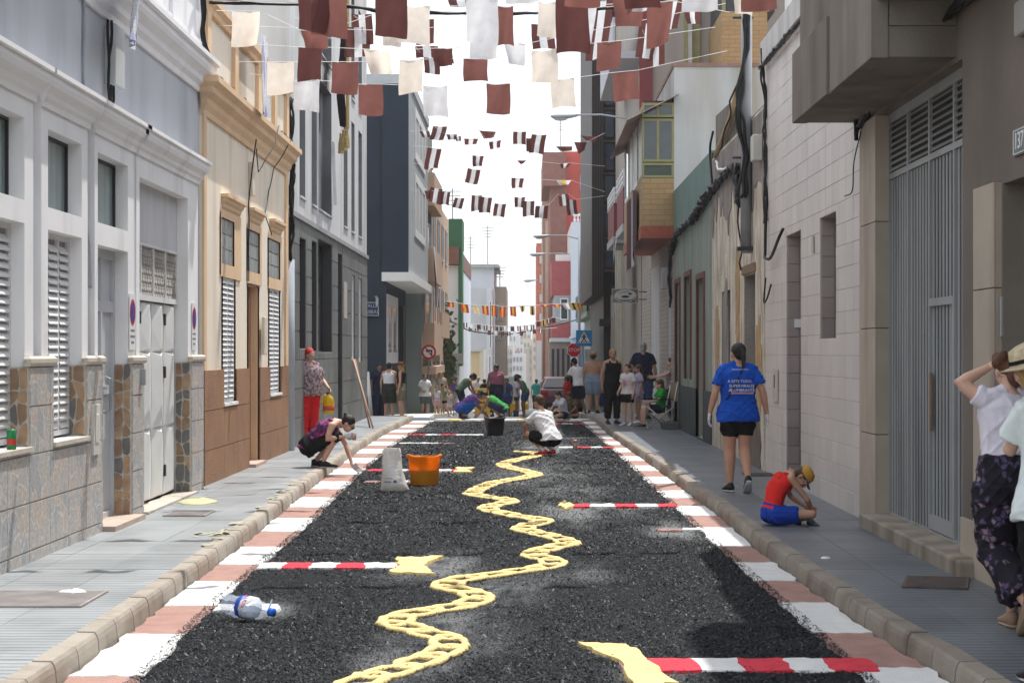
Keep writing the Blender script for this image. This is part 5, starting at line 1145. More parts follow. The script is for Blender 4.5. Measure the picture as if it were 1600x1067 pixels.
fwin(t, 'S', Yt + .28, X(690), X(700), Z(520), Z(490), gm=pw2); MB().box(X(700), X(716), Yt + .1, Yt + .3, Z(566), Z(560)).box(X(700), X(724), Yt - .4, Yt + .1, Z(568), Z(552)).build('balcony', M('shade_grey', (.22,.23,.22), .8), t)
MB().box(X(686), X(700), Yt + .2, Yt + .3, -3, Z(565)).build('ground_wall', M('stone_pale', (.45,.43,.38), .8), t)
for i, (x0, x1) in enumerate(((688, 692), (702, 707), (709, 714))): MB().box(X(x0), X(x1), Yt + .15, Yt + .25, -2, Z(572)).build('door', M('door_grey', (.2,.2,.21), .6), t)
# white block, grey wall and yellow wall where the street bends
def sbox(t, nm, x0, x1, ytop, Y, mat, ybot=None, dep=12): return MB().box(XX(x0, Y), XX(x1, Y), Y, Y + dep, gz(Y) - 2 if ybot is None else ZZ(ybot, Y), ZZ(ytop, Y)).build(nm, mat, t)
t = thing('white_corner_block', 'large plain white and pale grey block closing the view left of centre', 'building', (-3, 130, -2.3))
sbox(t, 'wall', 716, 762, 450, 128, pw2); sbox(t, 'upper_storey', 722, 772, 416, 131, pwh); sbox(t, 'side_wing', 762, 791, 448, 136, crm); sbox(t, 'stair_tower', 760, 768, 450, 127, pwh); sbox(t, 'parapet', 721, 779, 413, 130.5, M('green_grey_edge', (.35,.38,.34), .8), ybot=418)
for x0, x1, ya, yb in ((774, 779, 475, 500), (781, 786, 475, 500), (774, 779, 510, 530), (781, 786, 510, 530)): fwin(t, 'S', 135.9, XX(x0, 136), XX(x1, 136), ZZ(yb, 136), ZZ(ya, 136))
for x0, x1, ya, yb in ((764, 769, 470, 545), (763, 768, 555, 620)): fwin(t, 'S', 126.9, XX(x0, 127), XX(x1, 127), ZZ(yb, 127), ZZ(ya, 127), gm=M('teal_pane', (.10,.17,.18), .3))
t = thing('yellow_garden_wall', 'sunlit yellow wall with a white end below the white block', 'wall', (-3, 112, -1.8))
sbox(t, 'wall', 708, 749, 549, 112, M('yellow_render', (.60,.47,.27), .85, .05, .8), dep=6); sbox(t, 'end_wall', 749, 756, 546, 111.9, crm, dep=6); sbox(t, 'coping', 708, 752, 546, 111.8, pw2, ybot=549, dep=6)
t = thing('pink_brown_house', 'narrow pinkish brown house front between pale houses in the far street', 'building', (-1.5, 150, -3)); sbox(t, 'wall', 770, 782, 525, 150, M('pink_brown', (.36,.22,.18), .85)); sbox(t, 'pale_wing', 782, 791, 520, 152, crm)
for ya in (540, 560, 580): MB().box(XX(784, 152), XX(788, 152), 151.9, 152, ZZ(ya + 10, 152), ZZ(ya, 152)).build('window', glass_dark, t)
t = thing('white_far_house', 'white far house with teal window strips left of centre', 'building', (-2, 140, -3)); sbox(t, 'wall', 752, 772, 540, 141, pwh)
for x0, x1, ya, yb in ((756, 759, 556, 600), (764, 768, 560, 600)): MB().box(XX(x0, 141), XX(x1, 141), 140.9, 141, ZZ(yb, 141), ZZ(ya, 141)).build('window', glass_dark, t)
far = [(790, 803, 540, 210, (.50,.49,.47)), (800, 812, 548, 240, (.52,.30,.28)), (806, 818, 538, 260, (.62,.62,.64)), (812, 826, 545, 300, (.46,.40,.33)), (817, 832, 530, 330, (.58,.52,.44)), (826, 838, 540, 280, (.40,.36,.33)), (832, 846, 522, 230, (.55,.50,.42)), (838, 856, 545, 180, (.46,.42,.36)), (795, 812, 520, 380, (.56,.58,.60)), (812, 830, 515, 420, (.50,.46,.42)), (800, 822, 552, 200, (.60,.60,.62))]
names = ['pale grey', 'dusty pink', 'white', 'tan', 'sand coloured', 'brown', 'cream', 'ochre grey', 'bluish white', 'dun', 'small white']
for k, (x0, x1, yt, Y, c) in enumerate(far):
    t = thing('distant_house', names[k] + ' distant house at the far end of the street', 'building', (XX((x0 + x1) / 2, Y), Y, gz(Y)), group='distant houses at the end of the street')
    sbox(t, 'wall', x0, x1, yt, Y, M('far_%d' % k, c, .9, .06, .3))
    n = max(1, int((x1 - x0) / 6))
    for i in range(n):
        for j in range(4):
            xa = x0 + 2 + i * 5.5; ya = yt + 6 + j * 14
            if ya < 625: MB().box(XX(xa, Y), XX(xa + 2.3, Y), Y - .1, Y, ZZ(ya + 7, Y), ZZ(ya, Y)).build('window', M('far_window', (.27,.28,.29), .4), t)
# right-hand far side
t = thing('grey_green_balcony_house', 'pale house with green wrought balcony on right, past the dark tower', 'building', (3.2, 92, -1.2)); X3 = 3.02
MB().box(X3, 10, 80.2, 101, -3, 8.6).build('wall', M('pale_green_grey', (.40,.43,.40), .85, .06, .8), t)
MB().box(X3 - .45, X3, 82, 100, 3.2, 3.42).box(X3 - .2, X3, 81, 100.5, 2.55, 2.75).build('balcony_slab', M('green_moulding', (.22,.27,.22), .8), t); MB().box(X3 - .45, X3 - .38, 82, 100, 3.42, 4.4).build('balcony_rail', M('green_rail', (.12,.17,.12), .7), t)
for i in range(9): MB().box(X3 - .48, X3 - .36, 82 + i * 2.2, 82.15 + i * 2.2, 3.4, 4.5).build('post', M('green_moulding', (.22,.27,.22), .8), t)
for i in range(6):
    fwin(t, 'W', X3, 82 + i * 3, 83.6 + i * 3, 3.5, 5.6, gm=M('grey_pane', (.16,.18,.18), .4)); MB().box(X3 - .04, X3, 82 + i * 3, 83.5 + i * 3, -1.8, 1.8).build('door', M('door_slate', (.10,.11,.12), .6), t)
t = thing('blue_house', 'light blue house with moulded cornice behind the pedestrian sign', 'building', (2.9, 108, -1.7))
MB().box(2.75, 10, 101.2, 118, -4, 2.7).build('wall', M('light_blue_render', (.26,.38,.54), .85, .06, 1), t); MB().box(2.62, 2.9, 101.1, 118, 2.45, 2.6).box(2.65, 2.9, 101.15, 118, 1.6, 1.7).build('cornice', M('blue_white', (.45,.53,.62), .8), t)
for i in range(3): MB().box(2.7, 2.76, 103 + i * 5, 105 + i * 5, -1.7, 1.2).build('window', white_metal, t)
t = thing('balustrade_house', 'tall white house wall with white balustrade terrace on right', 'building', (3, 119, -2)); Yb = 118.5
sbox(t, 'wall', 893, 935, 347, Yb, M('shade_white', (.55,.57,.60), .85, .04, .5), dep=12); sbox(t, 'rail', 895, 935, 334, Yb, white_paint, ybot=337, dep=.3)
for i in range(7): MB().lathe((XX(898 + i * 5, Yb), Yb + .15, ZZ(347, Yb)), [(.05,0),(.05,.03),(.09,.12),(.04,.22),(.06,.32),(.05,.40)], 8).build('baluster', white_paint, t)
t = thing('red_brick_building', 'tall red building with brown corner tower on right skyline', 'building', (3, 135, -2.5)); Yb = 133
sbox(t, 'wall', 878, 940, 237, Yb, M('brick_red_render', (.50,.10,.08), .8, .05, .5, stain=((.42,.09,.07), .4, .5)), dep=14); sbox(t, 'tower', 860, 885, 250, Yb - .6, M('brown_red', (.24,.115,.095), .85), dep=14); sbox(t, 'tower_top', 848, 884, 238, Yb - 1.5, M('brown_red', (.24,.115,.095), .85), ybot=290, dep=14)
MB().tube([(XX(925 - 18 * math.sin(a), Yb), Yb - .1, ZZ(285 + 45 * math.cos(a), Yb)) for a in np.linspace(.3, 2.8, 12)], .05, 4).build('conduit', pwh, t)
t = thing('pink_red_balcony_house', 'house with pinkish red boxed balconies and a white roof terrace, right background', 'building', (2, 122, -2)); Yb = 121
sbox(t, 'wall', 866, 900, 470, Yb + 1, M('grey_wall_far', (.34,.34,.35), .85), dep=8)
for ya, yb in ((408, 462), (504, 528)): sbox(t, 'balcony_box', 862, 892, ya, Yb, M('rose_red', (.38,.10,.10), .8), ybot=yb, dep=8)
sbox(t, 'window_bay', 866, 891, 462, Yb, M('bay_grey', (.36,.38,.40), .7), ybot=504, dep=8); sbox(t, 'slab', 860, 893, 528, Yb - .3, pw2, ybot=534, dep=8); sbox(t, 'terrace_rail', 868, 890, 398, Yb + .5, white_paint, ybot=408, dep=.3)
fwin(t, 'S', Yb - .05, XX(875, Yb), XX(888, Yb), ZZ(500, Yb), ZZ(466, Yb))
sbox(t, 'ground_floor_wall', 858, 893, 534, Yb, M('ground_taupe', (.26,.22,.19), .85), dep=8)
for i in range(4): MB().box(XX(862 + i * 8, Yb), XX(866 + i * 8, Yb), Yb - .06, Yb, -4, ZZ(545, Yb)).build('door', dark_metal, t)
t = thing('brown_column_house', 'brown and tan tall narrow house left of the pinkish balconies', 'building', (1.4, 150, -3)); sbox(t, 'wall', 848, 866, 300, 149, M('tan_brown', (.36,.26,.20), .85)); sbox(t, 'pale_pilaster', 852, 858, 345, 148.8, M('pale_tan', (.55,.47,.38), .85), dep=1)
t = thing('salmon_house', 'salmon red house at right end of the visible street', 'building', (1, 168, -3.5)); sbox(t, 'wall', 838, 852, 380, 166, M('salmon', (.48,.17,.13), .85)); sbox(t, 'pale_ground', 838, 856, 532, 165.8, pw2, dep=1)
for ya in (400, 430, 460, 490): MB().box(XX(843, 165.9), XX(848, 165.9), 165.8, 165.95, ZZ(ya + 12, 166), ZZ(ya, 166)).build('window', pw2, t)

for k, (x_, y_, Y_, h_, lab) in enumerate(((735, 418, 135, 2.2, 'thin television aerial on the white corner block roof'), (762, 418, 138, 3.0, 'tall television aerial at right end of the white block roof'), (876, 240, 136, 2.5, 'television aerial on the red building roof'), (781, 450, 137, 1.6, 'small aerial on the cream side wing of white block'), (707, 343, 92, 1.5, 'aerial on top of the green edged tower house'))):
    t = thing('roof_aerial', lab, 'aerial', (XX(x_, Y_), Y_, ZZ(y_, Y_)), group='roof aerials')
    MB().tube([(0, 0, -.5), (0, 0, h_)], .035, 5).build('mast', grey_metal, t, local=True)
    for j in range(4): MB().tube([(-.45 + .07 * j, 0, h_ - .15 - .22 * j), (.45 - .07 * j, 0, h_ - .15 - .22 * j)], .025, 4).build('element', grey_metal, t, local=True)
# ================================================================ street lamps and signs
lampm = M('lamp_grey', (.40,.42,.45), .4, .05)
def lamp(lab, hx, hy, ex, ey, Y, L_=.72, pole=None):
    t = thing('street_lamp', lab, 'street lamp', (XX(ex, Y), Y, ZZ(ey, Y)), group='street lamps on the right side')
    hx0 = XX(hx, Y); z = ZZ(hy, Y); rs = []
    for u, ry, rz_, dz in ((0, .02, .02, .02), (.08, .10, .05, .01), (.3, .15, .085, 0), (.6, .13, .07, .015), (.85, .08, .05, .035), (1, .04, .035, .05)):
        rs.append(((hx0 + u * L_, Y, z + dz), (0, ry, 0), (0, 0, rz_)))
    MB().loft(rs, 12).build('lamp_head', lampm, t, smooth=True)
    MB().ball((hx0 + .26, Y, z - .045), (.17, .11, .06), 12, 8).build('lens', M('lens_clear', (.6,.62,.62), .2), t, smooth=True)
    MB().tube([(hx0 + L_ - .02, Y, z + .05), (XX((hx + ex) / 2 + 15, Y), Y, z + .06), (XX(ex, Y), Y, ZZ(ey, Y))], .024, 8).build('arm', lampm, t, smooth=True)
    if pole: MB().tube([(XX(ex, Y), Y, ZZ(ey, Y) + .15), (XX(ex, Y), Y, gz(Y) - .1)], .06, 10).build('post', lampm, t, smooth=True)
lamp('nearest street lamp, its arm reaching out from behind the olive bay window', 860, 183, 990, 187, 50)
lamp('middle street lamp on a tall grey pole near the white balustrade wall', 833, 370, 905, 374, 82, pole=1)
lamp('lower street lamp just under the middle one, before the brown tower', 827, 398, 890, 397, 96, L_=.8)
lamp('smallest and farthest street lamp beside the salmon house', 818, 439, 846, 437, 130, L_=.8)
def disc(x, y, Y, r, n=28, dy=0): return [(XX(x, Y) + r * math.cos(2*math.pi*k/n + (math.pi/8 if n == 8 else 0)), Y - dy, ZZ(y, Y) + r * math.sin(2*math.pi*k/n + (math.pi/8 if n == 8 else 0))) for k in range(n)]
sblk = M('sign_black', (.02,.02,.022), .5)
Y = 61; t = thing('traffic_sign', 'round no left turn sign with red ring on left', 'sign', (XX(670, Y), Y, gz(Y)))
MB().prism(disc(670, 550, Y, .235), (0, .02, 0)).build('red_ring', red_p, t); MB().poly(disc(670, 550, Y, .17, dy=.003)).build('white_disc', plate_w, t)
q = lambda x, y: (XX(x, Y), Y - .006, ZZ(y, Y))
MB().add([q(673.5, 556), q(675.5, 556), q(675.5, 546.5), q(673.5, 549), q(668.5, 549), q(668.5, 551), q(664.5, 547.8), q(668.5, 544.5), q(668.5, 546.5)], [(0,1,2,3), (3,2,8,4), (5,6,7), (4,8,7,5)]).build('arrow', sblk, t)
MB().quad((XX(663.5, Y), Y - .009, ZZ(542.5, Y)), (XX(665, Y), Y - .009, ZZ(541.5, Y)), (XX(677, Y), Y - .009, ZZ(558, Y)), (XX(675.5, Y), Y - .009, ZZ(559, Y))).build('slash', red_p, t)
MB().tube([(XX(670, Y), Y + .04, ZZ(545, Y)), (XX(670, Y), Y + .04, gz(Y))], .025, 8).build('post', grey_metal, t)
Y = 70; t = thing('pedestrian_sign', 'blue square pedestrian crossing sign on right beside stop sign', 'sign', (XX(912, Y), Y, gz(Y)))
x0, x1, z0, z1 = XX(900, Y), XX(925, Y), ZZ(541, Y), ZZ(516, Y); MB().box(x0, x1, Y, Y + .02, z0, z1).build('plate', M('sign_cyan_blue', (.03,.25,.52), .4), t)
q = lambda x, y, d=.004: (XX(x, Y), Y - d, ZZ(y, Y))
MB().poly([q(902, 536), q(923, 536), q(912.5, 517.5)]).build('white_triangle', plate_w, t)
mb = MB(); mb.poly([(XX(912.5, Y) + .03 * math.cos(a), Y - .008, ZZ(522.5, Y) + .035 * math.sin(a)) for a in np.linspace(0, 5.8, 10)])
for pp in ([(911, 524), (914, 524), (914, 529.5), (911, 529.5)], [(911, 529), (913, 529), (909.5, 535), (907.8, 535)], [(912.4, 529), (914, 529), (916.8, 535), (915, 535)], [(911, 524.3), (911.5, 525.6), (908.3, 528.6), (907.6, 527.6)], [(914, 524.3), (913.6, 525.6), (916.6, 528.6), (917.4, 527.6)]): mb.poly([q(a, b, .008) for a, b in pp])
for i in range(5): x_ = 903.6 + i * 3.9; mb.poly([q(x_, 535.6, .01), q(x_ + 1.6, 535.6, .01), q(x_ + 1.9, 533.2, .01), q(x_ + .7, 533.2, .01)])
mb.build('walking_figure', sblk, t); MB().tube([(XX(912, Y), Y + .05, z1), (XX(912, Y), Y + .05, gz(Y))], .025, 8).build('post', grey_metal, t)
Y = 72; t = thing('stop_sign', 'red octagonal stop sign behind the man in white shirt', 'sign', (XX(897, Y), Y, gz(Y)))
MB().prism(disc(897, 547, Y, .285, 8), (0, .02, 0)).build('white_edge', plate_w, t); MB().poly(disc(897, 547, Y, .262, 8, dy=.004)).build('red_face', red_p, t)
text('STOP', .185, frame((XX(897, Y), Y - .01, ZZ(547, Y)), (1,0,0), (0,0,1)), 'lettering', plate_w, t); MB().tube([(XX(897, Y), Y + .04, ZZ(540, Y)), (XX(897, Y), Y + .04, gz(Y))], .025, 8).build('post', grey_metal, t)
Y = 66; t = thing('portable_sign', 'portable round no-parking sign on a low stand among the children', 'sign', (XX(709, Y), Y, gz(Y)))
MB().prism(disc(709, 605, Y, .155), (0, .02, 0)).build('red_ring', M('faded_red', (.35,.05,.07), .5), t); MB().poly(disc(709, 605, Y, .115, dy=.003)).build('blue_disc', M('faded_blue', (.10,.09,.30), .5), t)
MB().tube([(XX(709, Y), Y + .04, ZZ(602, Y)), (XX(709, Y), Y + .04, gz(Y))], .02, 6).tube([(XX(704, Y), Y - .3, gz(Y)), (XX(709, Y), Y + .05, gz(Y) + .5), (XX(714, Y), Y - .3, gz(Y))], .02, 6).build('stand', grey_metal, t)
cable('cable', 'black cable sagging across the far street below the bunting', [([(XX(700, 88) , 88, ZZ(500, 88)), (XX(740, 95), 95, ZZ(518, 95)), (XX(800, 100), 100, ZZ(521, 100)), (XX(850, 100), 100, ZZ(512, 100)), (2.6, 101, ZZ(500, 101))], .035)])
cable('overhead_cable', 'thick black overhead cable crossing the street at the top of the picture', [(wander([(XX(330, 21.7), 21.7, ZZ(5, 21.7)), (XX(520, 22.5), 22.5, ZZ(8, 22.5)), (XX(600, 23), 23, ZZ(18, 23)), (XX(700, 23.5), 23.5, ZZ(22, 23.5)), (XX(850, 24.5), 24.5, ZZ(21, 24.5)), (XX(1000, 25.5), 25.5, ZZ(9, 25.5)), (2.98, 26.1, ZZ(-30, 26.1))], 10, .03, i), .018) for i in range(3)])

# ================================================================ bunting
def flagmat(nm, c, tr=.35): return M(nm, c, .85, .07, 9, trans=tr, spec=.1)
FB = flagmat('flag_brown', (.25,.105,.09), .55); FBd = flagmat('flag_dark_brown', (.14,.055,.05), .4); FW = flagmat('flag_white', (.78,.78,.80), .5); FC = flagmat('flag_cream', (.84,.76,.67), .6); FY = flagmat('flag_yellow', (.75,.50,.08), .5); FR = flagmat('flag_red', (.62,.07,.05), .5); FK = flagmat('flag_black', (.03,.03,.03), .2)
K = {'B': [FB], 'D': [FBd], 'W': [FW], 'C': [FC], 'T': [FBd, FW, FBd], 'U': [FB, FW, FB], 'S': [FR, FY, FR], 'Y': [FY, FK, FY], 'X': [FC, FY, FW]}
line_m = M('string_white', (.75,.75,.73), .7)
random.seed(33)
def bunting(lab, Y, ends, flags, group=None, depth=0.0, r=.004):
    t = thing('bunting', lab, 'bunting', (0, Y, ZZ(flags[0][1], Y)), group=group)
    yy = lambda x: Y + depth * (x - VX) / 400
    P = []
    for x, y in sorted([ends[0], ends[1]] + [(f[0], f[1]) for f in flags] + [(f[0] + f[2], f[1] + (f[5] if len(f) > 5 else 0)) for f in flags]): P.append((XX(x, yy(x)), yy(x), ZZ(y, yy(x))))
    MB().tube(P, r, 4).build('string', line_m, t)
    for f in flags:
        x, y, w_, h, k = f[:5]; tilt = f[5] if len(f) > 5 else 0; sk = (f[6] if len(f) > 6 else random.uniform(-.08, .08)) - (.12 if group and k == 'T' else 0)
        Yf = yy(x) + random.uniform(-.01, .01); nx_, ny_ = 9, 8; vs = []; ph = random.uniform(0, 6); am = random.uniform(.025, .065); curl = random.uniform(-.12, .12) if w_ < 30 else random.uniform(-.05, .05)
        Wm = w_ * Yf / F; Hm = h * Yf / F; fold = f[7] if len(f) > 7 else 0
        for j in range(ny_ + 1):
            v_ = j / ny_
            for i in range(nx_ + 1):
                u_ = i / nx_
                px = XX(x, Yf) + Wm * (u_ + sk * v_ + .025 * math.sin(v_ * 5 + ph) * v_); pz = ZZ(y + tilt * u_, Yf) - Hm * v_ * (1 + .05 * math.sin(u_ * 4 + ph)) - .03 * Hm * (4 * u_ * (1 - u_)) * (1 - v_)
                py = Yf + am * math.sin(u_ * 7 + ph + v_ * 2) * (.35 + .65 * v_) + curl * v_ * v_ * (1 - u_) 
                if fold: px -= Wm * fold * v_ * (u_ - .5) * .9; pz += Hm * abs(fold) * .5 * v_ * u_; py += .12 * v_ * u_
                vs.append((px, py, pz))
        mb = MB(); mb.add(vs, [(j*(nx_+1)+i, j*(nx_+1)+i+1, (j+1)*(nx_+1)+i+1, (j+1)*(nx_+1)+i) for j in range(ny_) for i in range(nx_)]); ms = K[k]
        mb.mi = [min(len(ms) - 1, i * len(ms) // nx_) for j in range(ny_) for i in range(nx_)]
        mb.build('flag', ms, t, smooth=True)
    return t
ex = lambda Y, s=1: VX + (3.0 if s > 0 else -3.6) * F / Y
bunting('lowest near string of plain brown and white flags above the street', 25.5, ((340, 108), (1136, 80)), [(461,126,39,48,'W',0,-.06),(560,132,38,48,'B'),(661,135,38,48,'W',0,.03),(760,131,37,47,'B',0,.02),(860,125,37,45,'C',-3,.06),(957,114,40,46,'B',-4,.05)])
bunting('second near string with plain cream and brown flags in turn', 24.5, ((346, 97), (1118, 43)), [(417,97,42,50,'C'),(519,97,41,50,'B'),(624,94,37,53,'C',-1),(724,92,38,36,'B',0,0),(830,80,41,50,'C',-3,.04),(933,67,38,44,'B',-3,-.02)])
bunting('third near string with a folded cream flag and dark brown flag', 23.5, ((340, 66), (1134, 6)), [(466,74,37,53,'D',0,-.03),(568,77,42,40,'C',3,.15,.25),(787,66,34,36,'W',3,.1,.3),(673,76,34,30,'D',0,.1,.3)])
bunting('fourth near string with a tilted cream flag at its left end', 22.0, ((338, 17), (1180, -30)), [(362,18,44,55,'C',0,-.08,.15),(470,48,40,28,'B',0,.1,.2),(622,10,50,60,'C',0,-.03),(776,10,26,62,'B'),(841,4,32,54,'C')])
bunting('topmost near string of big dark brown flags and double white ones', 20.5, ((300, -20), (1300, -40)), [(466,-12,48,61,'D',3,.03),(486,-14,56,72,'B',0,0),(587,-10,50,68,'D',0,-.03),(728,-5,50,72,'W',0,.01),(868,-6,50,92,'D',-3,.05,-.1),(957,-5,50,50,'B',-4,0,.2),(1145,-30,40,55,'C',3,-.1,.3),(990,-25,30,42,'W',0,-.3)])
bunting('string of large white flags partly hidden behind brown ones', 23.0, ((330, 40), (1140, 20)), [(733,38,42,54,'W'),(597,48,28,25,'C'),(1010,5,42,70,'B',-3,-.05,.2),(905,8,28,62,'W',0,-.3)])
bunting('upper string of brown and white striped flags behind the plain ones', 31.0, ((380, 15), (1105, -10)), [(549,22,32,46,'T',0,.08),(541,42,36,46,'T',0,.05),(650,30,28,40,'T'),(830,38,36,40,'T',0,.05),(925,0,34,92,'T',-2,-.3),(999,36,32,56,'T',-2,-.2),(1040,2,28,48,'T',-3,-.35),(1068,12,26,26,'T',2,.1,.2),(1010,62,28,42,'T',-2,.05)])
bunting('lower string of brown and white striped flags behind the plain ones', 33.0, ((450, 60), (1060, 40)), [(540,60,28,30,'T'),(648,72,36,18,'T'),(662,90,24,26,'T'),(690,76,16,24,'T',0,.2),(700,0,40,12,'T'),(925,40,24,48,'U',-2,-.2)])
g2 = 'striped buntings strung across the mid street'
bunting('upper striped bunting of the middle group, between navy house and dark tower', 48, ((640, 205), (945, 208)), [(655,205,16,10,'T',0,.3,.3),(677,197,22,21,'T',1,-.15),(697,210,17,9,'T',0,.2,.3),(710,213,10,8,'T',0,.3,.3),(725,217,22,9,'T',0,.1,.2),(748,204,27,12,'D',2,.1,.5),(764,222,19,12,'T',-3,.1,.2),(802,206,20,20,'T'),(822,216,8,22,'D'),(831,210,23,30,'T',1,-.12),(868,229,26,8,'D',0,.2,.4),(897,222,20,18,'D',0,.1,.6),(907,212,26,8,'D',2,.1,.4)], g2)
bunting('second striped bunting of the middle group, only few flags', 49, ((645, 228), (945, 260)), [(668,230,22,32,'T',3,-.15),(738,243,18,18,'T',1,.05,.25),(808,251,15,6,'D',0,0,.8),(875,256,18,8,'T',-1,0,.5)], g2)
bunting('third striped bunting of the middle group, only few flags', 50, ((645, 255), (945, 300)), [(664,258,16,8,'T',1,0,.3),(731,263,20,22,'T',3,-.12),(799,278,20,16,'T',1,.05,.2),(869,282,24,8,'X',0,0,.5)], g2)
bunting('lowest striped bunting of the middle group with most flags in a row', 51, ((640, 296), (945, 306)), [(663,298,10,14,'D',0,.2,.5),(673,292,19,23,'T',4,-.12),(690,299,14,21,'T',1,-.1),(711,309,15,16,'T',1,-.2),(737,305,16,25,'T'),(751,307,18,25,'T',2,-.05),(773,318,18,20,'T',1,-.08),(804,308,17,17,'T',0,.02,.2),(817,314,18,24,'T',0,.1),(837,322,20,20,'T',-1,0),(872,304,16,18,'T',-1,.3),(884,312,16,24,'T',0,.3)], g2)
bunting('colourful bunting of red and yellow flags in the far street', 80, ((690, 470), (925, 473)), [(700,472,9,8,'S'),(719,474,12,13,'S',2,.2),(737,476,11,14,'X',2,.3),(753,477,10,14,'S',1,.1),(768,477,7,17,'S',0,.0),(781,479,9,16,'S',0,-.1),(797,479,9,15,'S',0,.05),(812,478,8,10,'Y',0,.1,.5),(828,478,7,14,'Y',0,.1),(844,476,14,4,'S',0,.1,.4),(862,475,14,5,'S',0,.2,.3),(878,474,10,10,'W',0,.5,.2),(890,473,10,12,'Y',0,.4),(902,473,7,12,'S',0,.3)], r=.012)
bunting('farthest small brown and white bunting above the distant street', 95, ((722, 500), (885, 500)), [(724 + i * 10.5, 504 + 6 * math.sin(i * .25), 6, 8, 'TWDTU'[i % 5], 0, .05) for i in range(11)] + [(838 + i * 8, 502 - i * 2, 6, 8, 'DYT'[i % 3], 0, .1) for i in range(4)], r=.012)
bunting('second farthest bunting of small white and brown flags below the black cable', 98, ((716, 512), (870, 512)), [(722 + i * 10, 509 + 9 * math.sin(i * .22), 5.5, 7, 'WDTWD'[i % 5]) for i in range(13)], r=.012)
bunting('near bunting just above the picture whose plain flags shade the carpet', 17.6, ((250, -110), (1330, -110)), [(330 + i * 92, -60 - 12 * math.sin(i * .5 + .5), 56, 66, 'BWDCBWBDWB'[i], 0, .02) for i in range(10)])
bunting('nearest bunting overhead whose flags throw shadows beside the chain', 15.4, ((180, -170), (1400, -170)), [(300 + i * 125, -150 + 8 * math.cos(i), 60, 66, 'DBWBDCB'[i], 0, .0) for i in range(7)])
# strings tied to the white party wall, and the church banner on the grey block
t = thing('church_banner', 'brown and gold banner with tassels hanging on the grey apartment block', 'banner', (-3.3, 35.5, 6))
mb = MB(); n = 8; vs = []
for j in range(n + 1):
    for i in range(n + 1):
        u_, v_ = i / n, j / n; vs.append((-3.30 - .28 * u_ + .04 * math.sin(v_ * 7), 35.2 + 1.3 * u_, 8.1 - 2.15 * v_ - .2 * v_ * (1 - u_)))
mb.add(vs, [(j*(n+1)+i, j*(n+1)+i+1, (j+1)*(n+1)+i+1, (j+1)*(n+1)+i) for j in range(n) for i in range(n)]); mb.build('cloth', M('velvet_brown', (.035,.015,.018), .9), t, smooth=True)
gold = M('gold_cloth', (.42,.30,.12), .5, .3, 20)
MB().tube([(-3.28, 35.18, 8.1), (-3.28, 35.18, 5.75)], .035, 6).build('gold_fringe', gold, t)
for i in range(3): MB().lathe((-3.3 - .1 * i, 35.2 + .5 * i, 5.4), [(.0,.4),(.03,.38),(.035,.28),(.05,.2),(.06,0),(0,0)], 10).build('tassel', gold, t)
t = MB(); vs = []
for j in range(9):
    for i in range(5): u_, v_ = i / 4, j / 8; vs.append((-3.66 + .05 * math.sin(u_ * 5), 35.9 + .7 * u_ + .5 * v_, 5.6 - 1.15 * v_))
t.add(vs, [(j*5+i, j*5+i+1, (j+1)*5+i+1, (j+1)*5+i) for j in range(8) for i in range(4)]); t.mi = [[0,1,0,1][i] for j in range(8) for i in range(4)]
tag(t.build('window_flag', [FW, M('flag_mauve', (.3,.15,.2), .8)], smooth=True), 'white and mauve flag hanging from a window of the grey apartment block', 'flag')
t = MB(); vs = []
for j in range(9):
    for i in range(5): u_, v_ = i / 4, j / 8; vs.append((-3.42 + .04 * math.sin(u_ * 6 + v_), 24.7 + .75 * u_ , 5.75 - 1.0 * v_))
t.add(vs, [(j*5+i, j*5+i+1, (j+1)*5+i+1, (j+1)*5+i) for j in range(8) for i in range(4)])
tag(t.build('hanging_cloth', M_cells('lilac_print', [(.62,.62,.68),(.35,.36,.5),(.7,.7,.74)], (.6,.6,.66), 10, .8, .03, (1,1,.3), 0), smooth=True), 'lilac printed cloth hanging from the beige house parapet', 'cloth')
t = MB(); vs = []
for j in range(9):
    for i in range(5): u_, v_ = i / 4, j / 8; vs.append((-2.95 + .05 * math.sin(u_ * 5 + v_ * 2) + .1 * v_, 60.6 + 1.2 * u_ - .0 * v_, 5.0 - 1.9 * v_))
t.add(vs, [(j*5+i, j*5+i+1, (j+1)*5+i+1, (j+1)*5+i) for j in range(8) for i in range(4)]); t.mi = [0 if i > 0 else 1 for j in range(8) for i in range(4)]
tag(t.build('banner', [M('plum_cloth', (.07,.03,.05), .8), FW], smooth=True), 'dark plum cloth with pale edge hanging by the end of the navy building', 'banner')
# ================================================================ people
skin_l = M('skin_light', (.58,.36,.27), .55, .06, 10, spec=.35); skin_t = M('skin_tan', (.44,.25,.17), .55, .06, 10, spec=.35); skin_d = M('skin_deep', (.22,.115,.075), .5, .06, 10, spec=.35)
eye_w = M('eye_white', (.7,.7,.68), .3); eye_d = M('eye_dark', (.02,.015,.01), .3); lip = M('lip', (.38,.12,.10), .5)
hair_b = M('hair_black', (.012,.010,.009), .45, .3, 30, bump=.6, bs=150); hair_n = M('hair_brown', (.07,.035,.018), .5, .3, 30, bump=.6, bs=150); hair_y = M('hair_blonde', (.36,.22,.09), .5, .25, 30, bump=.6, bs=150); hair_g = M('hair_grey', (.30,.30,.30), .6, .2, 30, bump=.6, bs=120); hair_r = M('hair_red', (.52,.02,.015), .5, .25, 30, bump=.6, bs=150)
def cloth(nm, c, **k): return M(nm, c, .85, .08, 7, bump=.9, bs=14, spec=.1, **k)
white_tee = cloth('white_tee', (.72,.72,.74)); blk = cloth('black_cloth', (.012,.012,.014)); navy_c = cloth('navy_cloth', (.02,.025,.05))
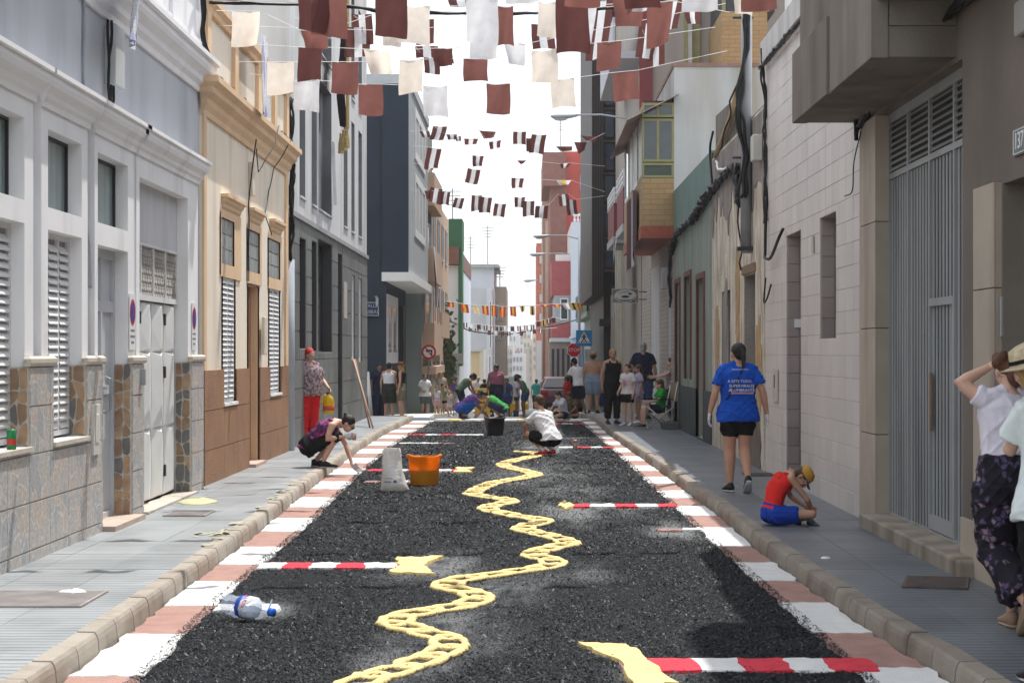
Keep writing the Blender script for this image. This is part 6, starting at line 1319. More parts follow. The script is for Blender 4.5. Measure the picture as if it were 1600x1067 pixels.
def remesh(mb, name, mats, vox, it=2):
    me = mb.mesh('t', mats[0]); ob = bpy.data.objects.new('t', me); col.objects.link(ob)
    r = ob.modifiers.new('r', 'REMESH'); r.mode = 'VOXEL'; r.voxel_size = vox; r.use_smooth_shade = True
    s = ob.modifiers.new('s', 'SMOOTH'); s.factor = .5; s.iterations = it
    ob.update_tag(); bpy.context.view_layer.update()
    out = bpy.data.meshes.new_from_object(ob.evaluated_get(bpy.context.evaluated_depsgraph_get()))
    bpy.data.objects.remove(ob); out.name = name
    out.materials.clear(); 
    for m in mats: out.materials.append(m)
    return out
def join_mesh(me, mb, mats):
    n = len(me.vertices); co = np.empty(n * 3, np.float32); me.vertices.foreach_get('co', co); V0 = co.reshape(-1, 3).tolist(); F0 = [tuple(p.vertices) for p in me.polygons]
    out = bpy.data.meshes.new(me.name); out.from_pydata(V0 + list(mb.v), [], F0 + [tuple(i + n for i in f) for f in mb.f])
    for m in mats: out.materials.append(m)
    out.polygons.foreach_set('material_index', [0] * len(F0) + mb.mi); out.polygons.foreach_set('use_smooth', [True] * len(out.polygons)); out.update(); return out
STAND = dict(pel=(0,0,.93), chest=(0,.01,1.27), neck=(0,0,1.45), head=(0,.02,1.575), look=(0,1,-.05),
  sl=(-.165,0,1.385), sr=(.165,0,1.385), el=(-.235,-.02,1.12), er=(.235,-.02,1.12), wl=(-.25,.04,.87), wr=(.25,.04,.87), hdl=(0,.15,-1), hdr=(0,.15,-1),
  hl=(-.09,0,.90), hr=(.09,0,.90), kl=(-.10,.02,.49), kr=(.10,.02,.49), al=(-.11,-.02,.09), ar=(.11,-.02,.09), fl=(-.2,1,0), fr=(.2,1,0))
def tube2(mb, pts, n=12, fl=1.0):                      # limb with varying radius, ends squared off
    P = [V(p[0]) for p in pts]; mb.tube(P, [p[1] for p in pts], n)
def limb_r(t, prof): return ip(t, prof)
def torso_rings(J, w, d, off, t0, t1, belly=0, n=14, bust=0):
    hc = (J['hl'] + J['hr']) / 2; pel = J['pel']; ch = J['chest']; nk = J['neck']; sh = (J['sl'] + J['sr']) / 2
    hx = (J['hr'] - J['hl']).normalized(); sx = (J['sr'] - J['sl']).normalized()
    up0 = (ch - pel).normalized(); P = [hc - up0 * .10, hc - up0 * .02, pel + up0 * .03, pel.lerp(ch, .45), ch, sh.lerp(ch, .25), sh + (nk - sh) * .45, nk]
    Wd = [.105, .168, .165, .138, .158, .172, .105, .058]; Dp = [.085, .115, .108, .092, .112, .098, .07, .055]
    if belly: Dp[3] += belly; Dp[2] += belly * .7; Wd[3] += belly * .6
    rs = []; m = 22
    for k in range(m + 1):
        t = t0 + (t1 - t0) * k / m; i = min(int(t), 6); f = t - i; f2 = f * f * (3 - 2 * f) if False else f
        a = P[max(i - 1, 0)]; b = P[i]; c = P[i + 1]; e = P[min(i + 2, 7)]
        p = .5 * ((2 * b) + (c - a) * f + (2 * a - 5 * b + 4 * c - e) * f * f + (3 * b - a - 3 * c + e) * f ** 3)
        tg = (c - b).normalized(); u = hx.lerp(sx, min(1, max(0, (t - 2) / 2.5))).normalized(); u = (u - tg * u.dot(tg)).normalized(); dp = tg.cross(u)
        ww = (Wd[i] * (1 - f) + Wd[i + 1] * f) * w + off; dd = (Dp[i] * (1 - f) + Dp[i + 1] * f) * d + off
        if bust and 3.2 < t < 5: p = p - dp * -bust * .0 ; dd += bust * math.sin((t - 3.2) / 1.8 * math.pi)
        rs.append((p, u * ww, dp * dd))
    return rs
def hand(mb, w_, dr, side, s, curl=.5, pn=None):
    w_ = V(w_); d = V(dr).normalized(); pn = V(pn) if pn else V((-side, 0, 0)); pn = (pn - d * pn.dot(d)).normalized(); lat = d.cross(pn) * 1.0   # pn = palm side
    L_ = .085 * s; rs = []
    for t, ww, th in ((-.12, .026, .019), (.15, .030, .018), (.6, .040, .016), (1.0, .039, .013)): rs.append((w_ + d * L_ * t, lat * ww * s, pn * th * s))
    mb.loft(rs, 8)
    fwd = 1 if lat.y > 0 else -1
    for k, (o_, ln) in enumerate(((.030, .068), (.011, .078), (-.009, .073), (-.028, .056))):
        b = w_ + d * L_ * .95 + lat * o_ * s * fwd; c = curl * (.8 + .1 * k); p1 = b + (d * math.cos(c * .5) + pn * math.sin(c * .5)) * ln * .42 * s; p2 = p1 + (d * math.cos(c * 1.3) + pn * math.sin(c * 1.3)) * ln * .33 * s; p3 = p2 + (d * math.cos(c * 1.9) + pn * math.sin(c * 1.9)) * ln * .25 * s
        mb.tube([b - d * .012 * s, p1, p2, p3], [.0088 * s, .0085 * s, .0078 * s, .006 * s], 6)
    tb = w_ + d * L_ * .25 + lat * .026 * s * fwd; td = (d * .75 + lat * .6 * fwd + pn * .35).normalized(); mb.tube([tb, tb + td * .034 * s, tb + td * .034 * s + (d * .9 + pn * .4).normalized() * .03 * s], [.012 * s, .0105 * s, .0075 * s], 6)
def person(lab, x, y, rz, h, pose=None, skin=skin_t, top=None, bottom=None, shoes=None, hair=None, hs='short', w=1.0, d=1.0, belly=0, z=None, vox=.016, feat=True, cat='person', hat=None, child=0, extra=None, bust=0, gloves=False, socks=None, group=None):
    """top = (material, kind, hem), bottom = (material, how far down the leg, looseness)"""
    if z is None: z = gz(y)
    root = thing('person', lab, cat, (x, y, z), rz=rz, group=group); S = h / 1.70
    J = {k: V(v) for k, v in STAND.items()}
    for k, v in (pose or {}).items(): J[k] = V(v)
    for k in ('el', 'er', 'wl', 'wr', 'sl', 'sr'):
        if not (pose and k in pose): J[k].x *= 1 + (w - 1) * .45
    hd = J['head']; look = J['look'].normalized(); hsz = 1.0 + .22 * child          # children have larger heads
    up = (hd - J['neck']).normalized(); up = (up * .55 + V((0, 0, 1)) * .45).normalized() if J.get('headup') is None else J['headup'].normalized()
    rt = look.cross(up).normalized(); up = rt.cross(look).normalized(); HM = Matrix((rt, look, up)).transposed()
    hp = lambda a, b, c: hd + HM @ V((a, b, c)) * hsz
    HB = MB()
    # skull, face and jaw
    def ell(mb, c, r, n=14, m=10):
        k = len(mb.v); mb.ball((0, 0, 0), r, n, m); mb.v[k:] = [tuple(hp(*(V(q) + V(c)))) for q in mb.v[k:]]
    ell(HB, (0, -.012, .025), (.076, .092, .088)); ell(HB, (0, .028, -.035), (.058, .062, .072)); ell(HB, (0, .052, -.078), (.032, .030, .026)); ell(HB, (0, .094, -.018), (.012, .016, .022)); ell(HB, (0, .074, .030), (.052, .020, .018))
    for s in (-1, 1): ell(HB, (s * .079, -.005, -.012), (.010, .018, .030), 8, 6); ell(HB, (s * .034, .070, -.035), (.022, .018, .02), 8, 6)
    B = MB(); B.v = list(HB.v); B.f = list(HB.f); B.mi = list(HB.mi)
    B.tube([J['neck'] - (hd - J['neck']) * .35, J['neck'].lerp(hd, .3), hd - look * .02 - up * .03], [.060, .052, .050], 12)
    B.loft(torso_rings(J, w, d, 0, .4, 7, belly, bust=bust), 16)
    for s in 'lr':
        B.tube([J['s' + s], J['s' + s].lerp(J['neck'], .55) + (J['neck'] - J['chest']).normalized() * .0, J['neck']], [.050, .050, .050], 10)
        a, b, c = J['s' + s], J['e' + s], J['w' + s]; q = .92 + .12 * (w - 1) * 4 if w > 1 else .92
        q = max(.8, min(1.25, q))
        B.tube([a.lerp((J['sl'] + J['sr']) / 2, .22), a, a.lerp(b, .35), a.lerp(b, .8), b, b.lerp(c, .25), b.lerp(c, .7), c], [.045, .056 * q, .050 * q, .041 * q, .040 * q, .042 * q, .031 * q, .025 * q], 12); B.ball(a, .055 * q, 10, 8)
        a, b, c = J['h' + s], J['k' + s], J['a' + s]; q = max(.85, min(1.2, w))
        B.tube([a, a.lerp(b, .3), a.lerp(b, .75), b, b.lerp(c, .22), b.lerp(c, .6), c], [.092 * q, .086 * q, .062 * q, .056 * q, .057 * q, .045 * q, .034], 12); B.ball(a, .095 * q, 10, 8); B.ball(b, .056 * q, 8, 6)
        f = J['f' + s].normalized(); an = J['a' + s]; dn = V((0, 0, -1)) - f * V((0, 0, -1)).dot(f); dn.normalize(); sd = f.cross(dn)
        B.loft([(an - f * .05 + dn * .045, sd * .028, dn * .032), (an - f * .01 + dn * .035, sd * .036, dn * .045), (an + f * .07 + dn * .05, sd * .038, dn * .030), (an + f * .13 + dn * .062, sd * .042, dn * .020), (an + f * .185 + dn * .068, sd * .030, dn * .012)], 10)
    me = remesh(B, 'person_body', [skin], vox, 2)
    X_ = MB()
    if feat:
        for s in (-1, 1):
            X_.mat(1); ell(X_, (s * .031, .078, .004), (.0135, .010, .0075), 8, 6); X_.mat(2); ell(X_, (s * .031, .0845, .004), (.0065, .006, .0065), 8, 6)
            b0 = len(X_.v); X_.tube([(s * .015, .088, .024), (s * .033, .089, .029), (s * .050, .078, .023)], .0035, 5); X_.v[b0:] = [tuple(hp(*q)) for q in X_.v[b0:]]
        X_.mat(3); ell(X_, (0, .083, -.054), (.021, .008, .0065), 8, 6); X_.mat(0)
    hm = 4 if gloves else 0; X_.mat(hm)
    for s, sg in (('l', -1), ('r', 1)): hand(X_, J['w' + s], J['hd' + s], sg, 1.06, J.get('curl' + s, V((.55, 0, 0))).x, J.get('pn' + s))
    X_.mat(0)
    mats = [skin, eye_w, eye_d, lip, M('glove', (.62,.60,.60), .35)]
    me = join_mesh(me, X_, mats); me.transform(Matrix.Scale(S, 4)); ob = bpy.data.objects.new('body', me); col.objects.link(ob); ob.parent = root
    def sub(mb, nm, mat, v=vox * .85, it=1, re=True, smooth=True):
        m_ = remesh(mb, nm, mat if isinstance(mat, list) else [mat], v, it) if re else mb.mesh(nm, mat, smooth=smooth)
        
        if nm in ('shirt', 'trousers', 'shorts'):       # soft creases in the cloth
            n_ = len(m_.vertices); co = np.empty(n_ * 3, np.float32); no = np.empty(n_ * 3, np.float32); m_.vertices.foreach_get('co', co); m_.vertices.foreach_get('normal', no)
            p = co.reshape(-1, 3); q = no.reshape(-1, 3); sd = x * 3.1; X0, Y0, Z0 = p[:, 0], p[:, 1], p[:, 2]
            u1 = np.sin(17 * X0 + 12 * Z0 + sd + 2.2 * np.sin(7 * Z0 + 9 * Y0 + sd)); u2 = np.sin(23 * Z0 - 15 * X0 + 19 * Y0 + 2.5 * np.sin(11 * X0 - 6 * Z0 + 2 * sd)); u3 = np.sin(31 * Z0 + 21 * Y0 + 3 * np.sin(9 * X0 + sd))
            f_ = .5 * (1 - np.abs(u1)) ** 2 + .35 * (1 - np.abs(u2)) ** 2 + .12 * u3
            p += q * (.020 * f_)[:, None]; m_.vertices.foreach_set('co', p.ravel())
        m_.transform(Matrix.Scale(S, 4)); o = bpy.data.objects.new(nm, m_); col.objects.link(o); o.parent = root; return o
    if top:
        m_, kind, hem = top[:3]; drop = max(0, 1.25 - hem) * .085 if kind != 'crop' else 0; hem = max(hem, 1.25); loose = top[3] if len(top) > 3 else .016; T = MB()
        rs = torso_rings(J, w, d, loose, hem, 6.2 if kind != 'tank' else 5.35, belly, bust=bust)
        if kind != 'crop': 
            k = len(rs)
            for i in range(5): c_, U_, W_ = rs[i]; rs[i] = (c_, U_ * (1 + .05 * (5 - i) / 5 * (loose / .016)), W_ * (1 + .05 * (5 - i) / 5 * (loose / .016)))
        if drop: c_, U_, W_ = rs[0]; ax_ = (J['chest'] - J['pel']).normalized(); rs = [(c_ - ax_ * drop * q_, U_ * (1 + .03 * q_), W_ * (1 + .03 * q_)) for q_ in (1, .66, .33)] + rs
        T.loft(rs, 18)
        for s in 'lr':
            a, b, c = J['s' + s], J['e' + s], J['w' + s]; mid = (J['sl'] + J['sr']) / 2
            if kind in ('tee', 'short'): T.tube([a, a.lerp(J['neck'], .5), a.lerp(J['neck'], .82)], [.060, .060, .056], 10)
            if kind == 'tee': T.tube([a.lerp(mid, .35) - (J['neck'] - J['chest']).normalized() * .02, a - (a - mid) * .04, a.lerp(b, .12), a.lerp(b, .35), a.lerp(b, .66)], [.050, .058, .064, .064 + loose * .3, .064 + loose * .6], 12); T.ball(a, .060, 10, 8)
            if kind == 'short': T.tube([a.lerp(mid, .35) - (J['neck'] - J['chest']).normalized() * .02, a, a.lerp(b, .35)], [.05, .059, .062], 12); T.ball(a, .060, 10, 8)
            if kind == 'tank': u_ = (J['sr'] - J['sl']).normalized(); n_ = (J['neck'] - J['chest']).normalized(); f_ = n_.cross(u_).normalized(); q0 = mid.lerp(a, .48); T.tube([q0 - n_ * .10 + f_ * .105 * d, q0 - n_ * .02 + f_ * .095 * d, q0 + n_ * .035 + f_ * .04, q0 + n_ * .045 - f_ * .01, q0 + n_ * .0 - f_ * .085 * d, q0 - n_ * .09 - f_ * .105 * d], .022, 8)
        sub(T, 'shirt', m_)
    if bottom:
        m_, frac, lo_ = bottom[:3]; T = MB(); T.loft(torso_rings(J, w, d, .012 + lo_ * .3, .3, 2.9 if len(bottom) < 4 else bottom[3], belly), 18)
        for s in 'lr':
            a, b, c = J['h' + s], J['k' + s], J['a' + s]; q = max(.85, min(1.2, w)); T.ball(a, .10 * q + lo_ * .5, 10, 8)
            if frac <= 1: e = a.lerp(b, frac); T.tube([a, a.lerp(b, frac * .5), e], [.10 * q + lo_, .092 * q + lo_, (.085 - .022 * frac) * q + lo_ * 1.3], 14)
            else:
                e = b.lerp(c, frac - 1); T.tube([a, a.lerp(b, .4), a.lerp(b, .8), b, b.lerp(e, .5), e], [.10 * q + lo_, .092 * q + lo_, .070 * q + lo_, .064 * q + lo_, .060 * q + lo_, .046 * q + lo_ * 1.2], 14); T.ball(b, .062 * q + lo_, 8, 6)
        sub(T, 'trousers' if frac > 1 else 'shorts', m_)
    for s in 'lr':
        f = J['f' + s].normalized(); an = J['a' + s]; dn = V((0, 0, -1)) - f * V((0, 0, -1)).dot(f); dn.normalize(); sd = f.cross(dn)
        if socks: sub(MB().tube([an + (J['k' + s] - an).normalized() * .10, an, an + dn * .03], [.043, .041, .044], 10), 'sock', socks, re=False)
        if shoes:
            sh = MB(); sh.loft([(an - f * .065 + dn * .040, sd * .030, dn * .045), (an - f * .02 + dn * .030, sd * .041, dn * .056), (an + f * .06 + dn * .045, sd * .045, dn * .042), (an + f * .13 + dn * .060, sd * .049, dn * .027), (an + f * .19 + dn * .066, sd * .042, dn * .021), (an + f * .212 + dn * .070, sd * .022, dn * .014)], 12)
            o = sub(sh, 'shoe', shoes[0], re=False)
            so = MB(); so.loft([(an - f * .072 + dn * .078, sd * .030, dn * .010), (an + f * .0 + dn * .080, sd * .043, dn * .011), (an + f * .13 + dn * .082, sd * .052, dn * .010), (an + f * .215 + dn * .080, sd * .026, dn * .009)], 10); s_o = sub(so, 'sole', shoes[1], re=False); s_o.parent = o
    if hair:
        T = MB()
        if hs != 'bald':
            ell(T, (0, -.022, .038), (.086, .098, .088) if hs != 'fringe' else (.084, .088, .082)); 
            if hs in ('short', 'bun', 'pony', 'cap'): ell(T, (0, -.055, -.015), (.068, .055, .065))
            if hs == 'long': ell(T, (0, -.055, -.04), (.082, .058, .10)); ell(T, (0, -.075, -.15), (.075, .045, .10)); ell(T, (0, -.085, -.25), (.055, .035, .09))
            if hs == 'bun': ell(T, (0, -.10, .075), (.042, .042, .042))
            if hs == 'curly':
                for k in range(14): a_ = k * 2.4; ell(T, (.075 * math.cos(a_), -.03 + .075 * math.sin(a_), .03 + .05 * math.sin(k * 1.7)), (.04, .04, .04), 8, 6)
                ell(T, (0, -.10, -.03), (.06, .05, .08))
            if hs == 'pony': ell(T, (0, -.105, .02), (.030, .035, .035)); ell(T, (.0, -.135, -.05), (.030, .030, .075)); ell(T, (0, -.135, -.12), (.020, .022, .05))
            if hs == 'fringe':
                ell(T, (0, -.055, -.015), (.078, .062, .08))
                for k in range(26): a_ = k * 2.4; q_ = (k + .5) / 26; ell(T, (.078 * math.sqrt(q_) * math.cos(a_), -.040 + .075 * math.sqrt(q_) * math.sin(a_), .108 - .065 * q_), (.014, .026, .030), 7, 5)
            o = sub(T, 'hair', hair, v=.009, it=1)
            # keep the face clear
            lm = o.data; bad = []
    if hat:
        kind, m1_, m2_ = hat; T = MB()
        if kind == 'cap':
            k = len(T.v); T.lathe((0, 0, 0), [(.088, .03), (.090, .06), (.082, .105), (.055, .135), (.0, .147)], 18); T.v[k:] = [tuple(hp(q[0], q[1] * 1.13 - .012, q[2] - .005)) for q in T.v[k:]]; o = sub(T, 'cap', m1_, re=False)
            T = MB(); rs = []
            for i in range(9): a_ = math.pi * (.12 + .76 * i / 8); rs.append((.085 * math.cos(a_), .085 * math.sin(a_) + .01, .035, .078 * math.cos(a_), .075 + .075 * math.sin(a_), .022))
            for p, q in zip(rs[:-1], rs[1:]): T.quad(hp(*p[:3]), hp(*q[:3]), hp(*q[3:]), hp(*p[3:])); T.quad(hp(p[0], p[1], p[2] - .006), hp(q[0], q[1], q[2] - .006), hp(q[3], q[4], q[5] - .006), hp(p[3], p[4], p[5] - .006)); T.quad(hp(*p[3:]), hp(*q[3:]), hp(q[3], q[4], q[5] - .006), hp(p[3], p[4], p[5] - .006))
            b_ = sub(T, 'brim', m2_, re=False); b_.parent = o
        else:
            k = len(T.v); T.lathe((0, 0, 0), [(.165, .036), (.17, .041), (.13, .044), (.094, .050), (.088, .09), (.082, .130), (.05, .142), (.0, .136)], 24); T.v[k:] = [tuple(hp(q[0], q[1] * 1.1 - .012, q[2] + .01 * math.sin(q[0] * 20))) for q in T.v[k:]]; o = sub(T, 'hat', m1_, re=False)
            T = MB(); k = 0; T.lathe((0, 0, 0), [(.096, .052), (.094, .072)], 24); T.v = [tuple(hp(q[0], q[1] * 1.1 - .012, q[2])) for q in T.v]; b_ = sub(T, 'hat_band', m2_, re=False); b_.parent = o
    root['_S'] = S
    return root, J, S, hp, sub

def Xp(x, Y): return XX(x, Y)
trainer = (M('black_shoe', (.015,.015,.017), .6), M('shoe_sole_white', (.55,.55,.54), .6)); tan_sh = (M('tan_shoe', (.30,.20,.13), .7), M('sole_tan', (.36,.27,.19), .8)); wh_sh = (M('white_shoe', (.6,.6,.6), .6), M('shoe_sole_white', (.55,.55,.54), .6)); red_sh = (M('red_shoe', (.55,.02,.025), .5), M('shoe_sole_white', (.55,.55,.54), .6)); grey_sh = (M('grey_clog', (.06,.075,.085), .6), M('grey_clog_sole', (.05,.06,.07), .7))

# 1 woman walking away in a blue shirt
blue_tee = cloth('royal_blue_tee', (.012,.075,.42)); 
r_, J, S, hp, sub = person('woman with black ponytail walking away in royal blue printed T-shirt and black shorts', Xp(1153, 21.1), 21.1, 0.06, 1.64,
  dict(sl=(-.175,0,1.385), sr=(.175,0,1.385), el=(-.265,-.03,1.13), er=(.275,-.06,1.14), wl=(-.32,.03,.89), wr=(.33,-.02,.88), hdl=(-.1,.15,-1), hdr=(.1,.1,-1), kl=(-.085,.06,.49), al=(-.085,.02,.09), kr=(.075,.02,.50), ar=(.07,-.26,.17), fr=(.05,.8,-.55), fl=(-.15,1,0), look=(-.35,1,-.05)),
  skin=skin_t, top=(blue_tee, 'tee', .15, .022), bottom=(blk, .62, .006), shoes=trainer, hair=hair_b, hs='pony', w=1.22, d=1.15, z=SH, vox=.010, gloves=True)
T = MB().tube([V(p) * 1 for p in ((.055, -.02, 1.485), (.035, -.115, 1.40), (-.04, -.147, 1.25), (-.13, -.115, 1.08), (-.19, -.02, .98))], .009, 6); sub(T, 'bag_strap', blk, re=False)
pw_ = M('print_white', (.62,.66,.74), .7); pr_ = M('print_pink', (.55,.2,.25), .7)
def shirt_text(s_, size, cx, cz, mat, yb):
    cu = bpy.data.curves.new('t', 'FONT'); cu.body = s_; cu.size = size; cu.align_x = 'CENTER'; cu.align_y = 'CENTER'; cu.resolution_u = 2; cu.extrude = .001
    to = bpy.data.objects.new('t', cu); col.objects.link(to); me = bpy.data.meshes.new_from_object(to.evaluated_get(bpy.context.evaluated_depsgraph_get())); bpy.data.objects.remove(to)
    for v in me.vertices: v.co = (cx + v.co.x, yb + 1.3 * (cx + v.co.x) ** 2 + v.co.z, cz + v.co.y)
    me.materials.clear(); me.materials.append(mat); o = bpy.data.objects.new('shirt_print', me); col.objects.link(o); o.parent = r_
shirt_text('BARRANCO SECO', .022, .0, 1.345, pw_, -.158); shirt_text('A ESTE TODO,', .042, .0, 1.215, pw_, -.158); shirt_text('SUPERVIRALES', .044, .02, 1.165, pw_, -.156); shirt_text('ALUMBRANTS', .046, .02, 1.118, pw_, -.154)
T = MB()
for a_, b_, c_, d_ in ((-.10,.15,1.078,1.082),(-.10,-.096,1.08,1.14),(.146,.15,1.08,1.18)): T.box(a_, b_, -.150, -.149, c_, d_)
T.v = [(p[0], p[1] + 1.3 * p[0] ** 2 - .004, p[2]) for p in T.v]; o = T.build('shirt_print', pw_, local=True); o.parent = r_
T = MB()
for k in range(8): T.box(-.09 + k * .029, -.061 + k * .029, -.156, -.155, 1.084, 1.098)
T.v = [(p[0], p[1] + 1.3 * p[0] ** 2, p[2]) for p in T.v]; o = T.build('shirt_print', pr_, local=True); o.parent = r_

# 2 boy in red tank top sitting cross-legged, head bowed
red_tank = cloth('red_tank', (.68,.035,.03)); blue_sh = cloth('blue_shorts', (.015,.05,.32))
person('boy in red tank top and blue shorts sitting cross-legged on pavement, head bowed', Xp(1204, 17.05), 17.05, R(-78), 1.18,
  dict(pel=(0,0,.14), hl=(-.12,.02,.13), hr=(.12,.02,.13), chest=(0,.09,.46), neck=(0,.28,.66), sl=(-.17,.20,.60), sr=(.17,.22,.60), head=(.05,.40,.60), look=(.5,.4,-1), headup=(.1,.9,.5),
   el=(-.24,.36,.34), er=(.21,.42,.33), wl=(-.06,.50,.22), wr=(.06,.52,.20), hdl=(.5,.8,-.3), hdr=(-.6,.7,-.3), kl=(-.36,.40,.16), kr=(.34,.44,.16), al=(.06,.52,.07), ar=(-.02,.38,.06), fl=(1,.1,-.05), fr=(-1,.2,-.05)),
  skin=skin_t, top=(red_tank, 'tank', 2.3, .016), bottom=(blue_sh, .62, .024), shoes=grey_sh, hair=hair_n, hs='cap', z=SH, vox=.011, hat=('cap', M('mustard_cap', (.50,.27,.05), .8), M('cap_blue', (.02,.06,.28), .7)), child=1)

# 3 crouching woman reaching down to the road
magenta = M_cells('magenta_print', [(.22,.03,.14),(.06,.02,.07),(.42,.08,.28),(.12,.03,.12)], (.05,.015,.06), 22, .8, .03, (1,1,1), 0)
r_, J, S, hp, sub = person('dark-haired woman in magenta tank top crouching on left kerb, reaching to road', Xp(479, 25.6), 25.6, R(-90), 1.64,
  dict(pel=(0,.0,.30), hl=(-.09,.02,.27), hr=(.09,.02,.27), chest=(0,.24,.52), neck=(0,.42,.62), sl=(-.16,.36,.58), sr=(.16,.37,.58), head=(0,.575,.60), look=(.12,.75,-.65), headup=(0,.6,.8),
   kl=(-.12,.42,.42), kr=(.12,.40,.42), al=(-.10,.12,.09), ar=(.12,.24,.09), fl=(-.1,1,0), fr=(.15,1,0),
   er=(.22,.30,.40), wr=(.10,.54,.43), hdr=(-.1,.9,.1), pnr=(-1,.1,0), el=(-.24,.52,.30), wl=(-.12,.62,.03), hdl=(.2,.8,-.6), curll=(.35,0,0), curlr=(.9,0,0)),
  skin=skin_l, top=(magenta, 'tank', 1.0, .012), bottom=(blk, 1.12, .010), shoes=trainer, hair=hair_b, hs='bun', z=SH, vox=.012, gloves=True)
sub(MB().lathe((0, 0, 0), [(.0, -.05), (.030, -.05), (.040, .05), (.036, .05), (.027, -.04)], 14).xf(Matrix.Translation((.06, .66, .43))), 'x', eye_w, re=False).hide_render = False
cup = [o for o in col.objects if o.name.startswith('x') and o.parent == r_][-1]; cup.name = 'tmp'; cm = cup.data; bpy.data.objects.remove(cup)
cup = bpy.data.objects.new('plastic_cup', cm); cm.materials.clear(); cm.materials.append(M('cup_plastic', (.55,.42,.40), .3, trans=.3)); col.objects.link(cup)
cup.matrix_world = Matrix.Translation((Xp(479, 25.6), 25.6, SH)) @ Matrix.Rotation(R(-90), 4, 'Z'); tag(cup, 'clear plastic cup of powder held by the crouching woman at left', 'cup')
T = MB(); 
for s in (-1, 1): T.tube([hp(s * .033 + .026 * math.cos(a_), .098, .002 + .018 * math.sin(a_)) for a_ in np.linspace(0, 5.6, 9)], .004, 4, closed=True); T.tube([hp(s * .06, .095, .005), hp(s * .082, .0, .008)], .004, 4)
T.tube([hp(-.01, .1, .004), hp(.01, .1, .004)], .004, 4); sub(T, 'glasses', dark_metal, re=False)
T = MB().tube([V(p) for p in ((-.10,.60,.62),(-.13,.42,.665),(-.08,.28,.60))], .004, 4)

# 4 standing older woman with bright red hair
blouse = M_cells('mottled_blouse', [(.34,.27,.29),(.13,.08,.10),(.42,.36,.37),(.20,.10,.12)], (.30,.24,.26), 40, .85, .05, (1,1,1), 0); red_tr = cloth('red_trousers', (.58,.02,.025))
r_, J, S, hp, sub = person('older woman with short bright red hair, patterned blouse and red trousers standing on left', Xp(481, 32.4), 32.4, R(-142), 1.60,
  dict(look=(-.1,.8,-.42), head=(0,.07,1.575), neck=(0,.03,1.45), sl=(-.19,0,1.38), sr=(.19,0,1.38), er=(.31,-.03,1.12), wr=(.33,.06,.87), el=(-.31,.0,1.12), wl=(-.30,.22,.98), hdl=(.1,.6,-.5)),
  skin=skin_l, top=(blouse, 'tee', .75, .032), bottom=(red_tr, 1.9, .022), shoes=tan_sh, hair=hair_r, hs='fringe', w=1.34, d=1.3, belly=.06, bust=.035, z=SH, vox=.013)
T = MB().tube([V(p) for p in ((-.08,.04,1.46),(-.03,.17,1.32),(.08,.205,1.10),(.18,.12,.92),(.20,.02,.88))], .012, 6); sub(T, 'bag_strap', M('strap_maroon', (.07,.02,.025), .7), re=False)
T = MB(); 
for s in (-1, 1): T.tube([hp(s * .033 + .027 * math.cos(a_), .099, .002 + .020 * math.sin(a_)) for a_ in np.linspace(0, 5.6, 9)], .003, 4, closed=True); T.tube([hp(s * .06, .096, .005), hp(s * .082, .0, .008)], .003, 4)
sub(T, 'glasses', M('glasses_metal', (.35,.3,.3), .3), re=False)
jug_y = M('yellow_jug', (.75,.50,.02), .35, trans=.25); Yj = 32.0; xj, zj = Xp(513.5, Yj), ZZ(630, Yj)
t = thing('plastic_jug', 'yellow plastic jug with dark cap held by the red-haired woman', 'jug', (xj, Yj, zj - .17))
MB().loft([((0,0,0), (.085,0,0), (0,.06,0)), ((0,0,.02), (.095,0,0), (0,.07,0)), ((0,0,.22), (.092,0,0), (0,.068,0)), ((-.005,0,.28), (.07,0,0), (0,.055,0)), ((-.01,0,.31), (.03,0,0), (0,.028,0)), ((-.01,0,.33), (.027,0,0), (0,.026,0))], 16).build('jug_body', jug_y, t, smooth=True, local=True)
MB().lathe((-.01, 0, .325), [(.0,.03),(.028,.03),(.03,0)], 12).build('cap', dark_metal, t, local=True); MB().tube([(-.03,0,.31), (-.10,0,.29), (-.125,0,.20), (-.09,0,.12)], .014, 8).build('handle', jug_y, t, smooth=True, local=True)
MB().loft([((0,0,.05), (.0955,0,0), (0,.0705,0)), ((0,0,.13), (.0945,0,0), (0,.0702,0))], 16).build('jug_label', M('label_red', (.55,.08,.04), .5), t, smooth=True, local=True)

# 5, 6 women at the right edge
hairc = M('hair_chestnut', (.10,.04,.022), .5, .3, 30, bump=.6, bs=150); floral = M_cells('floral_print', [(.012,.011,.018),(.014,.012,.02),(.26,.18,.26),(.012,.012,.018),(.013,.011,.02),(.09,.07,.15)], (.014,.012,.02), 30, .85, .22, (1,1,1), 0)
person('woman at right edge holding up her brown hair, white T-shirt, dark floral trousers', Xp(1578, 10.55), 10.55, R(12), 1.545,
  dict(sl=(-.165,.0,1.40), el=(-.30,.06,1.50), wl=(-.10,.07,1.60), hdl=(.8,-.1,.5), sr=(.165,.0,1.40), er=(.29,.05,1.50), wr=(.10,.07,1.62), hdr=(-.8,-.1,.5), kr=(.10,.12,.50), ar=(.10,.18,.09), kl=(-.08,.04,.49), al=(-.02,-.27,.20), fl=(.1,.75,-.75), look=(0,1,-.1)),
  skin=skin_l, top=(cloth('lilac_white_tee', (.66,.64,.72)), 'short', 1.9, .008), bottom=(floral, 1.85, .035), shoes=tan_sh, hair=hairc, hs='curly', w=1.12, d=1.1, belly=.02, z=SH, vox=.009)
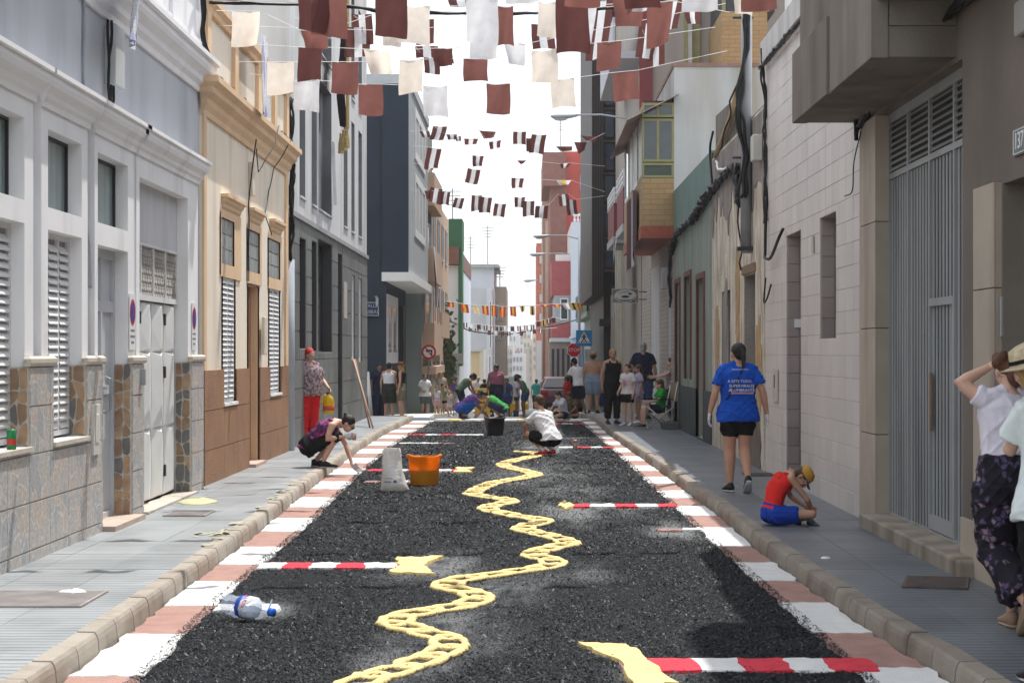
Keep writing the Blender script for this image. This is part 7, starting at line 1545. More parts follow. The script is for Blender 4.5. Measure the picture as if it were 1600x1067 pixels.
person('blonde woman in straw hat, loose white T-shirt and black leggings cut by right edge', Xp(1650, 8.9), 8.9, R(6), 1.575,
  dict(head=(-.12,.04,1.56), neck=(-.055,.01,1.44), sl=(-.155,0,1.37), el=(-.18,.16,1.16), wl=(-.10,.36,1.18), hdl=(.3,.8,.2), kl=(-.10,-.01,.49), al=(-.10,-.10,.10)), skin=skin_l, top=(cloth('mint_white_tee', (.60,.66,.66)), 'tee', .3, .035), bottom=(blk, 1.75, .008), shoes=trainer, hair=hair_y, hs='long', w=.98, z=SH, vox=.012, hat=('hat', M('straw', (.50,.42,.28), .8, .2, 40, bump=.8, bs=160), blk))

# 7 boy crouching on the carpet in red shoes
CR = dict(pel=(0,-.10,.30), hl=(-.10,-.08,.28), hr=(.10,-.08,.28), chest=(0,.10,.58), neck=(0,.20,.76), sl=(-.17,.16,.71), sr=(.17,.16,.71), head=(0,.29,.88), look=(0,1,-.6), kl=(-.16,.32,.44), kr=(.16,.32,.44), al=(-.13,.0,.09), ar=(.13,.0,.09), el=(-.24,.34,.52), er=(.24,.34,.52), wl=(-.10,.52,.36), wr=(.10,.52,.36), hdl=(.1,.7,-.7), hdr=(-.1,.7,-.7))
c7 = dict(CR); c7.update(kl=(-.22,.30,.36), kr=(.14,.33,.28), al=(-.12,-.04,.09), ar=(.06,-.06,.09), head=(0,.26,.93), neck=(0,.17,.78), look=(-.1,1,-.4))
person('boy in white T-shirt, black shorts and red shoes crouching on the black carpet', Xp(856, 30.6), 30.6, R(38), 1.52, c7, skin=skin_t, top=(white_tee, 'tee', 1.0, .03), bottom=(blk, .8, .02), shoes=red_sh, hair=hair_n, hs='short', z=.02, vox=.014, child=.5, w=1.1, socks=white_tee)

# 8.. group on the right pavement
person('woman in black tank top and black trousers standing beside a girl on right pavement', Xp(957, 40.6), 40.6, R(-160), 1.60, dict(look=(.2,1,-.15), wr=(.26,.0,.86), wl=(-.24,.12,.90)), skin=skin_t, top=(blk, 'tank', 1.0, .014), bottom=(blk, 1.85, .014), shoes=trainer, hair=hair_y, hs='short', w=1.12, z=SH, bust=.02)
tee_p = cloth('white_tee_pinkish', (.66,.60,.60))
r_, J, S, hp, sub = person('girl in white T-shirt with red print and black shorts beside woman in black', Xp(981, 40.0), 40.0, R(140), 1.28, dict(look=(-.1,1,0), wr=(.22,.16,.92), hdr=(-.3,.7,-.5), el=(-.24,.0,1.12), wl=(-.25,.08,.88)), skin=skin_l, top=(tee_p, 'tee', 1.0, .03), bottom=(blk, .6, .02), shoes=wh_sh, hair=hair_n, hs='pony', z=SH, child=.7)
o = MB().add([(.00,.156,1.28),(.06,.150,1.24),(.07,.150,1.14),(.02,.158,1.10),(-.05,.152,1.13),(-.06,.150,1.2)], [(0,1,2,3,4,5)]).build('shirt_print', pr_, r_, local=True); o.scale = (S,) * 3
person('girl in lavender T-shirt and shorts half hidden behind the girl with red print', Xp(998, 41.2), 41.2, R(100), 1.26, skin=skin_t, top=(cloth('lavender_tee', (.42,.38,.50)), 'tee', 1.0, .028), bottom=(cloth('lavender_shorts', (.38,.34,.46)), .6, .02), shoes=wh_sh, hair=hair_n, hs='pony', z=SH, child=.7)
person('grey-haired man in dark navy T-shirt standing with back turned by doorway', Xp(1005, 43.5), 43.5, R(-8), 1.76, skin=skin_t, top=(navy_c, 'tee', .7, .03), bottom=(cloth('blue_jeans', (.05,.07,.16)), 1.2, .02), shoes=trainer, hair=hair_g, hs='short', w=1.2, z=SH)
person('person half inside a doorway with arm stretched towards the seated child', Xp(1049, 41.0), 41.0, R(95), 1.42, dict(el=(-.22,.2,1.25), wl=(-.18,.42,1.2), hdl=(0,1,0), er=(.22,.2,1.25), wr=(.18,.45,1.2), hdr=(0,1,0)), skin=skin_l, top=(cloth('taupe_top', (.25,.20,.19)), 'short', 1.0, .02), bottom=(blk, 1.8, .02), shoes=trainer, hair=hair_b, hs='long', z=SH)
SIT = dict(pel=(0,-.02,.50), hl=(-.09,.0,.50), hr=(.09,.0,.50), chest=(0,-.06,.82), neck=(0,-.04,1.0), sl=(-.17,-.05,.96), sr=(.17,-.05,.96), head=(0,.0,1.13), kl=(-.12,.42,.52), kr=(.12,.42,.52), al=(-.12,.44,.10), ar=(.12,.44,.10), el=(-.24,.08,.72), er=(.24,.08,.72), wl=(-.16,.32,.68), wr=(.16,.32,.68), hdl=(0,1,0), hdr=(0,1,0))
person('child with auburn hair in green T-shirt sitting in the folding camp chair', Xp(1030, 38.6), 38.6, R(100), 1.30, {k: (v[0], v[1], v[2] + .02) for k, v in SIT.items()} | dict(look=(0,1,-.2), hdl=(0,1,0), hdr=(0,1,0)), skin=skin_l, top=(cloth('green_tee', (.02,.30,.05)), 'tee', 1.0, .03), bottom=(navy_c, .7, .02), shoes=trainer, hair=hairc, hs='long', z=SH, child=.8)
person('bare-chested man in hat and faded denim shorts seen from behind', Xp(927, 55), 55, R(-6), 1.76, dict(el=(-.26,.0,1.13), er=(.27,.0,1.13), wl=(-.27,.06,.88), wr=(.28,.06,.88)), skin=skin_t, bottom=(cloth('faded_denim', (.22,.29,.38)), .85, .03), shoes=trainer, hair=hair_n, hs='short', w=1.22, z=gz(55) + .12, hat=('hat', M('straw2', (.40,.25,.12), .8, .2, 30), M('band_dark', (.1,.06,.04), .8)), vox=.018)
person('man in white T-shirt and black cap leaning forward beside bare-chested man', Xp(905, 56), 56, R(35), 1.70, dict(chest=(0,.10,1.25), neck=(0,.18,1.41), head=(0,.24,1.55), sl=(-.17,.15,1.36), sr=(.17,.15,1.36), look=(0,1,-.5), el=(-.22,.2,1.1), er=(.22,.2,1.1), wl=(-.1,.4,1.0), wr=(.1,.4,1.0), ar=(.13,-.15,.09)), skin=skin_d, top=(white_tee, 'tee', .8, .03), bottom=(navy_c, .95, .03), shoes=trainer, hair=hair_b, hs='cap', z=gz(56) + .05, hat=('cap', blk, blk), vox=.018)
person('man in dark shirt partly hidden behind the man in black cap', Xp(896, 57.5), 57.5, R(50), 1.60, skin=skin_d, top=(blk, 'tee', .8, .03), bottom=(blk, 1.0, .03), shoes=trainer, hair=hair_b, hs='short', vox=.018, z=gz(57.5) + .05)
person('child in bright red T-shirt standing in front of the maroon car', Xp(886, 55.5), 55.5, R(60), 1.20, skin=skin_d, top=(cloth('bright_red_tee', (.50,.03,.025)), 'tee', .7, .03), bottom=(cloth('olive_shorts', (.12,.13,.08)), .8, .03), shoes=trainer, hair=hair_b, hs='short', vox=.018, child=.7)
XL = dict(pel=(0,0,.14), hl=(-.12,.02,.13), hr=(.12,.02,.13), chest=(0,.06,.48), neck=(0,.14,.66), sl=(-.17,.11,.61), sr=(.17,.11,.61), head=(0,.22,.78), look=(0,1,-.6), kl=(-.34,.34,.16), kr=(.34,.34,.16), al=(.08,.42,.07), ar=(-.04,.32,.06), fl=(1,.1,-.05), fr=(-1,.2,-.05), el=(-.24,.3,.38), er=(.24,.3,.38), wl=(-.10,.48,.22), wr=(.10,.48,.2), hdl=(.2,.8,-.3), hdr=(-.2,.8,-.3))
person('child in white T-shirt sitting on the road below the red-shirted child', Xp(881, 49.5), 49.5, R(120), 1.35, XL, skin=skin_t, top=(cloth('grey_white_tee', (.45,.46,.52)), 'tee', 1.2, .03), bottom=(navy_c, .7, .02), shoes=wh_sh, hair=hair_b, hs='short', vox=.018, child=.6)
person('child in dark clothes sitting beside white-shirted child on the road', Xp(893, 50.5), 50.5, R(160), 1.30, XL, skin=skin_d, top=(cloth('dull_brown_tee', (.10,.07,.05)), 'tee', 1.2, .03), bottom=(blk, .7, .02), shoes=wh_sh, hair=hair_b, hs='short', vox=.018, child=.6)

# centre background
mauve = cloth('mauve_top', (.34,.11,.17))
person('woman in mauve top and black trousers standing in the middle of the street', Xp(775, 60), 60, R(172), 1.64, dict(look=(.5,.9,-.1), el=(-.28,.0,1.12), er=(.27,-.03,1.13), wl=(-.30,.05,.86), wr=(.27,.05,.86), chest=(-.02,.01,1.27)), skin=skin_d, top=(mauve, 'short', 1.9, .010), bottom=(navy_c, 1.85, .02), shoes=trainer, hair=hair_b, hs='bun', w=1.3, belly=.03, vox=.018, bust=.03)
BEND = dict(pel=(0,-.10,.90), hl=(-.09,-.08,.88), hr=(.09,-.08,.88), chest=(0,.14,1.12), neck=(0,.28,1.22), sl=(-.17,.22,1.18), sr=(.17,.22,1.18), head=(0,.40,1.30), look=(0,.8,-.7), el=(-.22,.30,.92), er=(.22,.30,.92), wl=(-.1,.45,.72), wr=(.1,.45,.72), hdl=(0,.3,-1), hdr=(0,.3,-1))
gtop = cloth('green_top', (.02,.20,.12)); c13 = dict(BEND); c13.update(el=(-.30,.05,1.0), wl=(-.2,-.02,.88), er=(.30,.02,1.0), wr=(.18,-.05,.88), chest=(0,.05,1.16), neck=(0,.16,1.30), sl=(-.17,.12,1.25), sr=(.17,.12,1.25), head=(0,.25,1.42))
person('woman in green tank top and blue shorts leaning over, hands on hips', Xp(818, 62), 62, R(100), 1.50, c13, skin=skin_d, top=(gtop, 'tank', 1.2, .02), bottom=(cloth('denim_blue', (.04,.08,.22)), .75, .02), shoes=tan_sh, hair=hair_b, hs='curly', vox=.018, w=1.1)
person('child in pale lavender T-shirt standing beside the woman in green', Xp(807, 61.3), 61.3, R(-80), 1.28, skin=skin_d, top=(cloth('pale_lavender', (.50,.48,.60)), 'tee', .4, .03), bottom=(navy_c, .5, .01), shoes=wh_sh, hair=hair_b, hs='short', vox=.018, child=.6)
person('child in blue clothes half hidden behind the woman in mauve', Xp(792, 61.5), 61.5, R(180), 1.22, skin=skin_d, top=(cloth('mid_blue_tee', (.04,.07,.20)), 'tee', .7, .03), bottom=(cloth('mid_blue_shorts', (.03,.05,.15)), .8, .03), shoes=trainer, hair=hair_b, hs='short', vox=.018, child=.6)
cr2 = dict(CR); cr2.update(chest=(0,.20,.50), neck=(0,.38,.62), sl=(-.17,.32,.58), sr=(.17,.32,.58), head=(0,.50,.66), look=(0,.7,-.8), el=(-.2,.44,.36), er=(.2,.44,.36), wl=(-.1,.62,.14), wr=(.1,.62,.14))
person('person in purple and blue crouching at far end of the carpet', Xp(722, 49), 49, R(-80), 1.60, cr2, skin=skin_d, top=(cloth('purple_top', (.09,.045,.17)), 'tee', 1.0, .03), bottom=(cloth('royal_trousers', (.01,.06,.24)), 1.8, .02), shoes=trainer, hair=hair_n, hs='cap', vox=.018, hat=('cap', M('cap_slate', (.12,.16,.20), .8), M('cap_slate', (.12,.16,.20), .8)))
person('person in bright green top crouching opposite the one in purple', Xp(782, 48.6), 48.6, R(85), 1.55, cr2, skin=skin_d, top=(cloth('bright_green', (.06,.33,.08)), 'tank', 1.0, .03), bottom=(navy_c, 1.0, .02), shoes=trainer, hair=hair_b, hs='curly', vox=.018)
person('person in olive and green bending forward over the carpet end', Xp(722, 60), 60, R(-75), 1.62, BEND, skin=skin_d, top=(cloth('olive_green', (.10,.15,.10)), 'tank', 1.0, .03), bottom=(navy_c, 1.6, .02), shoes=trainer, hair=hair_b, hs='curly', vox=.018)
person('passer-by in white shirt and grey hair in the sunlit middle distance', Xp(747, 84), 84, R(10), 1.62, skin=skin_t, top=(cloth('bright_shirt', (.6,.6,.66)), 'tee', .6, .03), bottom=(navy_c, 1.0, .02), shoes=trainer, hair=hair_g, hs='short', vox=.022, feat=False)
person('passer-by in black T-shirt right of the grey-haired one', Xp(757, 82), 82, R(-40), 1.50, skin=skin_t, top=(blk, 'tee', .6, .03), bottom=(blk, 1.8, .02), shoes=trainer, hair=hair_b, hs='short', vox=.022, feat=False)
WALK = dict(kl=(-.09,.16,.50), al=(-.09,.22,.10), kr=(.09,-.02,.49), ar=(.09,-.32,.16), fr=(0,.8,-.6))
person('small person in teal top walking away far down the street', Xp(838, 86), 86, R(0), 1.55, WALK, skin=skin_t, top=(cloth('teal_top', (.05,.30,.28)), 'tee', 1.0, .02), bottom=(blk, 1.8, .02), shoes=trainer, hair=hair_b, hs='short', vox=.022, feat=False)
person('dark-haired person standing far behind the maroon car', Xp(850, 92), 92, R(160), 1.75, skin=skin_d, top=(cloth('grey_top', (.2,.2,.2)), 'tee', .8, .03), bottom=(blk, 1.8, .02), shoes=trainer, hair=hair_b, hs='short', vox=.022, feat=False)

# left background: boys, girls and mother
person('boy in white T-shirt with pink print by the left wall under round sign', Xp(664, 60), 60, R(-150), 1.34, dict(look=(.4,1,0), wr=(.18,.18,1.0), hdr=(-.3,.8,.2)), skin=skin_t, top=(white_tee, 'tee', .3, .05), bottom=(cloth('slate_shorts', (.10,.12,.13)), .9, .03), shoes=trainer, hair=hair_n, hs='short', vox=.018, child=.4)
person('little girl in white top and pink shorts beside the boy', Xp(683, 59), 59, R(180), .95, skin=skin_l, top=(cloth('white_lilac', (.64,.62,.72)), 'tank', 1.5, .02), bottom=(cloth('pale_pink_shorts', (.58,.38,.38)), .7, .03), shoes=wh_sh, hair=hair_n, hs='short', vox=.016, child=1)
person('child in olive top with arm out beside little girl in pink shorts', Xp(692, 60.5), 60.5, R(-130), 1.05, dict(wl=(-.3,.25,.95), kl=(-.14,.1,.5), al=(-.22,.25,.09)), skin=skin_l, top=(cloth('olive_tee', (.28,.29,.19)), 'tee', .4, .04), bottom=(blk, .5, .02), shoes=wh_sh, hair=hair_n, hs='short', vox=.016, child=1)
person('blonde woman partly hidden behind the olive-topped child', Xp(689, 63), 63, R(190), 1.48, skin=skin_l, top=(cloth('cream_top', (.45,.42,.36)), 'tank', 1, .02), bottom=(cloth('grey_skirt', (.25,.25,.27)), 1.5, .03), shoes=tan_sh, hair=hair_y, hs='curly', vox=.018)
person('fair-haired person in cream shirt behind the boy with pink print', Xp(674, 62.5), 62.5, R(-120), 1.45, skin=skin_l, top=(cloth('pale_cream_tee', (.55,.52,.42)), 'tee', .6, .03), bottom=(cloth('slate_shorts', (.10,.12,.13)), 1.8, .02), shoes=tan_sh, hair=hair_y, hs='short', vox=.018)
person('tiny blonde child behind the portable sign', Xp(702, 64), 64, R(180), .85, skin=skin_l, top=(cloth('pale_pink_tee', (.60,.48,.46)), 'tee', .6, .03), bottom=(white_tee, .7, .02), shoes=wh_sh, hair=hair_y, hs='short', vox=.018, child=1, feat=False)
person('man in white tank top and dark shorts with his back turned at side street', Xp(608, 49.4), 49.4, R(-10), 1.46, skin=skin_t, top=(white_tee, 'tank', 1.0, .014), bottom=(cloth('dark_camo', (.035,.042,.036)), 1.0, .03), shoes=trainer, hair=hair_b, hs='short', w=1.1, vox=.017, z=gz(49.4))
person('bearded man in dark clothes facing the man in white tank top', Xp(592, 50.0), 50.0, R(-150), 1.46, skin=skin_d, top=(navy_c, 'tee', .8, .03), bottom=(cloth('dark_jeans', (.02,.03,.06)), 1.9, .02), shoes=trainer, hair=hair_b, hs='short', w=1.1, vox=.017, z=gz(50))
person('woman with long blonde hair, brown hat and black top at side street', Xp(627, 49.2), 49.2, R(80), 1.46, dict(look=(0,1,0)), skin=skin_t, top=(blk, 'tank', 2.4, .014), bottom=(cloth('olive_brown_shorts', (.17,.14,.10)), .8, .02), shoes=tan_sh, hair=hair_y, hs='long', vox=.017, z=gz(49.2), hat=('hat', M('felt_brown', (.13,.045,.03), .9), M('band_dark', (.1,.06,.04), .8)))
# ================================================================ things on the carpet and pavements
def at(x, y, z=0): Y = (EYE - z) * F / (y - HY); return V((XX(x, Y), Y, z))
p = at(663, 757, .02); orange = M('orange_plastic', (.95,.40,.015), .4, .06, 3, spec=.4, trans=.6)
t = thing('builders_bucket', 'bright orange flexible bucket standing on the black carpet', 'bucket', p)
sc_ = p.y / F
def tub(parent, r0, r1, h, mat, n=32, lip_=.012):
    rs = []
    for r, z in ((r0, 0), (r0 + (r1 - r0) * .5, h * .5), (r1, h), (r1 + lip_, h), (r1 + lip_, h + .012), (r1 - .008, h + .012), (r0 - .006 + (r1 - r0) * .5, h * .5), (r0 - .008, .015)):
        rs.append([V((r * math.cos(2*math.pi*k/n) * 1.02, r * math.sin(2*math.pi*k/n) * .92, z + (.03 * abs(math.cos(2*math.pi*k/n)) ** 6 if z > h * .8 else 0))) for k in range(n)])
    m_ = MB().rings(rs, caps=False); m_.poly([V((r0 * math.cos(2*math.pi*k/n) * 1.02, r0 * math.sin(2*math.pi*k/n) * .92, .001)) for k in range(n)]); return m_.build('tub', mat, parent, smooth=True, local=True)
r1 = 24.5 * sc_; r0 = 21 * sc_; hb = 43 * sc_
tub(t, r0, r1, hb, orange)
for s in (-1, 1): MB().tube([(s * r1 * 1.02, -.07, hb + .02), (s * (r1 + .012), -.05, hb + .02), (s * (r1 + .018), 0, hb + .028), (s * (r1 + .012), .05, hb + .02), (s * r1 * 1.02, .07, hb + .02)], .011, 8).build('handle', orange, t, smooth=True, local=True)
MB().loft([((0,0,.02), (r0 * .985,0,0), (0,r0*.89,0)), ((0,0,hb * .54), ((r0 + (r1-r0)*.54) * .985,0,0), (0,(r0 + (r1-r0)*.54)*.89,0))], 28).build('sand_fill', M('dark_ochre_sand', (.12,.08,.03), .9, .2, 10), t, local=True)
p = at(773, 680, .02); t = thing('black_bucket', 'black rubber bucket on the far part of the carpet', 'bucket', p); s2 = p.y / F
tub(t, 12.5 * s2, 15.5 * s2, 26 * s2, M('black_rubber', (.018,.018,.02), .5, .1, 4))
for s in (-1, 1): MB().tube([(s * 15.7 * s2, -.06, 26 * s2), (s * 16 * s2, 0, 26 * s2 + .05), (s * 15.7 * s2, .06, 26 * s2)], .012, 8).build('handle', M('black_rubber', (.018,.018,.02), .5), t, smooth=True, local=True)
# white sack, full below and folded flat above
p = at(617, 767, .02); s3 = p.y / F; t = thing('white_sack', 'half-full white woven plastic sack standing left of orange bucket', 'sack', p); sk = M('woven_sack', (.74,.73,.71), .55, .06, 6, bump=1.0, bs=25, trans=.25, stain=((.50,.45,.40), .35, 5, (1,1,1))); rs = []; n = 30
for z, l_, r_x, dy in ((0, -22, 22, .16), (3, -22.5, 22, .19), (12, -21, 18, .19), (22, -20.5, 16, .18), (32, -20, 12.5, .15), (42, -20, 11, .11), (52, -19.5, 10.5, .075), (60, -18.5, 10, .06), (67, -17, 8.5, .05)):
    cx_ = (l_ + r_x) / 2 * s3; hw = (r_x - l_) / 2 * s3; rs.append([V((cx_ + hw * (abs(math.cos(a_)) ** .7) * (1 if math.cos(a_) > 0 else -1) + .012 * NZ.noise(V((math.cos(a_) * 2, z * .1, 3))), dy * math.sin(a_) + .035 * NZ.noise(V((math.cos(a_) * 3, z * .12, 7))) * (z > 5), z * s3 + .014 * NZ.noise(V((a_, z, 1))))) for a_ in [2 * math.pi * k / n for k in range(n)]])
MB().rings(rs).build('sack_body', sk, t, smooth=True, local=True)
inkb = M('faded_blue_ink', (.12,.15,.26), .7)
def on_sack(x0, x1, z0, z1, y): return MB().box(x0 * s3, x1 * s3, y - .002, y, z0 * s3, z1 * s3)
for x0, x1, z0, z1, y in ((-15, -4, 15.5, 17, -.205), (-13.5, -2, 21, 21.8, -.19), (-9, -2, 40, 40.8, -.11)): on_sack(x0, x1, z0, z1, y).build('sack_print', inkb, t, local=True)
MB().poly([(2 * s3 + .024 * math.cos(a_), -.205, 16.5 * s3 + .024 * math.sin(a_)) for a_ in (0, 1.57, 3.14, 4.71)]).build('sack_emblem', inkb, t, local=True)
# tipped water bottle
clear = M('clear_plastic', (.62,.72,.86), .08, .05, 10, spec=.7, alpha=.34); N, L, b = nodes_of(clear)
p = at(388, 968, .02); s4 = p.y / F; t = thing('water_bottle', 'crumpled clear water bottle with blue cap lying on its side on the carpet', 'bottle', (p.x, p.y, .012))
ax = V((1, -.55, -.12)).normalized(); up_ = V((0, 0, 1)); sd_ = ax.cross(up_).normalized(); up_ = sd_.cross(ax)
prof = [(-.17, .02), (-.165, .072), (-.15, .078)] + [(-.15 + .017 * k, .078 if k % 2 else .073) for k in range(1, 12)] + [(.05, .078), (.08, .07), (.12, .045), (.145, .022), (.165, .020)]
MB().loft([(ax * a_ + V((0,0,.078)) + sd_ * .010 * math.sin(a_ * 60) * (abs(a_) < .11), sd_ * r * (1.1 + .10 * math.sin(a_ * 45)), up_ * r * (.80 + .12 * math.sin(a_ * 70 + 1))) for a_, r in prof], 9).build('bottle_body', clear, t, local=True)
MB().loft([(ax * a_ + V((0,0,.085)), sd_ * .026, up_ * .026) for a_ in (.16, .195)], 14).build('cap', M('cap_bright_blue', (.02,.14,.62), .35), t, smooth=True, local=True)
lb = lambda a0, a1, r: MB().loft([(ax * a_ + V((0,0,.085)), sd_ * r * 1.12, up_ * r * .90) for a_ in (a0, a1)], 9)
m_ = lb(-.045, -.015, .0795); m_.build('label_band', M('label_blue', (.02,.07,.42), .4), t, smooth=True, local=True); lb(-.0145, .042, .0795).build('label_band', M('label_white', (.66,.68,.74), .4), t, smooth=True, local=True)
c_ = V((0,0,.085)); nr = (sd_ * 1 + up_ * .75).normalized(); nr = nr if nr.y < 0 else (-sd_ + up_ * .75).normalized(); q_ = ax.cross(nr)
mtx = Matrix((q_ if q_.z > 0 else -q_, (ax if q_.z > 0 else ax) * (-1 if q_.z > 0 else 1), nr)).transposed().to_4x4(); mtx.translation = c_ + ax * .014 + nr * .0815
text('AGUA', .034, mtx, 'label_print', M('label_pinkred', (.60,.12,.16), .5), t, local=True)
MB().tube([ax * .15 + V((.0,.03,.10)), ax * .15 + V((.02,.05,.15))], .006, 6).build('handle', M('label_white', (.66,.68,.74), .4), t, local=True)
# small clear bottle on the pavement, can on the carpet
p = at(526, 658, SH) if False else V((Xp(526, 33.5), 33.5, SH)); t = thing('small_bottle', 'small clear water bottle standing on pavement behind crouching woman', 'bottle', (Xp(526, 31.6), 31.6, ZZ(658, 31.6)))
t.location = (Xp(526, 31.6), 31.6, SH); MB().lathe((0,0,0), [(0,0),(.045,0),(.048,.02),(.048,.17),(.03,.22),(.016,.245),(.016,.27)], 14).build('bottle_body', clear, t, smooth=True, local=True); MB().lathe((0,0,.26), [(.018,0),(.018,.02),(0,.02)], 10).build('cap', M('label_white', (.66,.68,.74), .4), t, local=True)
p = at(898.5, 702, .02); t = thing('drink_can', 'pale pinkish tin standing on carpet right of the crouching boy', 'can', p); MB().lathe((0,0,0), [(0,0),(.038,0),(.04,.01),(.04,.15),(.034,.162),(0,.16)], 14).build('can_body', M('can_pinkgrey', (.42,.36,.35), .35, .3, 20, metal=.3), t, smooth=True, local=True); MB().lathe((0,0,0), [(.0405,.11),(.0405,.14)], 14).build('can_band', M('label_red', (.55,.08,.04), .5), t, local=True)
# poles leaning on the dark stone wall
t = thing('leaning_poles', 'pair of long wooden poles leaning against the dark stone wall', 'poles', (-3.4, 38, SH)); wd = M('reddish_wood', (.25,.13,.09), .7, .15, 10)
MB().tube([(Xp(578, 39), 39.0, SH), (-3.72, 41.6, 1.5)], .02, 8).build('pole', wd, t, smooth=True); MB().tube([(Xp(583, 38.6), 38.6, SH), (-3.70, 41.0, 1.5)], .02, 8).build('pole', M('pale_wood', (.40,.27,.20), .7), t, smooth=True)
t = thing('white_bin', 'slim white post with strap against the navy wall behind the poles', 'post', (-3.8, 49.9, 0)); MB().tube([(Xp(580, 49.8), 49.8, 0), (Xp(574, 49.8), 49.8, 1.15)], .05, 10).build('post', white_paint, t, smooth=True)
# folding camp chair with crossed legs
t = thing('camp_chair', 'folding camp chair with crossed pale metal legs on the right pavement', 'chair', (Xp(1027, 38.6), 38.6, SH), rz=R(100)); lg_ = M('chair_tube', (.50,.49,.47), .35, metal=.4)
w_, dd = .27, .26
for s in (-1, 1):
    MB().tube([(s * w_, -dd, 0), (s * w_, dd, .44)], .014, 8).build('leg', lg_, t, smooth=True, local=True); MB().tube([(s * w_, dd, 0), (s * w_, -dd, .44), (s * w_, -dd - .10, .95)], .014, 8).build('leg', lg_, t, smooth=True, local=True)
    MB().box(s * w_ - .03, s * w_ + .03, -dd, dd, .58, .60).build('armrest', blk, t, local=True); MB().tube([(s * w_, dd, .44), (s * w_, dd - .02, .59)], .012, 6).build('arm_post', lg_, t, local=True)
for yy in (-dd, dd): MB().tube([(-w_, yy, 0), (w_, yy, .44)], .012, 6).build('cross_bar', lg_, t, smooth=True, local=True); MB().tube([(w_, yy - .02, 0), (-w_, yy - .02, .44)], .012, 6).build('cross_bar', lg_, t, smooth=True, local=True)
MB().add([(-w_, dd, .45), (w_, dd, .45), (w_, 0, .41), (-w_, 0, .41), (w_, -dd, .45), (-w_, -dd, .45)], [(0,1,2,3), (3,2,4,5)]).build('seat', M('chair_navy', (.02,.03,.07), .8), t, local=True); MB().box(-w_, w_, -dd - .09, -dd - .075, .55, .93).build('backrest', M('chair_tan', (.30,.22,.17), .8), t, local=True)
t = thing('camp_chair', 'blue folded camp chair behind the bare-chested man', 'chair', (Xp(944, 56), 56, gz(56) + .12), rz=.4)
for s in (-1, 1): MB().tube([(s * .2, -.2, 0), (s * .2, .2, .7)], .016, 6).build('leg', lg_, t, local=True); MB().tube([(s * .2, .2, 0), (s * .2, -.2, .7)], .016, 6).build('leg', lg_, t, local=True)
MB().box(-.22, .22, -.02, .02, .2, .75).build('seat', M('chair_blue', (.02,.05,.14), .8), t, local=True)
def simple(name, lab, cat, boxes, mat, group=None, bevel=.01):
    mb = MB(); [mb.box(*q) for q in boxes]; return tag(mb.build(name, mat, bevel=bevel), lab, cat, group)
x_ = Xp(1050, 38.2); simple('stone_step', 'dark grey stone step in front of a green house doorway', 'step', [(Xp(1036, 38.0), Xp(1062, 38.0), 38.0, 38.6, SH, SH + .14)], M('step_dark', (.10,.10,.10), .8, .15, 5, bump=.4))
# bags and buckets near the crossing
def pillow(name, lab, x, y, z, rx, ry, h, mat, cat): 
    rs = [[V((x + rx * f * math.cos(a_) * (1 + .08 * math.sin(3 * a_)), y + ry * f * math.sin(a_), z + h * zz)) for a_ in np.linspace(0, 2 * math.pi, 25)[:-1]] for f, zz in ((.85, 0), (1, .2), (1, .6), (.8, .9), (.45, 1.0))]; return tag(MB().rings(rs).build(name, mat, smooth=True), lab, cat)
pillow('flat_sack', 'white flat sack lying on the pavement end below the boy', Xp(664, 48.5), 48.5, gz(48.5), .22, .3, .14, sk, 'sack')
simple('loading_mat', 'pale grey board lying at the far end of the left pavement', 'board', [(Xp(632, 46.6), Xp(672, 46.6), 46.2, 48.4, .0, .09)], M('pale_board', (.50,.53,.56), .6))
Yb = 60.5; t = thing('blue_bucket', 'dark blue bucket on the road beside the woman in green', 'bucket', (Xp(806, Yb), Yb, gz(Yb))); MB().lathe((0,0,0), [(0,0),(.075,0),(.095,.2),(.085,.2)], 16).build('tub', M('bucket_blue', (.015,.04,.12), .5), t, smooth=True, local=True)
t = thing('white_bucket', 'white paint bucket tipped over beyond the crouching boy', 'bucket', (Xp(829, 55), 55, gz(55) + .12)); MB().loft([((-.15,0,0), (0,.10,0), (0,0,.10)), ((.15,0,.02), (0,.13,0), (0,0,.13))], 16).build('tub', white_paint, t, smooth=True, local=True)
# yellow barriers and a white board
yb = M('barrier_yellow', (.80,.50,.01), .45, .05); g_b = 'yellow plastic barriers closing the street'
for k, (x0, x1, Yq, lab) in enumerate(((742, 765, 70, 'yellow plastic barrier left of the woman in mauve'), (794, 812, 69, 'yellow plastic barrier between the mauve and green women'), (817, 826, 71, 'yellow plastic barrier just right of the woman in green'), (763, 780, 71.5, 'yellow plastic barrier behind the woman in mauve'))):
    xa, xb = Xp(x0, Yq), Xp(x1, Yq); z0 = gz(Yq); t = thing('plastic_barrier', lab, 'barrier', ((xa + xb) / 2, Yq, z0), group=g_b)
    MB().box(xa, xb, Yq - .03, Yq + .03, z0 + .12, z0 + .42).build('panel', yb, t, bevel=.02); mb = MB()
    MB().box(xa, xb, Yq - .04, Yq + .04, z0 + .86, z0 + .98).build('top_rail', yb, t, bevel=.02); MB().box(xa, xb, Yq - .035, Yq + .035, z0 + .5, z0 + .58).build('mid_rail', yb, t)
    n = max(2, int((xb - xa) / .11))
    for i in range(n + 1): q_ = xa + (xb - xa - .03) * i / n; MB().box(q_, q_ + .03, Yq - .028, Yq + .028, z0 + .42, z0 + .86).build('bar', yb, t)
    for q_ in (xa + .03, xb - .1): MB().box(q_, q_ + .07, Yq - .22, Yq + .22, z0, z0 + .12).build('foot', yb, t)
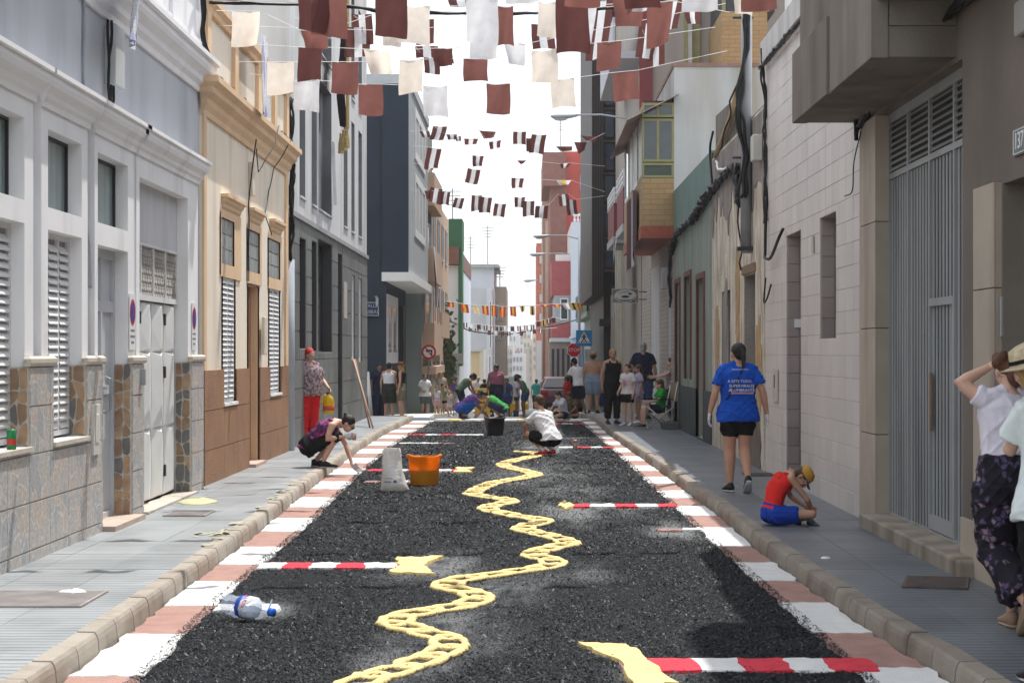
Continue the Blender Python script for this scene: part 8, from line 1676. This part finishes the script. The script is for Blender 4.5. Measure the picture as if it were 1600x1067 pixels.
Yq = 74; t = thing('white_board', 'pale blue-white board standing behind the yellow barrier', 'board', (Xp(795, Yq), Yq, gz(Yq))); MB().box(Xp(787, Yq), Xp(804, Yq), Yq, Yq + .05, ZZ(640, Yq), ZZ(588, Yq)).build('panel', M('board_white_blue', (.58,.64,.68), .4), t, bevel=.04); MB().box(Xp(790, Yq), Xp(801, Yq), Yq + .06, Yq + .1, ZZ(650, Yq), ZZ(600, Yq)).build('stand', grey_metal, t)
# broom-like stick held by the crouching pair
cable('wooden_stick', 'dark stick held between the two crouching people', [([(Xp(742, 48.5), 48.5, ZZ(630, 48.5)), (Xp(762, 48.5), 48.5, ZZ(650, 48.5))], .015)], cat='stick', mat=M('dark_stick', (.06,.04,.03), .7))
# far end clutter of the carpet
random.seed(8); simple('carpet_strip', 'dark brown strip closing the far end of the black carpet', 'strip', [(-2.2, 1.3, 45.15, 45.35, .0, .03)], M('brown_strip', (.12,.07,.055), .8, .2, 5), bevel=.004)
pads = thing('sand_heap', 'pale heaps of sawdust spread on the road at the far carpet end', 'sawdust heaps', (-.8, 47.6, 0))
for k in range(8): q = pad('heap', [(-1.9 + k * .42, 46.2), (-1.6 + k * .42, 46.2), (-1.62 + k * .42, 46.9), (-1.86 + k * .42, 46.8)], .035, [yel, white_salt, terra, white_salt][k % 4], pads, 4, .05)
# ---------------------------------------------------------------- maroon hatchback
Yc = 76; cx0 = Xp(838, Yc) + .15; t = thing('parked_car', 'maroon hatchback parked beyond the stop sign behind the people', 'car', (cx0 + .85, Yc, gz(Yc))); g0 = gz(Yc)
cp = M('maroon_car_paint', (.10,.018,.035), .3, .05, 1, spec=.6, metal=.2)
body = [(0, .35), (.02, .75), (.12, .98), (.9, 1.02), (1.35, 1.42), (2.9, 1.46), (3.5, 1.0), (4.1, .92), (4.15, .4), (3.9, .28), (.2, .28)]  # side profile from rear to nose
W2 = 1.72; xa = cx0
def sec(fx, inset): return [(xa + inset if fx == 0 else xa + W2 - inset) for _ in body]
L0 = [V((xa + (.20 if z > 1.1 else (.02 if z > .8 else 0)), Yc + y, g0 + z)) for y, z in body]; R0 = [V((xa + W2 - (.20 if z > 1.1 else (.02 if z > .8 else 0)), Yc + y, g0 + z)) for y, z in body]
n = len(body); mb = MB().add(L0 + R0, [tuple(range(n)), tuple(range(n, 2 * n))[::-1]] + [(i, (i + 1) % n, (i + 1) % n + n, i + n) for i in range(n)]); mb.build('body', cp, t, bevel=.03)
MB().add([(xa + .17, Yc + .88 + .02, g0 + 1.05), (xa + W2 - .17, Yc + .90, g0 + 1.05), (xa + W2 - .27, Yc + 1.30, g0 + 1.40), (xa + .27, Yc + 1.30, g0 + 1.40)], [(0,1,2,3)]).xf(Matrix.Translation((0, -.012, .012))).build('rear_window', glass_dark, t)
MB().add([(xa + .03, Yc + 1.05, g0 + 1.0), (xa + .03, Yc + 3.3, g0 + 1.0), (xa + .17, Yc + 2.75, g0 + 1.38), (xa + .17, Yc + 1.45, g0 + 1.38)], [(0,1,2,3)]).xf(Matrix.Translation((-.03, 0, 0))).build('side_window', glass_dark, t)
for x_ in (xa + .02, xa + W2 - .32): MB().box(x_, x_ + .3, Yc - .01, Yc + .08, g0 + .72, g0 + .9).build('tail_light', M('tail_red', (.45,.01,.01), .2), t)
MB().box(xa + .6, xa + 1.12, Yc - .02, Yc + .02, g0 + .5, g0 + .61).build('number_plate', plate_w, t); MB().box(xa + .03, xa + W2 - .03, Yc - .06, Yc + .1, g0 + .3, g0 + .48).build('bumper', M('bumper_dark', (.03,.03,.03), .6), t, bevel=.02)
for x_ in (xa + .02, xa + W2 - .22):
    for y_ in (.75, 3.35): wh = MB().tube([(x_, Yc + y_, g0 + .3), (x_ + .2, Yc + y_, g0 + .3)], .3, 20).build('wheel', M('tyre', (.02,.02,.02), .8), t); MB().tube([(x_ - .01, Yc + y_, g0 + .3), (x_ + .21, Yc + y_, g0 + .3)], .19, 16).build('rim', grey_metal, wh)
for o in list(bpy.data.objects):
    if '_S' in o: del o['_S']
# ================================================================ summer haze
hm = bpy.data.materials.new('haze_air'); hm.use_nodes = True; hn = hm.node_tree; hn.nodes.clear()
vo = hn.nodes.new('ShaderNodeVolumePrincipled'); vo.inputs['Color'].default_value = (.97, .98, 1, 1); vo.inputs['Density'].default_value = 0.00038; vo.inputs['Anisotropy'].default_value = 0.3
ho = hn.nodes.new('ShaderNodeOutputMaterial'); hn.links.new(vo.outputs[0], ho.inputs['Volume'])
hz_o = MB().box(-6100, 6100, -60, 8100, -12, 145).build('haze', hm); stuff(hz_o)
